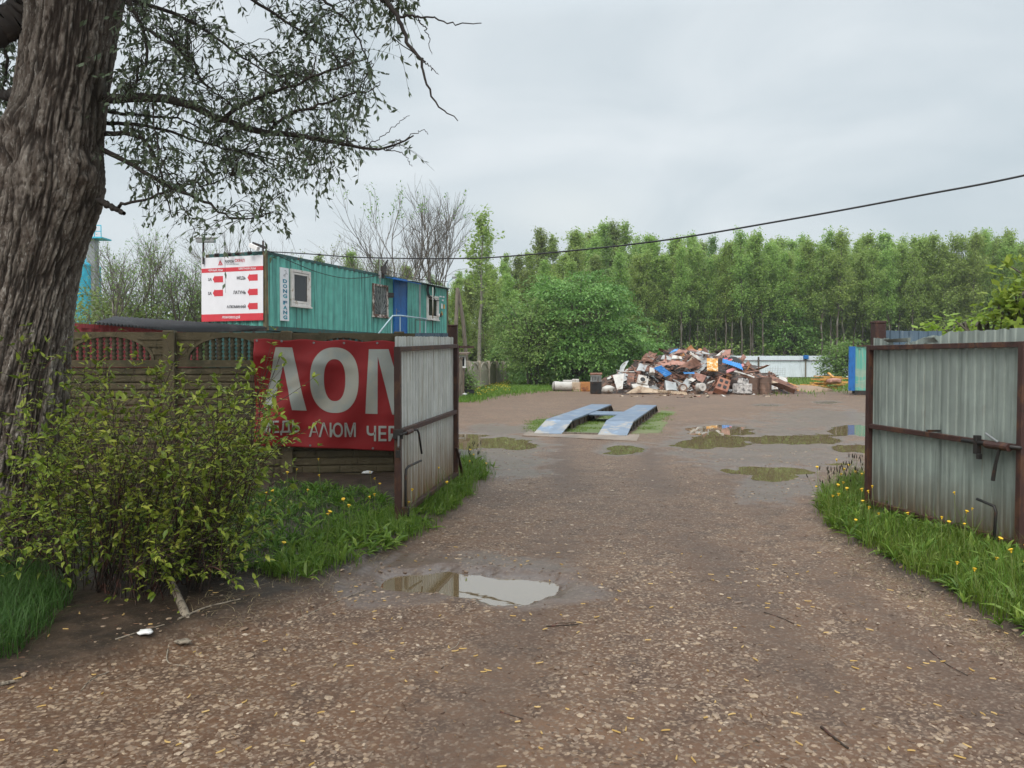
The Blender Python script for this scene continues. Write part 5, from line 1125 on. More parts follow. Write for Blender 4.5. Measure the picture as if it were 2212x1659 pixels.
mb = MB(); mb.hexa([wp(.67, 3.7, PZ - .04), wp(1.49, 3.7, PZ - .04), wp(1.49, 5.0, PZ - .04), wp(.67, 5.0, PZ - .04), wp(.67, 3.7, PZ - .012), wp(1.49, 3.7, PZ - .012), wp(1.49, 5.0, PZ - .012), wp(.67, 5.0, PZ - .012)]); mb.build('cross_plate', M['platform'], wb_)
mb = MB(); mb.bar(wp(.67, .12, .03), wp(1.49, .12, .03), .07, .05); mb.build('spacer_bar', M['wood'], wb_)
mb = MB(); mb.hexa([G(1128, 942) + V(0, 0, -.1), G(1375, 954) + V(0, 0, -.1), G(1383, 940) + V(0, 0, -.1), G(1140, 934) + V(0, 0, -.1), G(1128, 942) + V(0, 0, .018), G(1375, 954) + V(0, 0, .018), G(1383, 940) + V(0, 0, .018), G(1140, 934) + V(0, 0, .018)]); finish(mb.build('concrete_slab', M['slab'], None), 'thin concrete slab set in the mud before the weighbridge ramps', 'slab')
# ================================================================== SCRAP HEAP
def z7(a, b): return (1269 + .2197 * a, 745.2 + .2197 * b)
OUT = [(200, 300), (330, 270), (420, 215), (520, 165), (600, 130), (760, 85), (900, 50), (1050, 45), (1180, 60), (1300, 75), (1420, 115), (1540, 160), (1650, 215), (1760, 270), (1880, 340), (2000, 400), (2090, 440)]
ox = np.array([P(*z7(a, b), 42.6).x for a, b in OUT]); oz = np.array([P(*z7(a, b), 42.6).z for a, b in OUT])
ox = np.concatenate([[ox[0] - .9], ox, [ox[-1] + .6]]); oz = np.concatenate([[.0], oz, [.0]])
def heap(x, y):
    hp = np.interp(x, ox, oz) - .12
    fr = 40.2 + .25 * np.sin(x * 1.7)
    f = sstep(fr - .3, 43.0, y) ** .62 * sstep(48.5, 43.6, y)
    lum = .35 * (fbm(x, y, 1.3, 3, 91) - .45) + .22 * (fbm(x, y, 4, 2, 92) - .5)
    return np.where(f > 0, hp * f + lum * np.clip(hp, 0, 1) * np.clip(f * 3, 0, 1), -.1) - .02
gx, gy = np.meshgrid(np.linspace(ox[0], ox[-1], 220), np.linspace(39.6, 48.8, 130))
gz = heap(gx, gy); W_n = 220; i = np.arange(129)[:, None] * W_n + np.arange(219)[None]
m = mat('tangled_rust_scrap', (.06, .036, .026), .75, layers=[((.15, .08, .05), 2.5, (1, 1, 2), .52, .58), ((.03, .026, .025), 3.2, (1, 1, 2), .52, .6), ((.25, .24, .23), 4.3, (1, 1, 2.5), .62, .66), ((.10, .05, .03), 6, (1, 1, 1), .55, .6)], bump=.9, bscale=9)
finish(put('scrap_heap', np.stack([gx.ravel(), gy.ravel(), gz.ravel()], -1), np.stack([i, i + 1, i + W_n + 1, i + W_n], -1).reshape(-1, 4), m, loc=(9.5, 42, 0)), 'tangled mass of small rusty scrap filling the heap between the larger pieces', 'scrap', kind='stuff')
PAL = {'rust': ('rust brown', mat('rust_brown_sheet', (.15, .072, .048), .7, layers=[((.24, .12, .08), 3, (1, 1, 1), .5, .64), ((.06, .032, .025), 4, (1, 1, 1), .55, .66)], rand=.3)),
       'primer': ('brownish pink', mat('faded_primer_sheet', (.30, .155, .12), .65, layers=[((.18, .085, .06), 3, (1, 1, 1), .52, .66)], rand=.2)),
       'dark': ('dark brown', mat('dark_burnt_sheet', (.045, .032, .027), .7, layers=[((.12, .06, .04), 4, (1, 1, 1), .55, .66)], rand=.3)),
       'grey': ('grey', mat('dull_grey_sheet', (.30, .31, .31), .45, .2, layers=[((.15, .10, .08), 3, (1, 1, 1), .58, .7)], rand=.25)),
       'white': ('dirty white', mat('dirty_white_enamel', (.46, .44, .41), .45, layers=[((.22, .15, .10), 3, (1, 1, 1), .54, .7)], rand=.12)),
       'beige': ('beige', mat('beige_board', (.42, .33, .24), .7, layers=[((.22, .15, .10), 2, (1, 1, 1), .52, .68)], rand=.15)),
       'blue': ('bright blue', mat('bright_blue_sheet', (.035, .20, .50), .42, layers=[((.10, .27, .52), 3, (1, 1, 1), .5, .68)], rand=.1)),
       'ochre': ('rusty orange', mat('orange_rust_sheet', (.38, .17, .055), .7, layers=[((.20, .07, .03), 3, (1, 1, 1), .5, .6)], rand=.2))}
GRP = 'loose pieces of the scrap heap'
def hit(px, py):
    d = ray(px, py); e = V(0, 0, EYE); Y = 39.3
    while Y < 47.5:
        q = e + d * (Y / d.y)
        if q.z < float(heap(np.array(q.x), np.array(q.y))): break
        Y += .05
    k = .12; hx = lambda a, b: float(heap(np.array(a), np.array(b)))
    n = V(hx(q.x - k, q.y) - hx(q.x + k, q.y), hx(q.x, q.y - k) - hx(q.x, q.y + k), 2 * k).normalized()
    return q, n
R = random.Random(21)
def sheet_piece(c, n, L_, W_, m_, corr=0.0, bend=.1, twist=0.0, th=.012, rot=0.0, jag=.0):
    u = n.orthogonal(); u = Matrix.Rotation(rot, 3, n) @ u.normalized(); v = n.cross(u); mb = MB(); ph = R.random() * 6; b2 = R.uniform(-1, 1) * bend
    nu = 40 if corr else 9
    def f(a, b):
        s, t_ = a - .5, b - .5; z = bend * math.sin(s * 3.4 + ph) + b2 * math.cos(t_ * 4 + ph) + twist * s * t_ + (corr * math.sin(a * 2 * math.pi * (L_ / .16)) if corr else 0)
        j = jag * (math.sin(a * 17 + ph) + math.sin(a * 7.3)) * (1 if b > .5 else -1) * (abs(t_) > .49)
        return c + u * (s * L_) + v * (t_ * W_ + j) + n * z
    mb.grid(f, nu, 7, n * -th); return mb
def loose(name, mb, colname, what, label=None, group=True, sm=False):
    cn, m_ = PAL[colname]
    o = mb.build(name, m_, None, smooth=sm)
    finish(o, label or f'{cn} {what} in the scrap heap', name.replace('_', ' ').replace('scrap ', '') , f'{cn} {what}s in the scrap heap' if group and not label else None); return o
poly = [(a, b + 12) for a, b in OUT] + [(2060, 450), (1850, 440), (300, 440)]
cnt = 0; TYP = ['sheet'] * 13 + ['bar'] * 7 + ['pipe'] * 4 + ['corr'] * 2 
CW_ = ['rust'] * 9 + ['primer'] * 4 + ['dark'] * 7 + ['grey'] * 4 + ['white'] * 1 + ['beige'] * 1 + ['ochre'] * 1
while cnt < 330:
    a, b = R.uniform(210, 2080), R.uniform(50, 450)
    if not bool(inpoly(np.array([a]), np.array([b]), poly)[0]): continue
    q, n = hit(*z7(a, b)); n = (n + V(R.uniform(-.5, .5), R.uniform(-.6, .1), R.uniform(-.1, .6))).normalized(); ty = R.choice(TYP); cn = R.choice(CW_); c = q + n * R.uniform(.02, .14)
    small = .75 if b > 330 or a > 1700 else 1
    if ty == 'sheet': loose('scrap_sheet', sheet_piece(c, n, R.uniform(.6, 1.8) * small, R.choice((.08, .12, .16, .3, .4, .5)) * small * R.uniform(.8, 1.2), None, 0, R.uniform(.01, .12), R.uniform(-.3, .3), rot=R.uniform(-.5, .5) + (1.57 if R.random() < .25 else 0), jag=R.choice((0, .03))), cn, 'bent sheet')
    elif ty == 'corr': loose('scrap_sheet', sheet_piece(c, n, R.uniform(.7, 1.5) * small, R.uniform(.4, .8), None, .022, .05, .1, th=.006, rot=R.uniform(-.7, .7)), cn, 'corrugated sheet')
    elif ty == 'bar':
        d_ = (Matrix.Rotation(R.uniform(-1.0, 1.0), 3, n) @ V(1, 0, 0)); d_ = (d_ - n * d_.dot(n) * .8).normalized(); l_ = R.uniform(.5, 1.5) * small; mb = MB(); w_ = R.uniform(.04, .11); mb.bar(c - d_ * l_ / 2, c + d_ * l_ / 2, w_, .012, tuple(n)); mb.bar(c - d_ * l_ / 2 + n * w_ * .5, c + d_ * l_ / 2 + n * w_ * .5, .012, w_, tuple(n)); loose('scrap_bar', mb, cn if cn != 'beige' else 'rust', 'angle bar')
    elif ty == 'pipe':
        d_ = (Matrix.Rotation(R.uniform(-1.2, 1.2), 3, n) @ V(1, 0, 0)); l_ = R.uniform(.6, 1.6) * small; r_ = R.uniform(.02, .06); k = V(R.uniform(-.1, .1), 0, R.uniform(-.1, .15)); mb = MB(); mb.tube([c - d_ * l_ / 2, c + k, c + d_ * l_ / 2], r_, 9); loose('scrap_pipe', mb, cn if cn in ('rust', 'dark', 'grey', 'white') else 'rust', 'pipe', sm=False)
    else:
        mb = MB(); R3 = Matrix.Rotation(R.uniform(-1, 1), 3, 'Z') @ Matrix.Rotation(R.uniform(-.6, .6), 3, 'X') @ Matrix.Rotation(R.uniform(-.5, .5), 3, 'Y'); s_ = V(R.uniform(.25, .55), R.uniform(.25, .45), R.uniform(.15, .4)) * small
        mb.box(c, s_, R3); mb.box(c + R3 @ V(0, -s_.y * .5 - .008, 0), (s_.x * .7, .014, s_.z * .6), R3); mb.box(c + R3 @ V(s_.x * .2, 0, s_.z * .5 + .012), (s_.x * .3, s_.y * .4, .022), R3); loose('scrap_housing', mb, cn, 'appliance housing')
    cnt += 1
# the pieces one can pick out
def dep(a, b): return 39.75 + max(0, (430 - b) / 400) * 2.5
def p4(name, cor, m_, label, cat, th=.02, corr=0.0, bend=.03, dy=0.0, nwave=12, lean=0):
    q = [P(*z7(a, b), dep(a, b) + dy) for a, b in cor]; mb = MB()
    nn = (q[1] - q[0]).cross(q[3] - q[0]).normalized(); nn = nn if nn.y < 0 else -nn
    def f(u_, v_): return q[0].lerp(q[1], u_).lerp(q[3].lerp(q[2], u_), v_) + nn * (corr * math.sin(u_ * 2 * math.pi * nwave) + bend * math.sin(u_ * 3 + v_ * 2))
    mb.grid(f, 80 if corr else 10, 6, nn * -th); return finish(mb.build(name, m_, None), label, cat)
X_ = {k: v[1] for k, v in PAL.items()}
p4('corrugated_sheet', [(650, 228), (765, 312), (832, 276), (725, 205)], X_['blue'], 'bright blue corrugated sheet tilted in the left middle of the scrap heap', 'sheet', corr=.03, nwave=7, dy=-.5)
p4('corrugated_sheet', [(1325, 172), (1530, 245), (1512, 180), (1330, 138)], X_['blue'], 'bright blue corrugated sheet on the right shoulder of the scrap heap', 'sheet', corr=.02, nwave=9, dy=-1.0)
p4('roof_sheet', [(950, 285), (1055, 285), (1050, 262), (940, 268)], X_['blue'], 'narrow dark edge of blue sheet across the middle of the heap', 'sheet', dy=-.3)
p4('blue_strip', [(800, 85), (880, 60), (897, 28), (850, 48)], X_['blue'], 'blue strip of sheet sticking up at the very top of the heap', 'sheet', dy=-.2)
M['mottled'] = mat('mottled_orange_panel', (.50, .23, .035), .6, layers=[((.62, .50, .34), 5, (1, 1, 1), .5, .58), ((.20, .07, .02), 9, (1, 1, 1), .56, .64)])
p4('oven_panel', [(1176, 250), (1284, 256), (1282, 132), (1174, 130)], M['mottled'], 'square panel mottled orange and cream near the top of the heap', 'panel', th=.06, bend=.01, dy=-.7)
M['pinkbar'] = mat('pink_primer_beam', (.42, .17, .17), .55)
p4('flat_beam', [(1372, 276), (1545, 205), (1530, 182), (1365, 248)], M['pinkbar'], 'flat pinkish red beam slanting on the right of the heap', 'beam', th=.06, bend=0, dy=-.8)
p4('door_panel', [(292, 440), (345, 430), (362, 275), (248, 298)], X_['white'], 'tall dirty white door panel leaning at the left end of the heap', 'panel', th=.04, bend=.02, dy=-.3)
p4('metal_tray', [(450, 420), (610, 420), (585, 362), (432, 388)], X_['white'], 'low white sheet metal tray lying before the washing machine', 'panel', th=.10, bend=.02, dy=-.35)
p4('grey_tank', [(775, 445), (880, 448), (872, 362), (760, 352)], X_['grey'], 'crumpled grey galvanised tank side at the foot of the heap', 'tank', th=.3, bend=.05, dy=-.25)
p4('board', [(380, 475), (720, 470), (700, 435), (500, 405)], X_['beige'], 'wide beige board lying along the foot of the heap', 'board', th=.05, bend=.05, dy=-.9)
p4('corrugated_board', [(700, 470), (985, 492), (975, 462), (690, 440)], X_['beige'], 'beige ribbed board end lying right of the wide board', 'board', th=.05, corr=.02, nwave=16, dy=-.9)
p4('pale_sheet', [(850, 92), (965, 80), (992, 40), (895, 52)], X_['primer'], 'pale pink curved sheet at the top of the heap', 'sheet', th=.03, bend=.08, dy=-.5)
p4('pointed_strip', [(1258, 108), (1292, 108), (1356, 52), (1338, 50)], X_['white'], 'white pointed strip sticking up from the crest of the heap', 'strip', th=.04, dy=-.4)
p4('white_strip', [(1120, 85), (1290, 118), (1280, 100), (1130, 68)], X_['grey'], 'pale grey bent strips along the crest of the heap', 'strip', th=.03, bend=.06, dy=-.4)
p4('white_bar', [(1440, 262), (1640, 322), (1645, 306), (1450, 248)], X_['white'], 'long white bar sloping down the right flank of the heap', 'bar', th=.05, dy=-.7)
p4('pale_sheet', [(480, 255), (560, 262), (590, 190), (515, 185)], X_['grey'], 'pale blue grey sheet standing on the left flank of the heap', 'sheet', th=.03, bend=.06, dy=-.4)
p4('white_box', [(610, 272), (662, 274), (660, 220), (612, 222)], X_['white'], 'white appliance side left of the blue corrugated sheet', 'panel', th=.2, dy=-.5)
p4('cream_tray', [(830, 135), (930, 140), (925, 108), (828, 100)], X_['white'], 'cream enamel tray near the top left of the heap', 'tray', th=.08, dy=-.5)
p4('rust_sheet', [(740, 200), (1010, 235), (1140, 165), (860, 175)], X_['primer'], 'broad wavy reddish sheet across the upper middle of the heap', 'sheet', th=.02, bend=.16, dy=-.35)
p4('rust_sheet', [(850, 250), (1000, 240), (1130, 150), (1060, 150)], X_['rust'], 'curled rust brown sheet under the wavy reddish one', 'sheet', th=.02, bend=.2, dy=-.55)
p4('rust_trough', [(1800, 345), (2045, 440), (2060, 405), (1790, 290)], X_['rust'], 'long dark rusty trough sloping down the right end of the heap', 'trough', th=.3, bend=.03, dy=-.3)
p4('white_box', [(1888, 358), (1966, 362), (1964, 316), (1884, 310)], X_['white'], 'small white box on the right tail of the heap', 'box', th=.3, dy=.4)
p4('pale_board', [(1800, 440), (1875, 436), (1870, 412), (1805, 396)], X_['white'], 'pale broken board on the ground right of the barrels', 'board', th=.06, dy=-.3)
p4('pale_board', [(1805, 378), (1885, 372), (1880, 355), (1800, 350)], X_['beige'], 'pale plank end above the broken board right of the barrels', 'board', th=.05, dy=-.3)
def zc(a, b, dy=0): return P(*z7(a, b), dep(a, b) + dy)
k_ = 40 / 1661 * .2197
def drum(a0, a1, b0, b1, label, dy, tilt=0):
    c = zc((a0 + a1) / 2, b1, dy); c.z = max(c.z, 0); r_ = (a1 - a0) / 2 * k_; hh = (b1 - b0) * k_; th_ = thing('barrel', label, 'barrel', tuple(c), group=None)
    ax = V(tilt, 0, 1).normalized(); pr = [(r_ * .97, 0), (r_, .02)]
    for z in (.33, .66): pr += [(r_, hh * z - .03), (r_ * 1.035, hh * z), (r_, hh * z + .03)]
    pr += [(r_, hh - .03), (r_ * 1.02, hh - .012), (r_ * 1.0, hh)]
    mb = MB(); mb.lathe(pr + [(r_ * .94, hh), (r_ * .93, hh - .05), (.0, hh - .05)], c, ax, 26); mb.build('body', M['drum'], th_, smooth=False)
    mb = MB(); mb.lathe([(.04, 0), (.04, .03), (.01, .035)], c + ax * (hh - .05) + V(r_ * .5, 0, 0), ax, 10); mb.build('bung', M['darksteel'], th_)
M['drum'] = mat('rusted_drum', (.12, .075, .055), .7, layers=[((.2, .12, .085), 3, (1, 1, .5), .5, .64), ((.05, .03, .025), 5, (1, 1, 1), .55, .66)])
drum(1690, 1806, 325, 490, 'right one of the two rusty upright barrels before the heap', -.35); drum(1575, 1684, 332, 490, 'left one of the two rusty upright barrels before the heap', -.2)
# washing machine front, reel, wheel, radiator block, grey cube, bag
wm_ = thing('washing_machine', 'white washing machine on its back with a round black porthole in the heap', 'washing machine', tuple(zc(540, 400, -.3)))
cc = zc(540, 362, -.25); RM = Matrix.Rotation(-.5, 3, 'X') @ Matrix.Rotation(.25, 3, 'Y'); mb = MB(); mb.box(cc, (.56, .5, .50), RM); mb.build('body', X_['white'], wm_, bevel=.02)
mb = MB(); mb.lathe([(.10, 0), (.19, .0), (.19, .04), (.14, .05)], cc + RM @ V(-.02, -.25, -.02), tuple(RM @ V(0, -1, 0)), 22); mb.build('porthole_ring', X_['white'], wm_); mb = MB(); mb.lathe([(.001, 0), (.13, .0), (.13, .052), (.001, .052)], cc + RM @ V(-.02, -.25, -.02), tuple(RM @ V(0, -1, 0)), 22); mb.build('porthole', M['cable'], wm_)
mb = MB(); mb.lathe([(.03, 0), (.05, .0), (.05, .03), (.03, .035)], cc + RM @ V(.2, -.25, .18), tuple(RM @ V(0, -1, 0)), 12); mb.build('dial', M['cable'], wm_)
c = zc(1134, 412, -.55); mb = MB(); ax = V(.25, -.95, .1).normalized(); mb.lathe([(.07, .0), (.20, .0), (.215, .03), (.215, .45), (.20, .48), (.07, .48), (.07, 0)], c, tuple(-ax), 26); finish(mb.build('white_reel', X_['white'], None, smooth=False), 'white hollow roll facing the viewer at the foot of the heap', 'roll')
wh = thing('car_wheel', 'old tyre with a pale rim lying on edge at the foot of the heap', 'wheel', tuple(zc(935, 462, -.5)))
c = zc(932, 426, -.5); ax = V(.1, -.95, .2).normalized(); mb = MB(); mb.lathe([(.14, 0), (.20, -.01), (.225, .03), (.225, .13), (.20, .17), (.14, .16), (.14, 0)], c, tuple(ax), 28); mb.build('tyre', M['drum'], wh, smooth=False); mb = MB(); mb.lathe([(.03, .10), (.13, .08), (.145, .15), (.125, .15), (.05, .12), (.02, .125)], c, tuple(ax), 24); mb.build('rim', X_['white'], wh)
rb_ = thing('stove_block', 'rust brown cast block with four square holes leaning at the foot of the heap', 'stove', tuple(zc(1335, 460, -.6)))
q = [zc(1255, 420, -.75), zc(1375, 462, -.75), zc(1415, 350, -.45), zc(1300, 308, -.45)]; nn = (q[1] - q[0]).cross(q[3] - q[0]).normalized(); nn = nn if nn.y < 0 else -nn
mb = MB(); mb.hexa([q[0] - nn * .3, q[1] - nn * .3, q[1], q[0], q[3] - nn * .3, q[2] - nn * .3, q[2], q[3]]); mb.build('body', X_['ochre'] if 0 else M['block'] if 'block' in M else mat('red_cast_block', (.27, .115, .07), .65, layers=[((.16, .06, .04), 3, (1, 1, 1), .5, .65)]), rb_)
def qp(u_, v_, o): return q[0].lerp(q[1], u_).lerp(q[3].lerp(q[2], u_), v_) + nn * o
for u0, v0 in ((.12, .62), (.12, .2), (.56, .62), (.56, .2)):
    mb = MB(); mb.hexa([qp(u0, v0, -.02), qp(u0 + .26, v0, -.02), qp(u0 + .26, v0, .004), qp(u0, v0, .004), qp(u0, v0 + .22, -.02), qp(u0 + .26, v0 + .22, -.02), qp(u0 + .26, v0 + .22, .004), qp(u0, v0 + .22, .004)]); mb.build('hole_shade_plate', M['cable'], rb_)  # black plates on the face stand in for the shade inside the holes
M['pressed'] = mat('pressed_pale_bale', (.46, .44, .42), .6, layers=[((.14, .13, .13), 5, (1, 1, 1), .5, .6), ((.6, .58, .56), 8, (1, 1, 1), .55, .65)], bump=.5, bscale=12)
c = zc(1522, 505, -.55); mb = MB(); mb.box((c.x, c.y, .30), (.80, .6, .50), Matrix.Rotation(.15, 3, 'Z')); mb.box((c.x + .03, c.y + .05, .66), (.48, .4, .26), Matrix.Rotation(.5, 3, 'Z') @ Matrix.Rotation(.2, 3, 'Y')); finish(mb.build('pressed_bale', M['pressed'], None, bevel=.03), 'pale grey pressed cube of scrap standing before the barrels', 'bale')
c = zc(1475, 430, -.2); lump('wire_tangle', (c.x, c.y, .55), (.42, .4, .5), X_['dark'], 'dark tangle of rusty wire right of the cast block', 'wire', 9)
st2 = thing('old_stove', 'black and grey old stove standing at the left end of the heap', 'stove', tuple(zc(85, 462)))
c = zc(88, 462); mb = MB(); mb.box((c.x, c.y + .3, .33), (.55, .5, .62)); mb.build('body', M['darksteel'], st2, bevel=.015); mb = MB(); mb.box((c.x, c.y + .03, .38), (.46, .03, .30)); mb.box((c.x, c.y + .0, .53), (.3, .03, .03)); mb.build('door', M['cable'], st2)
mb = MB()
for k in range(7): mb.box((c.x - .24 + k * .08, c.y + .28, .80), (.035, .42, .24))
mb.box((c.x, c.y + .3, .93), (.55, .5, .03)); mb.box((c.x, c.y + .3, .66), (.58, .52, .03)); mb.build('rack', X_['grey'], st2); mb = MB(); mb.tube([(c.x - .3, c.y + .25, 1.02), (c.x + .32, c.y + .3, 1.03)], .07, 10); mb.build('pipe', X_['rust'], st2)
c = zc(205, 440); lump('white_sack', (c.x, c.y + .1, .22), (.38, .28, .24), X_['white'], 'stuffed white sack between the old stove and the leaning door panel', 'sack', 6)
def z5(a, b): return (1134 + .34177 * a, 702 + .34177 * b)
bl = thing('boiler', 'white cylindrical water boiler lying on the ground at the far left of the heap', 'boiler', tuple(G(*z5(238, 415))))
c0, c1 = G(*z5(172, 418)), G(*z5(304, 418)); c0.z = c1.z = .27; d_ = (c1 - c0); mb = MB(); ll = d_.length; mb.lathe([(.02, 0), (.16, .01), (.25, .05), (.265, .09), (.265, ll - .05), (.24, ll), (.02, ll + .02)], c0, tuple(d_), 26); mb.build('body', X_['white'], bl, smooth=False)
mb = MB(); mb.lathe([(.267, .07), (.272, .08), (.272, .11), (.267, .12)], c0, tuple(d_), 26); mb.lathe([(.03, -.05), (.03, .02)], c0, tuple(d_), 8); mb.build('end_cap', M['darksteel'], bl)
c = G(*z5(262, 408)); mb = MB(); cz = .62
for a, b, w_, h_ in ((-.55, .0, .35, .12), (.15, .05, .6, .2), (.60, .0, .42, .26)): mb.box((c.x + a, c.y + .75 + b, .35 + h_ / 2), (w_, .5, h_), Matrix.Rotation(b, 3, 'Z'))
mb.box((c.x, c.y + .75, .18), (1.6, .45, .30)); finish(mb.build('white_tub', X_['white'], None, bevel=.04), 'white enamel tub and panels behind the lying boiler', 'tub')
c = G(*z5(335, 420)); mb = MB(); mb.box((c.x, c.y + .3, .26), (.62, .45, .50)); mb.box((c.x, c.y + .06, .28), (.5, .02, .36)); finish(mb.build('wooden_cabinet', X_['beige'], None, bevel=.012), 'open pale brown cabinet beside the lying boiler', 'cabinet')
c = G(*z5(388, 421)); mb = MB(); mb.box((c.x, c.y + .3, .27), (.62, .5, .52), Matrix.Rotation(.1, 3, 'Z')); mb.box((c.x, c.y + .04, .27), (.5, .02, .40), Matrix.Rotation(.1, 3, 'Z')); finish(mb.build('rusty_box', X_['ochre'], None, bevel=.012), 'orange rusty metal box left of the old stove', 'box')
ds2 = thing('round_sign', 'round traffic sign with a red ring and blue centre half buried on the heap crest', 'sign', tuple(zc(1380, 150)))
c = zc(1380, 143, -.3); ax = V(-.1, -.35, .95).normalized(); mb = MB(); mb.lathe([(.001, -.01), (.24, -.01), (.24, .01), (.001, .01)], c, tuple(ax), 28); mb.build('plate', X_['white'], ds2); mb = MB(); mb.lathe([(.16, .011), (.22, .011), (.22, .016), (.16, .016)], c, tuple(ax), 28); mb.build('ring', M['signred'], ds2); mb = MB(); mb.lathe([(.001, .011), (.11, .011), (.11, .016), (.001, .016)], c, tuple(ax), 24); mb.build('centre', X_['blue'], ds2)
c = zc(1450, 160, -.2); ax = V(.2, -.6, .75).normalized(); mb = MB(); mb.lathe([(.001, -.02), (.38, -.02), (.40, .02), (.30, .05), (.001, .06)], c, tuple(ax), 26); finish(mb.build('black_disc', M['cable'], None), 'large black disc lying behind the round traffic sign on the heap', 'disc')
for (a, b, e, f, lb) in ((450, 152, 640, 156, 'lower'), (538, 118, 640, 122, 'upper')):
    mb = MB(); mb.bar(zc(a, b, -.2), zc(e, f, -.2), .05, .05); finish(mb.build('scrap_rod', X_['rust'], None), f'{lb} of two rusty rods sticking out left near the top of the heap', 'rod')
mb = MB(); q0 = zc(1745, 300); 
for k in range(9):
    a_ = q0 + V(k * .13, 0, 0); mb.tube([a_, a_ + V(.06, .1, .30 + .18 * math.sin(k * .38))], .006, 4); 
for k in range(4): mb.tube([q0 + V(.02 * k, .03 * k, .1 * k + .05), q0 + V(1.05 + .02 * k, .03 * k, .1 * k + .05)], .006, 4)
finish(mb.build('wire_mesh', X_['grey'], None), 'bent piece of wire mesh standing on the right flank of the heap', 'mesh')
for k in range(46):                                # loose bits scattered at the foot
    a = R.uniform(250, 2150); q = G(*z7(a, R.uniform(478, 520) - (80 if a > 1900 else 0))); n = V(R.uniform(-.3, .3), R.uniform(-.3, .3), 1).normalized()
    loose('scrap_fragment', sheet_piece(q + V(0, 0, .02), n, R.uniform(.12, .4), R.uniform(.05, .2), None, 0, .02, .1, rot=R.uniform(0, 3)), R.choice(['rust', 'dark', 'white', 'beige', 'rust']), 'fragment')
# yellow timber by the container
yp = mat('yellow_plank', (.52, .28, .07), .6, layers=[((.36, .18, .05), 3, (1, 1, 1), .5, .65)], rand=.2)
for k in range(30):
    a = R.uniform(1790, 2010); b = R.uniform(345, 405); q = G(*z5(a, 402)) + V(0, R.uniform(-.6, .8), .08 + (405 - b) / 60 * .8 * (1 - abs(a - 1930) / 140)); an = R.uniform(-.35, .35); l_ = R.uniform(.9, 1.8)
    d_ = V(math.cos(an) * .9, math.sin(an * 3) * .4, math.sin(an) * .5).normalized(); mb = MB(); mb.bar(q - d_ * l_ / 2, q + d_ * l_ / 2, .17, .06)
    finish(mb.build('yellow_plank', yp, None), 'yellow painted plank in the small stack near the green container', 'plank', 'yellow planks')
mb = MB(); q = zc(0, 0); a_, b_ = P(*z5(1918, 303), 47.5), P(*z5(1950, 330), 47); mb.bar(a_, b_, .14, .06); finish(mb.build('yellow_plank', yp, None), 'yellow plank pointing up out of the small stack near the green container', 'plank')
c = P(*z5(1950, 350), 46.6); lump('rusty_sheet', (c.x, c.y, .50), (.55, .35, .2), X_['primer'], 'crumpled reddish brown sheet lying on the yellow planks', 'sheet', 12)
for k in range(3):
    q0, q1 = G(*z5(1755 - k * 6, 397 + k * 3)), G(*z5(1870, 399 + k * 3)); q0.z = q1.z = .06 + .05 * k; mb = MB(); mb.bar(q0, q1, .16, .05); finish(mb.build('pale_plank', X_['beige'], None), 'pale plank lying flat left of the yellow planks', 'plank', 'pale planks on the ground')
lump('gravel_mound', (16.6, 43.6, -.05), (2.0, 1.6, .42), mat('heaped_gravel', (.25, .175, .12), .8, bump=.8, bscale=14), 'low mound of brown gravel at the right tail of the heap', 'mound', 15)
# ================================================================== THE OLD WILLOW
TY = 6.3
prof = [(-900, -60, 330), (-500, 20, 330), (-200, 48, 300), (0, 53, 271), (98, 49, 256), (195, 37, 240), (293, 15, 230), (342, 2, 228), (371, -5, 231), (415, -12, 229), (464, -20, 219), (488, -22, 206), (537, -29, 188), (586, -34, 174), (683, -41, 158), (781, -46, 150), (900, -60, 144), (1000, -72, 131), (1120, -92, 112), (1220, -125, 118), (1300, -150, 128)]
pz = np.array([P(100, y, TY).z for y, _, _ in prof]); pxl = np.array([P(a, y, TY).x for y, a, _ in prof]); pxr = np.array([P(b, y, TY).x for y, _, b in prof])
o_ = np.argsort(pz); pz, pxl, pxr = pz[o_], pxl[o_], pxr[o_]
nu, nv = 380, 700
zz = np.concatenate([np.linspace(-.15, 5.0, 620), np.linspace(5.02, 7.6, 80)])
A2, Z2 = np.meshgrid(np.linspace(0, 2 * np.pi, nu, endpoint=False), zz)
def sm_int(z, y): 
    return sum(np.interp(z + k, pz, y) for k in (-.10, -.05, 0, .05, .10)) / 5
cxz, rz_ = (sm_int(Z2, pxl) + sm_int(Z2, pxr)) / 2, (sm_int(Z2, pxr) - sm_int(Z2, pxl)) / 2
arc_ = A2 * .40 + .05 * (fbm(A2 * .8, Z2, .9, 2, 3) - .5) + .12 * np.sin(np.minimum(Z2, 2.6) * 1.1 + 1) + .018 * (fbm(A2 * 2.5, Z2 * 3, 2, 3, 4) - .5)
r1 = np.abs(2 * fbm(arc_, Z2 * .10, 19, 3, 201) - 1); r2 = np.abs(2 * fbm(arc_, Z2 * .16, 40, 2, 207) - 1); r3 = np.abs(2 * fbm(arc_ * .8, Z2, 11, 2, 209) - 1)
plate = sstep(.02, .20, r1) * (.45 + .55 * sstep(.02, .16, r2)) * (.7 + .3 * sstep(.0, .08, r3))
flake = np.floor(fbm(arc_, Z2 * .28, 40, 2, 211) * 9) / 9
fl2 = np.floor(fbm(arc_, Z2 * .5, 62, 2, 213) * 6) / 6
dsp = .023 * plate + .018 * flake + .011 * fl2 + .008 * fbm(arc_, Z2 * .7, 95, 2, 215)
def burl(px, py, r, hgt, ang):   # swelling or hollow at a height, at an angle round the trunk
    z = P(px, py, TY).z; da = (A2 - ang + np.pi) % (2 * np.pi) - np.pi; return 1.7 * hgt * np.exp(-((da * .4) ** 2 + (Z2 - z) ** 2) / r ** 2)
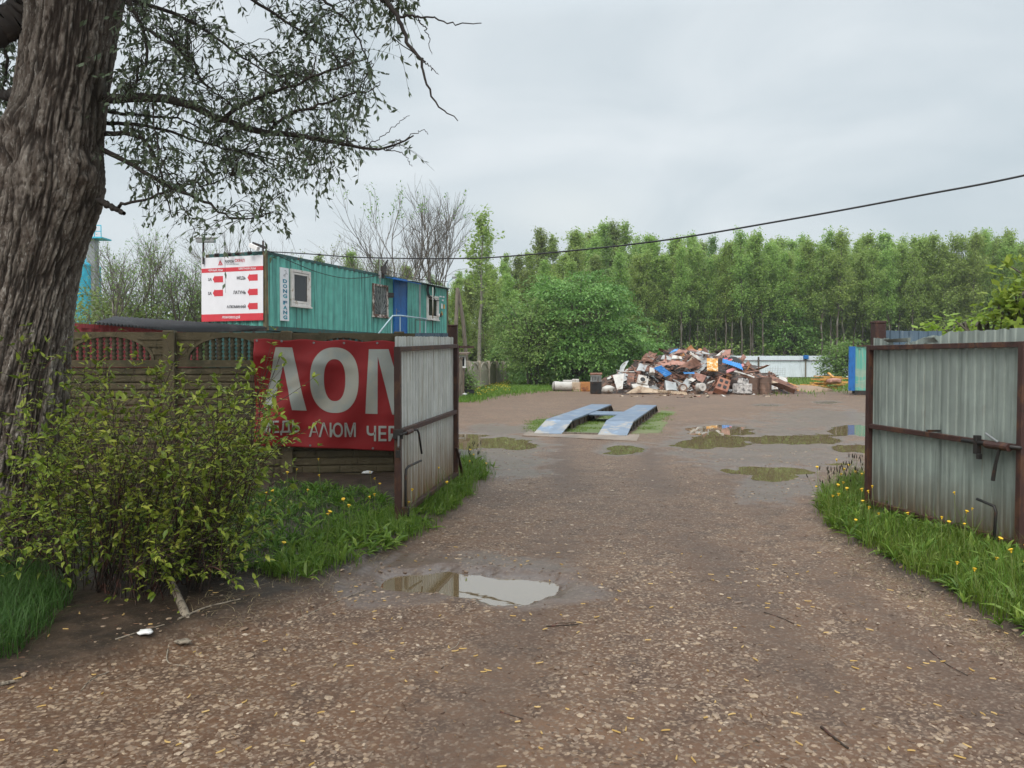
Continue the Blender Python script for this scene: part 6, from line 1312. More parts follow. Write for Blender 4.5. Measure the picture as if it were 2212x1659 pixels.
dsp = dsp + burl(225, 385, .11, .055, 5.75) - burl(222, 385, .045, .05, 5.75) + burl(70, 300, .16, .05, 4.35) - burl(70, 310, .06, .04, 4.35) + burl(120, 375, .13, .035, 4.9) - burl(85, 368, .05, .035, 4.45) + burl(20, 545, .14, .05, 4.2)
lob = 1 + .035 * np.sin(3 * A2 + Z2 * .9) + .03 * np.sin(2 * A2 - Z2 * .5)
rr = rz_ * lob + dsp - .075
vx = cxz + np.cos(A2) * rr; vy = TY + np.sin(A2) * rr * .95
v = np.stack([vx, vy, Z2], -1).reshape(-1, 3)
i = np.arange(nv - 1)[:, None] * nu; j = np.arange(nu)[None]; f = np.stack([i + j, i + (j + 1) % nu, i + nu + (j + 1) % nu, i + nu + j], -1).reshape(-1, 4)
m, t, b = newmat('willow_bark'); co = N(t, 'ShaderNodeTexCoord').outputs['Object']
pa_ = N(t, 'ShaderNodeAttribute', attribute_name='plate').outputs['Fac']; fl_ = N(t, 'ShaderNodeAttribute', attribute_name='flake').outputs['Fac']
c = mixc(t, fl_, (.15, .118, .094), (.40, .35, .30)); c = mixc(t, noise_fac(t, co, 9, (2, 2, .7), .42, .66), c, (.12, .088, .068)); c = mixc(t, noise_fac(t, co, 26, (2, 2, .5), .55, .68), c, (.52, .48, .43))
c = mixc(t, noise_fac(t, co, 1.1, (1, 1, .6), .55, .7), c, (.11, .10, .08)); c = mixc(t, pa_, (.045, .032, .024), c); t.links.new(c, b.inputs['Base Color']); b.inputs['Roughness'].default_value = .85
nb = N(t, 'ShaderNodeTexNoise', {'Vector': N(t, 'ShaderNodeMapping', {'Vector': co, 'Scale': (2, 2, .6)}).outputs[0], 'Scale': 45, 'Detail': 6, 'Roughness': .7}); bp = N(t, 'ShaderNodeBump', {'Height': nb.outputs['Fac'], 'Strength': .9, 'Distance': .03}); t.links.new(bp.outputs[0], b.inputs['Normal']); M['bark'] = m
M['branch'] = mat('dark_branch_bark', (.035, .028, .024), .8, layers=[((.07, .06, .05), 9, (1, 1, 1), .52, .66)]); M['twig'] = mat('thin_twig', (.05, .042, .034), .8)
tree = thing('willow_tree', 'huge old willow with deeply furrowed bark at the left edge, small leaves hanging', 'tree', (-3.95, TY, 0))
put('trunk', v, f, M['bark'], tree, smooth=True, attrs={'plate': ('POINT', plate.ravel()), 'flake': ('POINT', np.clip(flake * 1.6 - .25, 0, 1).ravel())})
Zd = lambda p: [(a * .4882, b_ * .4882) for a, b_ in p]
LIMBS = [  # (points in the picture, depth start, depth end, radius start, radius end)
    ([(228, 212), (290, 210), (342, 213), (425, 233), (488, 261), (581, 288), (654, 291), (732, 312), (825, 322), (893, 293)], 6.3, 5.6, .042, .005),
    ([(480, 258), (530, 224), (586, 200), (640, 182), (698, 156), (747, 141), (790, 128)], 6.0, 5.5, .018, .004), ([(578, 288), (620, 249), (683, 229), (752, 205), (800, 196)], 5.9, 5.6, .014, .004),
    ([(222, 290), (293, 292), (332, 332), (352, 400), (372, 470)], 6.4, 6.0, .022, .004), ([(225, 325), (293, 361), (366, 405), (439, 435), (498, 469), (560, 470)], 6.3, 5.9, .022, .004), ([(225, 265), (322, 273), (430, 305), (520, 330)], 6.5, 6.3, .018, .004),
    ([(215, 432), (240, 447), (268, 461)], 6.15, 5.95, .026, .016), ([(252, 452), (270, 440), (342, 424), (415, 395), (439, 402), (500, 380)], 6.05, 5.9, .014, .003),
    ([(262, -30), (285, 20), (308, 63), (312, 146), (276, 203)], 6.3, 6.0, .022, .006), ([(262, -60), (420, -110), (600, -100), (780, -40), (835, 0)], 6.3, 5.2, .06, .02),
    ([(300, 55), (371, 98), (405, 127), (450, 190), (520, 240)], 6.1, 5.9, .016, .004), ([(262, -10), (400, 40), (520, 120), (600, 170)], 6.4, 6.8, .02, .004), ([(420, -100), (500, -30), (640, 60), (740, 130)], 6.3, 6.6, .022, .004), ([(600, -100), (680, -20), (760, 60), (800, 150)], 6.2, 6.2, .018, .004), ([(228, 240), (300, 250), (400, 260), (470, 300)], 6.7, 7.2, .018, .004),
    ([(835, 0), (864, 44), (879, 93), (908, 127), (920, 176), (947, 229), (989, 261)], 5.2, 5.1, .017, .003), ([(864, 37), (895, 35), (928, 37), (981, 51), (1040, 50)], 5.2, 5.1, .009, .003), ([(893, 34), (912, 50), (923, 73), (933, 117)], 5.2, 5.1, .006, .002), ([(908, 127), (925, 138), (947, 161)], 5.2, 5.15, .006, .002),
    ([(70, 10), (30, 45), (-10, 70), (-60, 110)], 6.2, 6.0, .14, .10), ([(45, 205), (10, 206), (-60, 196)], 6.4, 6.6, .05, .03), ([(30, 267), (-10, 265), (-60, 258)], 6.4, 6.6, .03, .02), ([(18, 298), (-20, 285), (-60, 262)], 6.3, 6.4, .04, .02), ([(-10, 70), (15, 120), (5, 200), (20, 250)], 6.5, 6.6, .02, .004),
    ([(330, 225), (345, 330), (390, 430), (420, 500)], 5.9, 5.7, .007, .003), ([(650, 292), (660, 330), (690, 380)], 5.8, 5.8, .006, .002), ([(825, 322), (850, 318), (905, 283), (925, 290)], 5.6, 5.6, .005, .002), ([(830, 322), (870, 330), (890, 360)], 5.6, 5.6, .004, .002), ([(780, 318), (820, 300), (860, 265), (885, 250)], 5.65, 5.6, .004, .002)]
tb = TB(); SK = []; SKr = []
for pts, y0, y1, r0, r1_ in LIMBS:
    w3 = [tuple(P(a, b_, y0 + (y1 - y0) * k / (len(pts) - 1))) for k, (a, b_) in enumerate(pts)]; q = smooth_poly(w3, 26); q[1:-1] += rng.normal(0, .006, (24, 3)); tb.add(q, np.linspace(r0, r1_, 26), 8 if r0 > .012 else 5); SK.append(q)
# unseen higher limbs, added to carry the shading crown above the picture
for k in range(16):
    z0 = 5.6 + rng.random() * 1.9; a = rng.random() * 6.28; rch = 2.2 + 2.6 * rng.random(); p0 = np.array([-3.55, TY, z0])
    q = smooth_poly([p0, p0 + [math.cos(a) * rch * .4, math.sin(a) * rch * .4, .7], p0 + [math.cos(a) * rch * .8, math.sin(a) * rch * .8, .9], p0 + [math.cos(a) * rch, math.sin(a) * rch, .5]], 20); tb.add(q, np.linspace(.09, .012, 20), 7); SK.append(q) if 0 else None
tb.build('limb', M['branch'], tree)
SKP = np.concatenate(SK[:15] + SK[18:24]); 
CRP = [(238, -30), (830, -30), (800, 60), (815, 150), (835, 200), (850, 290), (830, 335), (760, 360), (725, 400), (650, 440), (600, 482), (545, 470), (500, 462), (440, 500), (400, 520), (330, 470), (236, 400)]
CRL = [(-80, 20), (52, 70), (46, 160), (30, 240), (5, 330), (-80, 360)]
tg = []; 
while len(tg) < 520:
    a, b_ = rng.random() * 640 + 232, rng.random() * 560 - 30
    if not inpoly([a], [b_], CRP)[0]: continue
    dn = fbm(np.array([a]), np.array([b_]), .011, 2, 301)[0]
    if dn < .36 + .16 * rng.random(): continue
    tg.append(tuple(P(a, b_, 5.3 + 1.9 * rng.random())))
for k in range(120):
    a, b_ = rng.random() * 140 - 80, rng.random() * 350 + 15
    if inpoly([a], [b_], CRL)[0]: tg.append(tuple(P(a, b_, 6.3 + 1.6 * rng.random())))
for a, b_ in ((838, 10), (846, 45), (862, 90), (850, 30), (880, 8), (896, 4), (845, 70), (470, 505), (420, 520), (455, 500)): tg += [tuple(P(a + rng.normal() * 6, b_ + rng.normal() * 6, 5.3)) for _ in range(2)]
tg = np.array(tg); D2 = ((tg[:, None] - SKP[None]) ** 2).sum(-1) + 1.5 * np.maximum(0, tg[:, None, 2] - SKP[None, :, 2]) ** 2
near_ = SKP[D2.argmin(1)]; far_ = np.sqrt(D2.min(1)); stt = np.where((far_ > .85)[:, None], tg + np.stack([rng.normal(-.15, .2, len(tg)), rng.normal(0, .2, len(tg)), .45 + .4 * rng.random(len(tg))], -1), near_)
tt = np.linspace(0, 1, 9)[None, :, None]; mid = (stt + tg) / 2 + np.stack([rng.normal(.05, .10, len(tg)), rng.normal(0, .1, len(tg)), .10 + .14 * rng.random(len(tg))], -1)
TW = (1 - tt) ** 2 * stt[:, None] + 2 * tt * (1 - tt) * mid[:, None] + tt ** 2 * tg[:, None]
TW[:, 1:] += rng.normal(0, .008, TW[:, 1:].shape); tb = TB(); tb.add(TW, np.broadcast_to(np.linspace(.0042, .0014, 9), TW.shape[:2]), 4)
# side twigs
n = len(TW); kk = 2; idx = rng.integers(3, 8, (n, kk)); s0 = TW[np.arange(n)[:, None], idx].reshape(-1, 3); dd = unit(rng.normal(0, 1, (n * kk, 3)) * [1, 1, .6] + [0, 0, -.5]); ln = .14 + .22 * rng.random((n * kk, 1)); SDT = s0[:, None] + dd[:, None] * ln[:, None] * np.linspace(0, 1, 5)[None, :, None] + np.array([0, 0, -1])[None, None] * (np.linspace(0, 1, 5) ** 2)[None, :, None] * .08
tb.add(SDT, np.broadcast_to(np.linspace(.002, .001, 5), SDT.shape[:2]), 3); tb.build('twig', M['twig'], tree)
lp_, ld_ = [], []
for arr, per, lo in ((TW, 5, .5), (SDT, 6, .15)):
    n = len(arr); k = arr.shape[1]; q = lo + (1 - lo) * rng.random((n, per)); ii = np.minimum((q * (k - 1)).astype(int), k - 2); fr = (q * (k - 1) - ii)[..., None]
    p0 = arr[np.arange(n)[:, None], ii]; p1 = arr[np.arange(n)[:, None], ii + 1]; lp_.append((p0 + (p1 - p0) * fr).reshape(-1, 3)); ld_.append((unit(p1 - p0) * .7 + rng.normal(0, .55, p0.shape) + [0, 0, -.15]).reshape(-1, 3))
lp_ = np.concatenate(lp_); ld_ = np.concatenate(ld_)
M['willowleaf'] = leafmat('willow_leaf', (.10, .15, .09), (.15, .205, .125), (.22, .28, .18), trans=.28)
put_leaves('foliage', lp_, ld_, .038 + .034 * rng.random(len(lp_)), M['willowleaf'], tree, ratio=.40, fold=.1, simple=True)
n = 26000; a = rng.random(n) * 6.28; r_ = 4.8 * rng.random(n) ** .6; p = np.stack([-3.6 + r_ * np.cos(a), TY - .4 + r_ * np.sin(a), 6.3 + 2.0 * rng.random(n) + .5 * fbm(r_ * np.cos(a), r_ * np.sin(a), 1, 2, 5)], -1)  # unseen upper crown leaves, added and thickened to shade the fence and shrubs
pxx, pyy = proj(p[:, 0], p[:, 1], p[:, 2]); ok = (p[:, 1] < 1.5) | (pyy < -70); p = p[ok]
put_leaves('foliage', p, rng.normal(0, 1, p.shape) * [1, 1, .5], .15, M['willowleaf'], tree, ratio=.5, simple=True)

# ================================================================== SHRUBS BEFORE THE FENCE
M['shrubleaf'] = leafmat('shrub_leaf', (.095, .165, .022), (.20, .28, .035), (.36, .42, .075), trans=.35, rough=.35); M['stem'] = mat('dark_shrub_stem', (.035, .024, .017), .75, layers=[((.09, .035, .025), 12, (1, 1, 1), .52, .62)])
TOP = [(-80, 920), (0, 880), (25, 850), (58, 742), (112, 762), (140, 880), (175, 800), (210, 778), (262, 840), (300, 880), (345, 785), (400, 850), (470, 860), (540, 815), (600, 770), (622, 850), (600, 930), (655, 950), (600, 985), (575, 1050), (620, 1130), (600, 1230), (560, 1275), (420, 1310), (200, 1330), (60, 1270), (-80, 1260)]
def shrub(label, bases, x0, x1, nst, seed, side=8):
    global rng
    tr = thing('shrub', label, 'shrub', tuple(G(*bases[0])), group=None); tb = TB(); Lp, Ld, Ls = [], [], []
    k = 0
    while k < nst:
        a, b_ = x0 + (x1 - x0) * rng.random(), 740 + 560 * rng.random() ** 1.45
        if not inpoly([a], [b_], TOP)[0]: continue
        bx_, by_ = bases[rng.integers(len(bases))]; p0 = np.array(G(bx_ + rng.normal() * 14, by_ + rng.normal() * 10)); Yt = p0[1] + rng.normal(.1, .55); Yt = min(max(Yt, 4.6), 8.2); p1 = np.array(P(a, b_, Yt))
        if p1[2] < .12: continue
        k += 1; midp = p0 + (p1 - p0) * .5 + np.array([rng.normal() * .1, rng.normal() * .1, .18 + .25 * rng.random()]); t_ = np.linspace(0, 1, 14)[:, None]
        q = (1 - t_) ** 2 * p0 + 2 * t_ * (1 - t_) * midp + t_ ** 2 * p1; q[2:] += np.cumsum(rng.normal(0, .006, (12, 3)), 0); r0 = .0032 + .0065 * rng.random() ** 2.5; tb.add(q, np.linspace(r0, .0018, 14), 5)
        tw = [(q[8:], 1.0)]
        for s in range(side):
            i0 = rng.integers(4, 13); d = unit(q[min(i0 + 1, 13)] - q[i0 - 1]); d = unit(d * .5 + rng.normal(0, .7, 3) + [0, 0, .15]); l_ = .14 + .3 * rng.random(); u_ = np.linspace(0, 1, 6)[:, None]; sq = q[i0] + d * l_ * u_ + np.array([0, 0, .06]) * u_ ** 2; tb.add(sq, np.linspace(.0026, .0013, 6), 4); tw.append((sq, .8))
        for sq, sc_ in tw:
            m_ = len(sq); T_ = unit(sq[-1] - sq[-2])
            for s in range(1, m_ - 1):
                if rng.random() < .74:
                    a0 = rng.random() * 6.28
                    for h2 in (0, math.pi):
                        o = np.array([math.cos(a0 + h2), math.sin(a0 + h2), .1]); Lp.append(sq[s]); Ld.append(o * .9 + T_ * .6); Ls.append((.026 + .04 * rng.random()) * sc_)
            for s in range(rng.integers(3, 6)): Lp.append(sq[-1]); Ld.append(T_ * .8 + rng.normal(0, .6, 3)); Ls.append((.036 + .048 * rng.random()) * sc_)
    tb.build('stems', M['stem'], tr); Lp = np.array(Lp); Ld = np.array(Ld); Ld[:, 2] -= .15
    rn = np.clip(rng.random(len(Lp)) * .65 + .4 * (Lp[:, 2] - .5), 0, 1)
    put_leaves('foliage', Lp, Ld, np.array(Ls), M['shrubleaf'], tr, ratio=.46, fold=.22, jit=.35, rn=rng.random(len(Lp)))
shrub('leafy green shrub growing in front of the furrowed trunk at the left edge', [(90, 1260), (150, 1290), (20, 1270)], -80, 230, 46, 1)
shrub('leafy green shrub with dark forked stems in front of the fence arches', [(235, 1300), (300, 1310), (200, 1290)], 120, 440, 62, 2)
shrub('leafy green shrub with arching stems reaching over the red banner corner', [(340, 1300), (420, 1290), (480, 1265)], 330, 690, 80, 3)
# ================================================================== SMALL LITTER
M['deadwood'] = mat('bleached_dead_wood', (.25, .21, .16), .85, layers=[((.10, .08, .06), 9, (3, 3, .5), .5, .62)], bump=.6, bscale=30)
def stick(pts, r, label, group=None, mt='deadwood', n=10):
    q = [G(a, b_) for a, b_ in pts]; q = [V(p.x, p.y, hz(p.x, p.y) + r * .7) for p in q]; mb = MB(); s = smooth_poly(q, n) + rng.normal(0, r * .12, (n, 3)); mb.tube([tuple(p) for p in s], list(np.linspace(r, r * .7, n)), 7); return finish(mb.build('stick', M[mt], None, smooth=False), label, 'stick', group)
q0, q1 = G(372, 1312), G(412, 1362); mb = MB(); mb.tube([(q0.x, q0.y, .17), ((q0.x + q1.x) / 2, (q0.y + q1.y) / 2, .10), (q1.x, q1.y, .02)], [.022, .026, .030], 9); mb.tube([(q1.x - .05, q1.y + .06, .07), (q1.x + .05, q1.y - .05, .01)], [.018, .008], 7); finish(mb.build('broken_branch', M['deadwood'], None), 'thick pale broken branch leaning on the dark soil below the shrubs', 'branch')
stick([(385, 1362), (440, 1340), (520, 1322)], .007, 'straight pale stick lying beside the broken branch'); stick([(250, 1405), (300, 1390), (355, 1375)], .005, 'thin pale twig on the dark soil left of the broken branch'); stick([(365, 1400), (362, 1430), (405, 1443)], .004, 'curled thin root on the mud just below the broken branch')
stick([(0, 1492), (30, 1484)], .011, 'short pale stick end at the left edge of the mud'); stick([(175, 1490), (200, 1465), (235, 1450)], .004, 'thin bent twig left of centre on the dark mud edge')
stick([(1180, 1358), (1250, 1357)], .005, 'dark pair of twigs lying on the gravel below the near puddle', mt='stem'); stick([(1200, 1352), (1245, 1353)], .004, 'short dark twig just above the dark pair on the gravel', mt='stem'); stick([(1775, 1578), (1800, 1600), (1832, 1625)], .007, 'dark knobbly twig on the gravel at the bottom right', mt='stem'); stick([(960, 1412), (985, 1400), (994, 1380)], .003, 'thin pale curved twig on the gravel left of centre')
stick([(1650, 1330), (1685, 1340), (1715, 1352)], .004, 'thin dark twig on the gravel before the right verge', mt='stem'); stick([(1080, 1545), (1130, 1560)], .004, 'thin twig on the stones at the bottom centre', mt='stem'); stick([(640, 1340), (720, 1305), (790, 1280)], .004, 'long straw stalk at the edge of the left verge'); stick([(1990, 1395), (2040, 1440), (2090, 1470)], .003, 'thin dark twig in the tyre mark at the right', mt='stem')
for a, b_, s, lb in ((315, 1393, .05, 'white scrap of paper on the dark soil below the shrubs'), (395, 1398, .05, 'piece of pale bark on the soil beside the broken branch')):
    q = G(a, b_); lump('paper_scrap' if s < .06 and a < 350 else 'bark_piece', (q.x, q.y, hz(q.x, q.y) + .012), (.055, .04, .014), M['white'] if a < 350 else M['deadwood'], lb, 'paper' if a < 350 else 'bark', int(a))
for a, b_, lb in ((645, 1030, 'white rubbish heap of crumpled paper at the foot of the fence'), (770, 1028, 'small white scrap under the fence near the gate leaf'), (795, 1033, 'flat white wrapper under the fence beside the gate leaf')):
    q = G(a, b_); lump('litter_scrap', (q.x, q.y - .05, hz(q.x, q.y) + .03), (.16 if a < 700 else .09, .07, .03), M['white'], lb, 'litter', int(a))
# ================================================================== TREES BEYOND
M['trunkgrey'] = mat('grey_brown_trunk', (.10, .085, .068), .85, layers=[((.20, .185, .16), 3, (1, 1, .5), .52, .66)]); M['trunkpale'] = mat('pale_aspen_trunk', (.20, .185, .15), .8, layers=[((.08, .065, .05), 3, (1, 1, 2), .55, .66)])
M['baretwig'] = mat('bare_grey_twigs', (.13, .11, .10), .85)
LF = {'bright': leafmat('fresh_leaf', (.105, .21, .055), (.15, .28, .065), (.23, .37, .10), trans=.35), 'forest': leafmat('aspen_leaf', (.23, .35, .085), (.29, .41, .10), (.36, .48, .15), trans=.5, orand=.13),
      'dark': leafmat('dark_leaf', (.13, .235, .06), (.18, .29, .075), (.24, .35, .10), trans=.45), 'olive': leafmat('olive_leaf', (.17, .25, .07), (.22, .30, .085), (.29, .37, .12), trans=.45), 'maple': leafmat('yellow_green_leaf', (.16, .24, .03), (.24, .33, .045), (.34, .40, .07), trans=.45)}
def root(name, label, cat, x, y, group=None, rz=0): return thing(name, label, cat, (x, y, -.05), rz, group)
def forest_tree(name, label, h, lo, spread, nb, per, ls, leaf, seed, trunkmat, group, r0=.11, top=1.0):
    """slender tree built about the origin; lo = height fraction where leaves begin"""
    global rng
    rng = np.random.default_rng(seed); o = root(name, label, 'tree', 0, -300, group); tb = TB()
    zt = np.linspace(0, h, 14); wob = np.cumsum(rng.normal(0, .05, (14, 2)), 0) * (h / 12); wob -= wob[0]; tr = np.concatenate([wob, zt[:, None]], 1); tb.add(tr, np.interp(zt / h, [0, .1, 1], [r0 * 1.25, r0, .012]), 7)
    fr = lo + (1 - lo) * rng.random(nb) ** .85; fr.sort(); p0 = np.stack([np.interp(fr * h, zt, tr[:, k]) for k in range(3)], -1); az = rng.random(nb) * 6.283
    prof = np.interp((fr - lo) / (1 - lo), [0, .15, .45, .8, 1], [.8, 1.05, .95, .5, .10]); ln = spread * prof * (.6 + .7 * rng.random(nb)); el = .35 + .6 * rng.random(nb) + .35 * fr
    d = np.stack([np.cos(az) * np.cos(el), np.sin(az) * np.cos(el), np.sin(el)], -1); k = np.linspace(0, 1, 6)[None, :, None]
    B = p0[:, None] + d[:, None] * ln[:, None, None] * k + np.array([0, 0, 1.0]) * (k ** 2) * (.18 * ln[:, None, None]) + rng.normal(0, .03, (nb, 6, 3)) * k; tb.add(B, np.linspace(.026, .007, 6)[None] * (1.2 - .6 * fr[:, None]), 4)
    sidx = rng.integers(2, 6, (nb, 4)); q0 = B[np.arange(nb)[:, None], sidx].reshape(-1, 3); dd = unit(np.repeat(d, 4, 0) + rng.normal(0, .6, (nb * 4, 3))); S = q0[:, None] + dd[:, None] * (.25 + .5 * rng.random((nb * 4, 1)))[:, None] * np.linspace(0, 1, 4)[None, :, None]; tb.add(S, np.broadcast_to(np.linspace(.010, .005, 4), S.shape[:2]), 3)
    tb.build('trunk', trunkmat, o, local=True); pr = max(1, per // 5)
    pts = np.concatenate([B[:, 2:].reshape(-1, 3), S[:, 1:].reshape(-1, 3), S[:, -1]]); pts = np.repeat(pts, pr, 0) + rng.normal(0, .17, (len(pts) * pr, 3)); keep = rng.random(len(pts)) < np.interp(pts[:, 2] / h, [lo, lo + .15, .8, 1], [.5, 1, 1, .75 * top]); pts = pts[keep]
    put_leaves('crown', pts, rng.normal(0, 1, pts.shape) * [1, 1, .7] + [0, 0, -.1], ls * (.6 + .8 * rng.random(len(pts))), LF[leaf], o, ratio=.62, simple=True, local=True, jit=.7); return o
def grow(p, d, ln, r, lev, out, tips, rs, up=.12, nch=(3, 5), fork=.62, top=9, ang=.45):
    k = 6; q = [np.array(p)]; d = np.array(d, float)
    for s in range(k - 1): d = unit(d + rs.normal(0, .11, 3) + [0, 0, up * .3]); q.append(q[-1] + d * ln / (k - 1))
    q = np.array(q); out.setdefault(lev, []).append((q, np.linspace(r, r * .55, k)))
    if lev == 0: tips.append((q[-1], d)); return
    for c in range(rs.integers(*nch)):
        f = (.3 if lev < top else .5) + (.7 if lev < top else .5) * rs.random(); i0 = min(int(f * (k - 1)), k - 2); b_ = q[i0] + (q[i0 + 1] - q[i0]) * (f * (k - 1) - i0); dd = unit(d + unit(rs.normal(0, 1, 3)) * (ang + .4 * rs.random()) + [0, 0, up]); grow(b_, dd, ln * fork * (.7 + .5 * rs.random()), r * .52, lev - 1, out, tips, rs, up, nch, fork, top, ang)
    grow(q[-1], d, ln * fork, r * .55, lev - 1, out, tips, rs, up, nch, fork, top, ang)
def bare_tree(label, x, y, h, seed, nstem, lev, leaf, leafn, ls, group, r0=.16, lean=0, leaf_top=0.0, tm='trunkgrey', nch=(3, 5), fork=.62, spread=.32):
    rs = np.random.default_rng(seed); o = root('bare_tree' if leafn < 3 else 'sparse_tree', label, 'tree', x, y, group); out, tips = {}, []; tl = h * .36
    if nstem > 1:
        for s in range(nstem): a = s * 6.28 / nstem + rs.random(); grow((.1 * math.cos(a), .1 * math.sin(a), -.1), unit(np.array([math.cos(a) * spread + lean, math.sin(a) * spread, 1.0])), h * .40, r0, lev, out, tips, rs, .14, nch, fork, lev)
    else: grow((0, 0, -.1), unit(np.array([lean, 0, 1.0])), h * .46, r0, lev, out, tips, rs, .16, nch, fork, lev)
    mx_ = max(q[:, 2].max() for l in out.values() for q, _ in l); s_ = h / mx_; tb = TB()
    for l, it in out.items(): tb.add(np.array([q for q, _ in it]) * s_, np.array([r for _, r in it]), 7 if l >= lev - 1 else (4 if l else 3))
    tb.build('trunk', M[tm], o, local=True); tp = np.array([q for q, _ in tips]) * s_; td = np.array([d for _, d in tips])
    if leafn:
        k = tp[:, 2] > leaf_top * h; tp, td = tp[k], td[k]
        if len(tp): n = int(leafn); p = np.repeat(tp, n, 0) - np.repeat(td, n, 0) * rs.random((len(tp) * n, 1)) * .5 + rs.normal(0, .09, (len(tp) * n, 3)); put_leaves('crown', p, np.repeat(td, n, 0) * .6 + rs.normal(0, .6, p.shape), ls * (.6 + .8 * rs.random(len(p))), LF[leaf], o, ratio=.45, simple=True, local=True, jit=.7, rn=rs.random(len(p)))
    return o
def X(px, Y): return (px - CX) / FOC * Y
# two tall bare trees behind the office, and the thinner ones left of them
bare_tree('tall nearly bare forked tree with a leafy top behind the middle of the teal office', X(868, 50), 50, 14.0, 5, 2, 4, 'dark', 6, .17, None, .13, -.02, .82, 'trunkgrey', (3, 5), .68, .13)
bare_tree('tall bare tree with one trunk, right of the leafy topped forked tree', X(926, 51), 51, 14.2, 12, 1, 4, 'dark', 0, .17, None, .12, .02, .97, 'trunkgrey', (4, 6), .66)
for k, (px_, Y, hh, sd_, nl_, lab) in enumerate(((690, 60, 11.6, 21, 2, 'slim half bare tree above the office roof, right of its corner'), (740, 62, 11.2, 22, 3, 'slim half bare tree above the office roof, left of the tall forked tree'), (540, 52, 11.5, 23, 0, 'bare tree behind the roof corner camera'), (480, 55, 11.8, 24, 0, 'bare tree behind the left end of the white board'), (600, 56, 11.0, 25, 0, 'bare tree behind the roof ridge of the office'), (650, 64, 11.2, 29, 2, 'half bare tree between the roof corner and the slim pair'))):
    bare_tree(lab, X(px_, Y), Y, hh, sd_, 2 if k % 2 else 1, 4, 'olive', nl_, .14, None, .09, .03, .5, 'trunkgrey', (3, 5), .66, .15)
for k, (px_, Y, hh, sd_, lab) in enumerate(((250, 36, 7.6, 31, 'leafing tree just right of the cyan silo'), (285, 40, 8.6, 32, 'leafing tree over the left fence arch, second from the silo'), (330, 42, 9.0, 33, 'leafing tree over the fence post between the arches'), (385, 41, 8.4, 34, 'leafing tree over the second fence arch'), (425, 45, 8.6, 35, 'leafing tree just left of the white board'))):
    bare_tree(lab, X(px_, Y), Y, hh, sd_, 2 if k % 2 else 1, 4, 'dark', 3, .11, None, .09, .06, .25, 'trunkgrey', (3, 5), .66, .22)
for k, (px_, Y, hh, lab) in enumerate(((-20, 40, 9.5, 'leafing tree left of the old willow trunk'), (20, 46, 9, 'leafing tree seen between willow limbs at the left edge'))): bare_tree(lab, X(px_, Y), Y, hh, 41 + k, 1, 4, 'olive', 3, .14, None, .1, 0, .2)
# low green bushes behind the containers
def bush_tree(name, label, cx, cy, cz, rx, ry, rz_, nclump, per, ls, leaf, seed, flat=.35, low=-.75, trunks=5, group=None, cl=.75, droop=.5, inner=.62):
    """crown of layered leaf sprays round several stems"""
    rs = np.random.default_rng(seed); o = root(name, label, 'tree' if 'tree' in name else 'bush', cx, cy, group); tb = TB()
    u_ = unit(rs.normal(0, 1, (nclump * 2, 3))); u_ = u_[u_[:, 2] > low][:nclump]; nc = len(u_); rad_ = inner + (1.06 - inner) * rs.random((nc, 1)) ** .6
    rad_ = rad_ * (.55 + .92 * fbm(np.arctan2(u_[:, 1], u_[:, 0]) * 1.1, u_[:, 2] * 1.9, 1.9, 2, seed))[:, None]
    c = u_ * rad_ * [rx, ry, rz_] + [0, 0, cz]; c[:, 2] = np.maximum(c[:, 2], .35)
    for k in range(trunks):
        a = rs.random() * 6.28; tb.add(smooth_poly([(.25 * math.cos(a), .25 * math.sin(a), 0), (rx * .2 * math.cos(a), ry * .2 * math.sin(a), cz * .6), (rx * .45 * math.cos(a), ry * .45 * math.sin(a), cz * 1.15), (rx * .6 * math.cos(a), ry * .6 * math.sin(a), cz + rz_ * .5)], 9), np.linspace(.11, .02, 9) * (rx / 4 + .4), 6)
    hub = np.array([0, 0, cz * .75]); st = hub + (c - hub) * .35 + rs.normal(0, .15, c.shape); tb.add(np.stack([st + (c - st) * f + np.array([0, 0, .12 * rx * f * (1 - f)]) for f in np.linspace(0, 1, 5)], 1), np.broadcast_to(np.linspace(.03, .008, 5), (nc, 5)), 4); tb.build('trunk', M['trunkgrey'], o, local=True)
    out = unit(np.stack([u_[:, 0], u_[:, 1], u_[:, 2] * .25 - .12 * droop], -1)); tan = unit(np.cross(out, [0, 0, 1.0])); up_ = np.cross(tan, out)
    s = cl * (.6 + .8 * rs.random(nc)); g = rs.normal(0, 1, (nc, per, 3)) * [.55, .5, flat * .5]
    p = c[:, None] + (out[:, None] * g[..., :1] + tan[:, None] * g[..., 1:2] + up_[:, None] * (g[..., 2:] - droop * .35 * g[..., :1] ** 2)) * s[:, None, None]; d = out[:, None] * .9 + rs.normal(0, .55, p.shape) + np.array([0, 0, -.35 * droop]); p = p.reshape(-1, 3); d = d.reshape(-1, 3); p[:, 2] = np.maximum(p[:, 2], .08)
    put_leaves('crown', p, d, ls * (.6 + .8 * rs.random(len(p))), LF[leaf], o, ratio=.62, simple=True, local=True, jit=.28, rn=np.clip(np.repeat(rs.random(nc), per) * .5 + .5 * rs.random(len(p)), 0, 1)); return o
bush_tree('broad_tree', 'broad bright green layered tree behind the left half of the scrap heap', X(1252, 54), 54, 3.9, 3.75, 3.6, 3.5, 235, 150, .20, 'bright', 61, .09, -.95, 7, None, 1.25, 1.1, .70)
bush_tree('willow_bush', 'soft olive green bush tree left of the broad bright tree', X(1150, 52), 52, 3.1, 2.5, 2.4, 3.0, 240, 50, .17, 'olive', 62, .7, -.95, 5, None, .75, .5, .4)
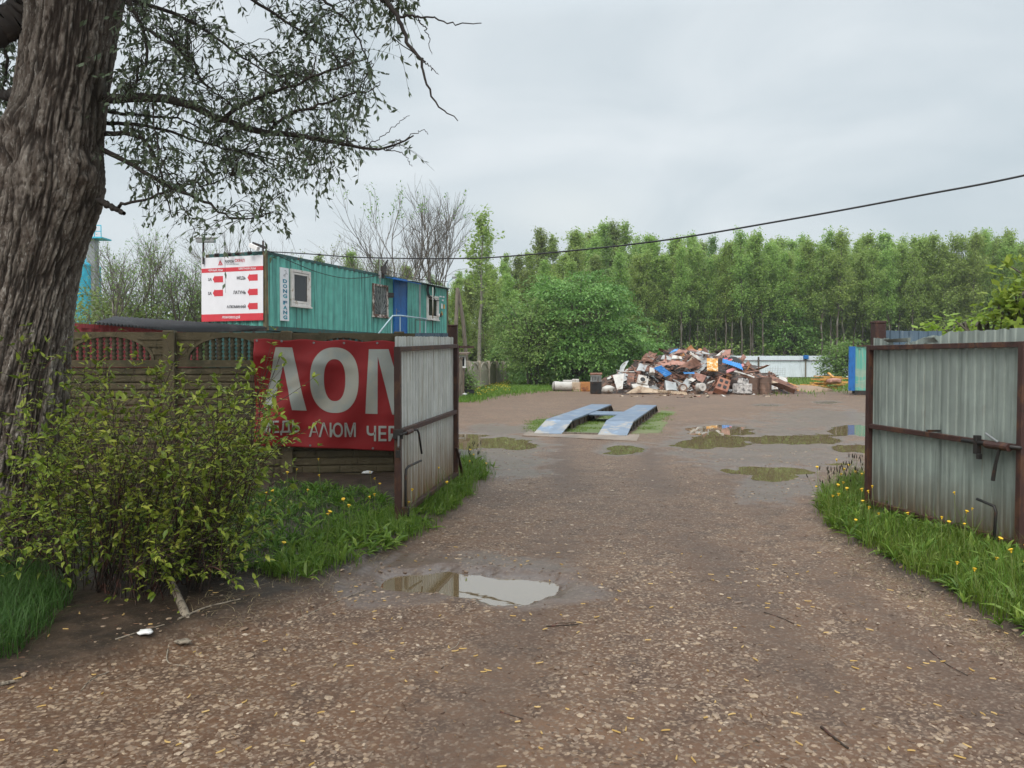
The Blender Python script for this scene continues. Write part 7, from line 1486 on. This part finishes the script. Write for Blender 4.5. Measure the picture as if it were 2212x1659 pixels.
bush_tree('broad_tree', 'darker green tree behind the right side of the broad bright tree', X(1375, 60), 60, 2.0, 1.9, 2.0, 2.0, 130, 44, .25, 'dark', 63, .4, -.95, 5, None, .9, .7, .45)
bush_tree('shrub', 'small bright shrub top peeping over the end of the pale concrete fence', X(1072, 62), 62, 1.6, .7, .7, 1.2, 40, 40, .2, 'bright', 64, .7, -.9, 3, None, .4, .3, .3)
bush_tree('shrub', 'leafy shrub before the pale concrete fence near the wooden post', X(1012, 37), 37, .7, .5, .5, .6, 26, 34, .13, 'olive', 65, .7, -.9, 3, None, .4, .3, .3)
bush_tree('shrub', 'dark green bush by the white fence left of the green container', X(1815, 74), 74, 1.7, 2.0, 1.5, 1.6, 110, 46, .24, 'dark', 66, .7, -.95, 4, None, .7, .4, .4)
bush_tree('young_tree', 'young green tree overhanging the white fence', X(1700, 83), 83, 4.6, 2.8, 2.2, 3.6, 200, 46, .28, 'bright', 67, .5, -.9, 3, None, .9, .6, .4)
for k, (px_, Y, r_, h_, lf) in enumerate(((250, 38, 2.0, 2.2, 'olive'), (330, 44, 2.6, 2.3, 'bright'), (395, 42, 2.2, 2.0, 'olive'), (440, 50, 2.6, 2.4, 'bright'), (180, 48, 2.6, 2.0, 'olive'))):
    bush_tree('bush', ('low rounded olive green bush behind the red container roof', 'low rounded bright green bush behind the red container roof')[lf == 'bright'], X(px_, Y), Y, 2.6, r_, r_ * .8, h_ + .5, 120, 44, .19, lf, 70 + k, .7, -.9, 4, ('olive bushes', 'bright bushes')[lf == 'bright'] + ' behind the red container', .7, .4, .4)
for px_, Y, h_ in ((985, 74, 2.6), (1035, 72, 3.0), (1080, 76, 2.8), (940, 70, 2.4)): bush_tree('bush', 'rounded olive bush at the foot of the mixed wood beyond the pale concrete fence', X(px_, Y), Y, h_, 2.4, 2.0, h_, 120, 46, .24, 'olive', int(px_), .6, -.9, 3, 'bushes at the foot of the mixed wood', .8, .5, .4)
# near sapling over the right fence
bush_tree('maple_sapling', 'yellow green maple sapling rising behind the right gate leaf', X(2120, 11.6) + .15, 11.6, 1.95, 1.05, .8, .62, 70, 26, .12, 'maple', 81, .5, -.6, 4, None, .3, .6, .3)
bush_tree('maple_sapling', 'taller yellow green maple twig at the right edge above the fence', X(2225, 11.0), 11.0, 2.3, .42, .5, .75, 40, 26, .12, 'maple', 82, .5, -.8, 3, None, .26, .6, .3)
# the wood: every tree its own object, copied from a few kinds
GW = 'slender trees of the wood behind the yard'
KIND = [('forest_tree', 'slender green tree of the dense wood behind the yard', 14.5, .12, 1.9, 92, 34, .19, 'forest', 101, M['trunkgrey']), ('forest_tree', 'slender green tree of the dense wood behind the yard', 15.2, .16, 1.6, 86, 32, .19, 'forest', 102, M['trunkpale']),
        ('forest_tree', 'slender green tree of the dense wood behind the yard', 13.6, .10, 2.1, 92, 34, .20, 'forest', 103, M['trunkgrey']), ('forest_tree', 'slender green tree of the dense wood behind the yard', 16.4, .28, 1.35, 66, 22, .18, 'forest', 104, M['trunkgrey']),
        ('forest_tree', 'slender green tree of the dense wood behind the yard', 14.0, .05, 2.2, 98, 34, .19, 'olive', 105, M['trunkgrey']), ('forest_tree', 'slender green tree of the dense wood behind the yard', 15.6, .18, 1.5, 76, 28, .18, 'dark', 106, M['trunkpale'])]
KIND.append(('forest_tree', 'slender green tree of the dense wood behind the yard', 14.4, .34, 1.5, 62, 24, .19, 'forest', 107, M['trunkgrey']))
PRO = [forest_tree(k[0], k[1], *k[2:8], k[8], k[9], k[10], GW) for k in KIND]
used = [0] * 7; rs = np.random.default_rng(55); rng = np.random.default_rng(56)
def plant(k, x, y, s, label=None, group=None):
    o = PRO[k]
    if used[k]: o = dup(o)
    used[k] = 1; o.location = (x, y, -.1); o.rotation_euler = (rs.normal(0, .02), rs.normal(0, .02), rs.random() * 6.28); o.scale = (s * rs.uniform(.9, 1.15), s * rs.uniform(.9, 1.15), s)
    if label: o['label'] = label; o['group'] = group or GW
    return o
def skyline(px): return np.interp(px, [880, 1000, 1040, 1100, 1150, 1230, 1300, 1360, 1420, 1500, 1700, 1900, 2050, 2212, 2400], [640, 610, 590, 585, 575, 545, 535, 540, 548, 545, 548, 545, 548, 532, 530])
HT = [k[2] for k in KIND]
for row, (Yr, n, lo_px, hi_px) in enumerate(((86, 50, 1380, 2420), (92, 46, 1200, 2400), (99, 44, 1150, 2420), (107, 34, 1180, 1840), (116, 26, 1200, 1800))):
    for j in range(n):
        px_ = lo_px + (hi_px - lo_px) * (j + rs.uniform(.1, .9)) / n; Y = Yr + rs.uniform(-3, 3); k = int(rs.choice(6, p=[.28, .24, .18, .18, .04, .08])) ; zt = EYE + (780 - skyline(px_) - rs.uniform(-30, 56)) / FOC * Y
        plant(k, X(px_, Y), Y, zt / HT[k])
for j in range(52):
    px_ = 1400 + 900 * (j + rs.uniform(.1, .9)) / 52; Y = rs.uniform(81, 84.5); plant(6, X(px_, Y), Y, (EYE + (780 - skyline(px_) - rs.uniform(-40, 20)) / FOC * Y) / HT[6])
# mixed taller trees left of centre, and a few heads above the skyline
for px_, Y, top, k in ((1040, 84, 505, 3), (1085, 88, 560, 1), (1160, 96, 505, 4), (1200, 95, 520, 1), (1245, 97, 512, 0), (1290, 98, 498, 2), (1320, 97, 490, 4), (1350, 99, 495, 1), (1215, 90, 560, 2), (1010, 76, 610, 4), (985, 70, 625, 2), (960, 66, 640, 4), (1060, 72, 590, 0), (1100, 74, 600, 2), (1130, 78, 590, 4), (1180, 80, 570, 0), (1230, 82, 575, 2), (1040, 66, 640, 4), (1000, 62, 660, 2), (1085, 64, 650, 4), (1290, 80, 560, 4), (1340, 82, 555, 0), (1390, 84, 560, 2), (700, 80, 560, 4), (760, 82, 555, 2), (820, 80, 570, 4), (880, 78, 585, 2), (930, 75, 600, 4), (650, 84, 570, 0), (1120, 68, 665, 4), (970, 58, 690, 4), (985, 78, 610, 2), (1010, 82, 600, 0), (1035, 80, 590, 4), (950, 80, 615, 4), (1065, 82, 580, 2), (1095, 84, 575, 0), (990, 86, 595, 1), (1120, 86, 560, 4), (1150, 88, 555, 0), (925, 70, 640, 4)):
    zt = EYE + (780 - top) / FOC * Y; plant(k, X(px_, Y), Y, zt / HT[k], 'leafy tree of the mixed wood beyond the office and the pale concrete fence', 'mixed trees beyond the office')
# leaning pale trunk by the concrete fence
o = forest_tree('forest_tree', 'tree with a bare pale leaning trunk behind the pale concrete fence', 13.0, .42, 1.5, 46, 14, .25, 'forest', 120, M['trunkpale'], None, .17); o.location = (X(1028, 58), 58, -.1); o.rotation_euler = (0, rad(7), 1)
rng = np.random.default_rng(99)
# undergrowth along the edge of the wood
n = 60000; x = rng.uniform(-40, 78, n); y = rng.uniform(80.6, 95, n); hgt = 6.0 * fbm(x, y, .30, 3, 401) + .6; z = hgt * rng.random(n) ** .8
pxq, _ = proj(x, y, z); kp_ = (pxq > 560)
p = np.stack([x, y, z], -1)[kp_]
put_leaves('undergrowth', p, rng.normal(0, 1, p.shape) * [1, 1, .6], .30, LF['forest'], None, ratio=.65, simple=True, jit=.6); finish(bpy.data.objects['undergrowth'], 'dark undergrowth filling the foot of the wood behind the fences', 'undergrowth', kind='stuff')
n = 22000; x = rng.uniform(-8, 14, n); y = rng.uniform(57, 72, n); hgt = 2.6 * fbm(x, y, .5, 3, 402) + .2; z = hgt * rng.random(n) ** .9; pxq, _ = proj(x, y, z); kp_ = (pxq > 1095) | (y > 68); p = np.stack([x, y, z], -1)[kp_]
put_leaves('undergrowth', p, rng.normal(0, 1, p.shape) * [1, 1, .6], .24, LF['dark'], None, ratio=.65, simple=True, jit=.6); finish(bpy.data.objects['undergrowth.001'], 'dark undergrowth below the broad bright tree', 'undergrowth', kind='stuff')

# ================================================================== damp air
mh = bpy.data.materials.new('damp_air'); mh.use_nodes = True; th_ = mh.node_tree; th_.nodes.clear()
ho = th_.nodes.new('ShaderNodeOutputMaterial'); hv = th_.nodes.new('ShaderNodeVolumePrincipled'); hv.inputs['Color'].default_value = (.92, .96, 1, 1); hv.inputs['Density'].default_value = .0004
th_.links.new(hv.outputs[0], ho.inputs['Volume'])
mb = MB(); mb.box((0, 320, 14), (1500, 800, 34)); mb.build('haze', mh, None); finish(bpy.data.objects['haze'], 'thin damp air over the whole yard', 'haze', kind='stuff')
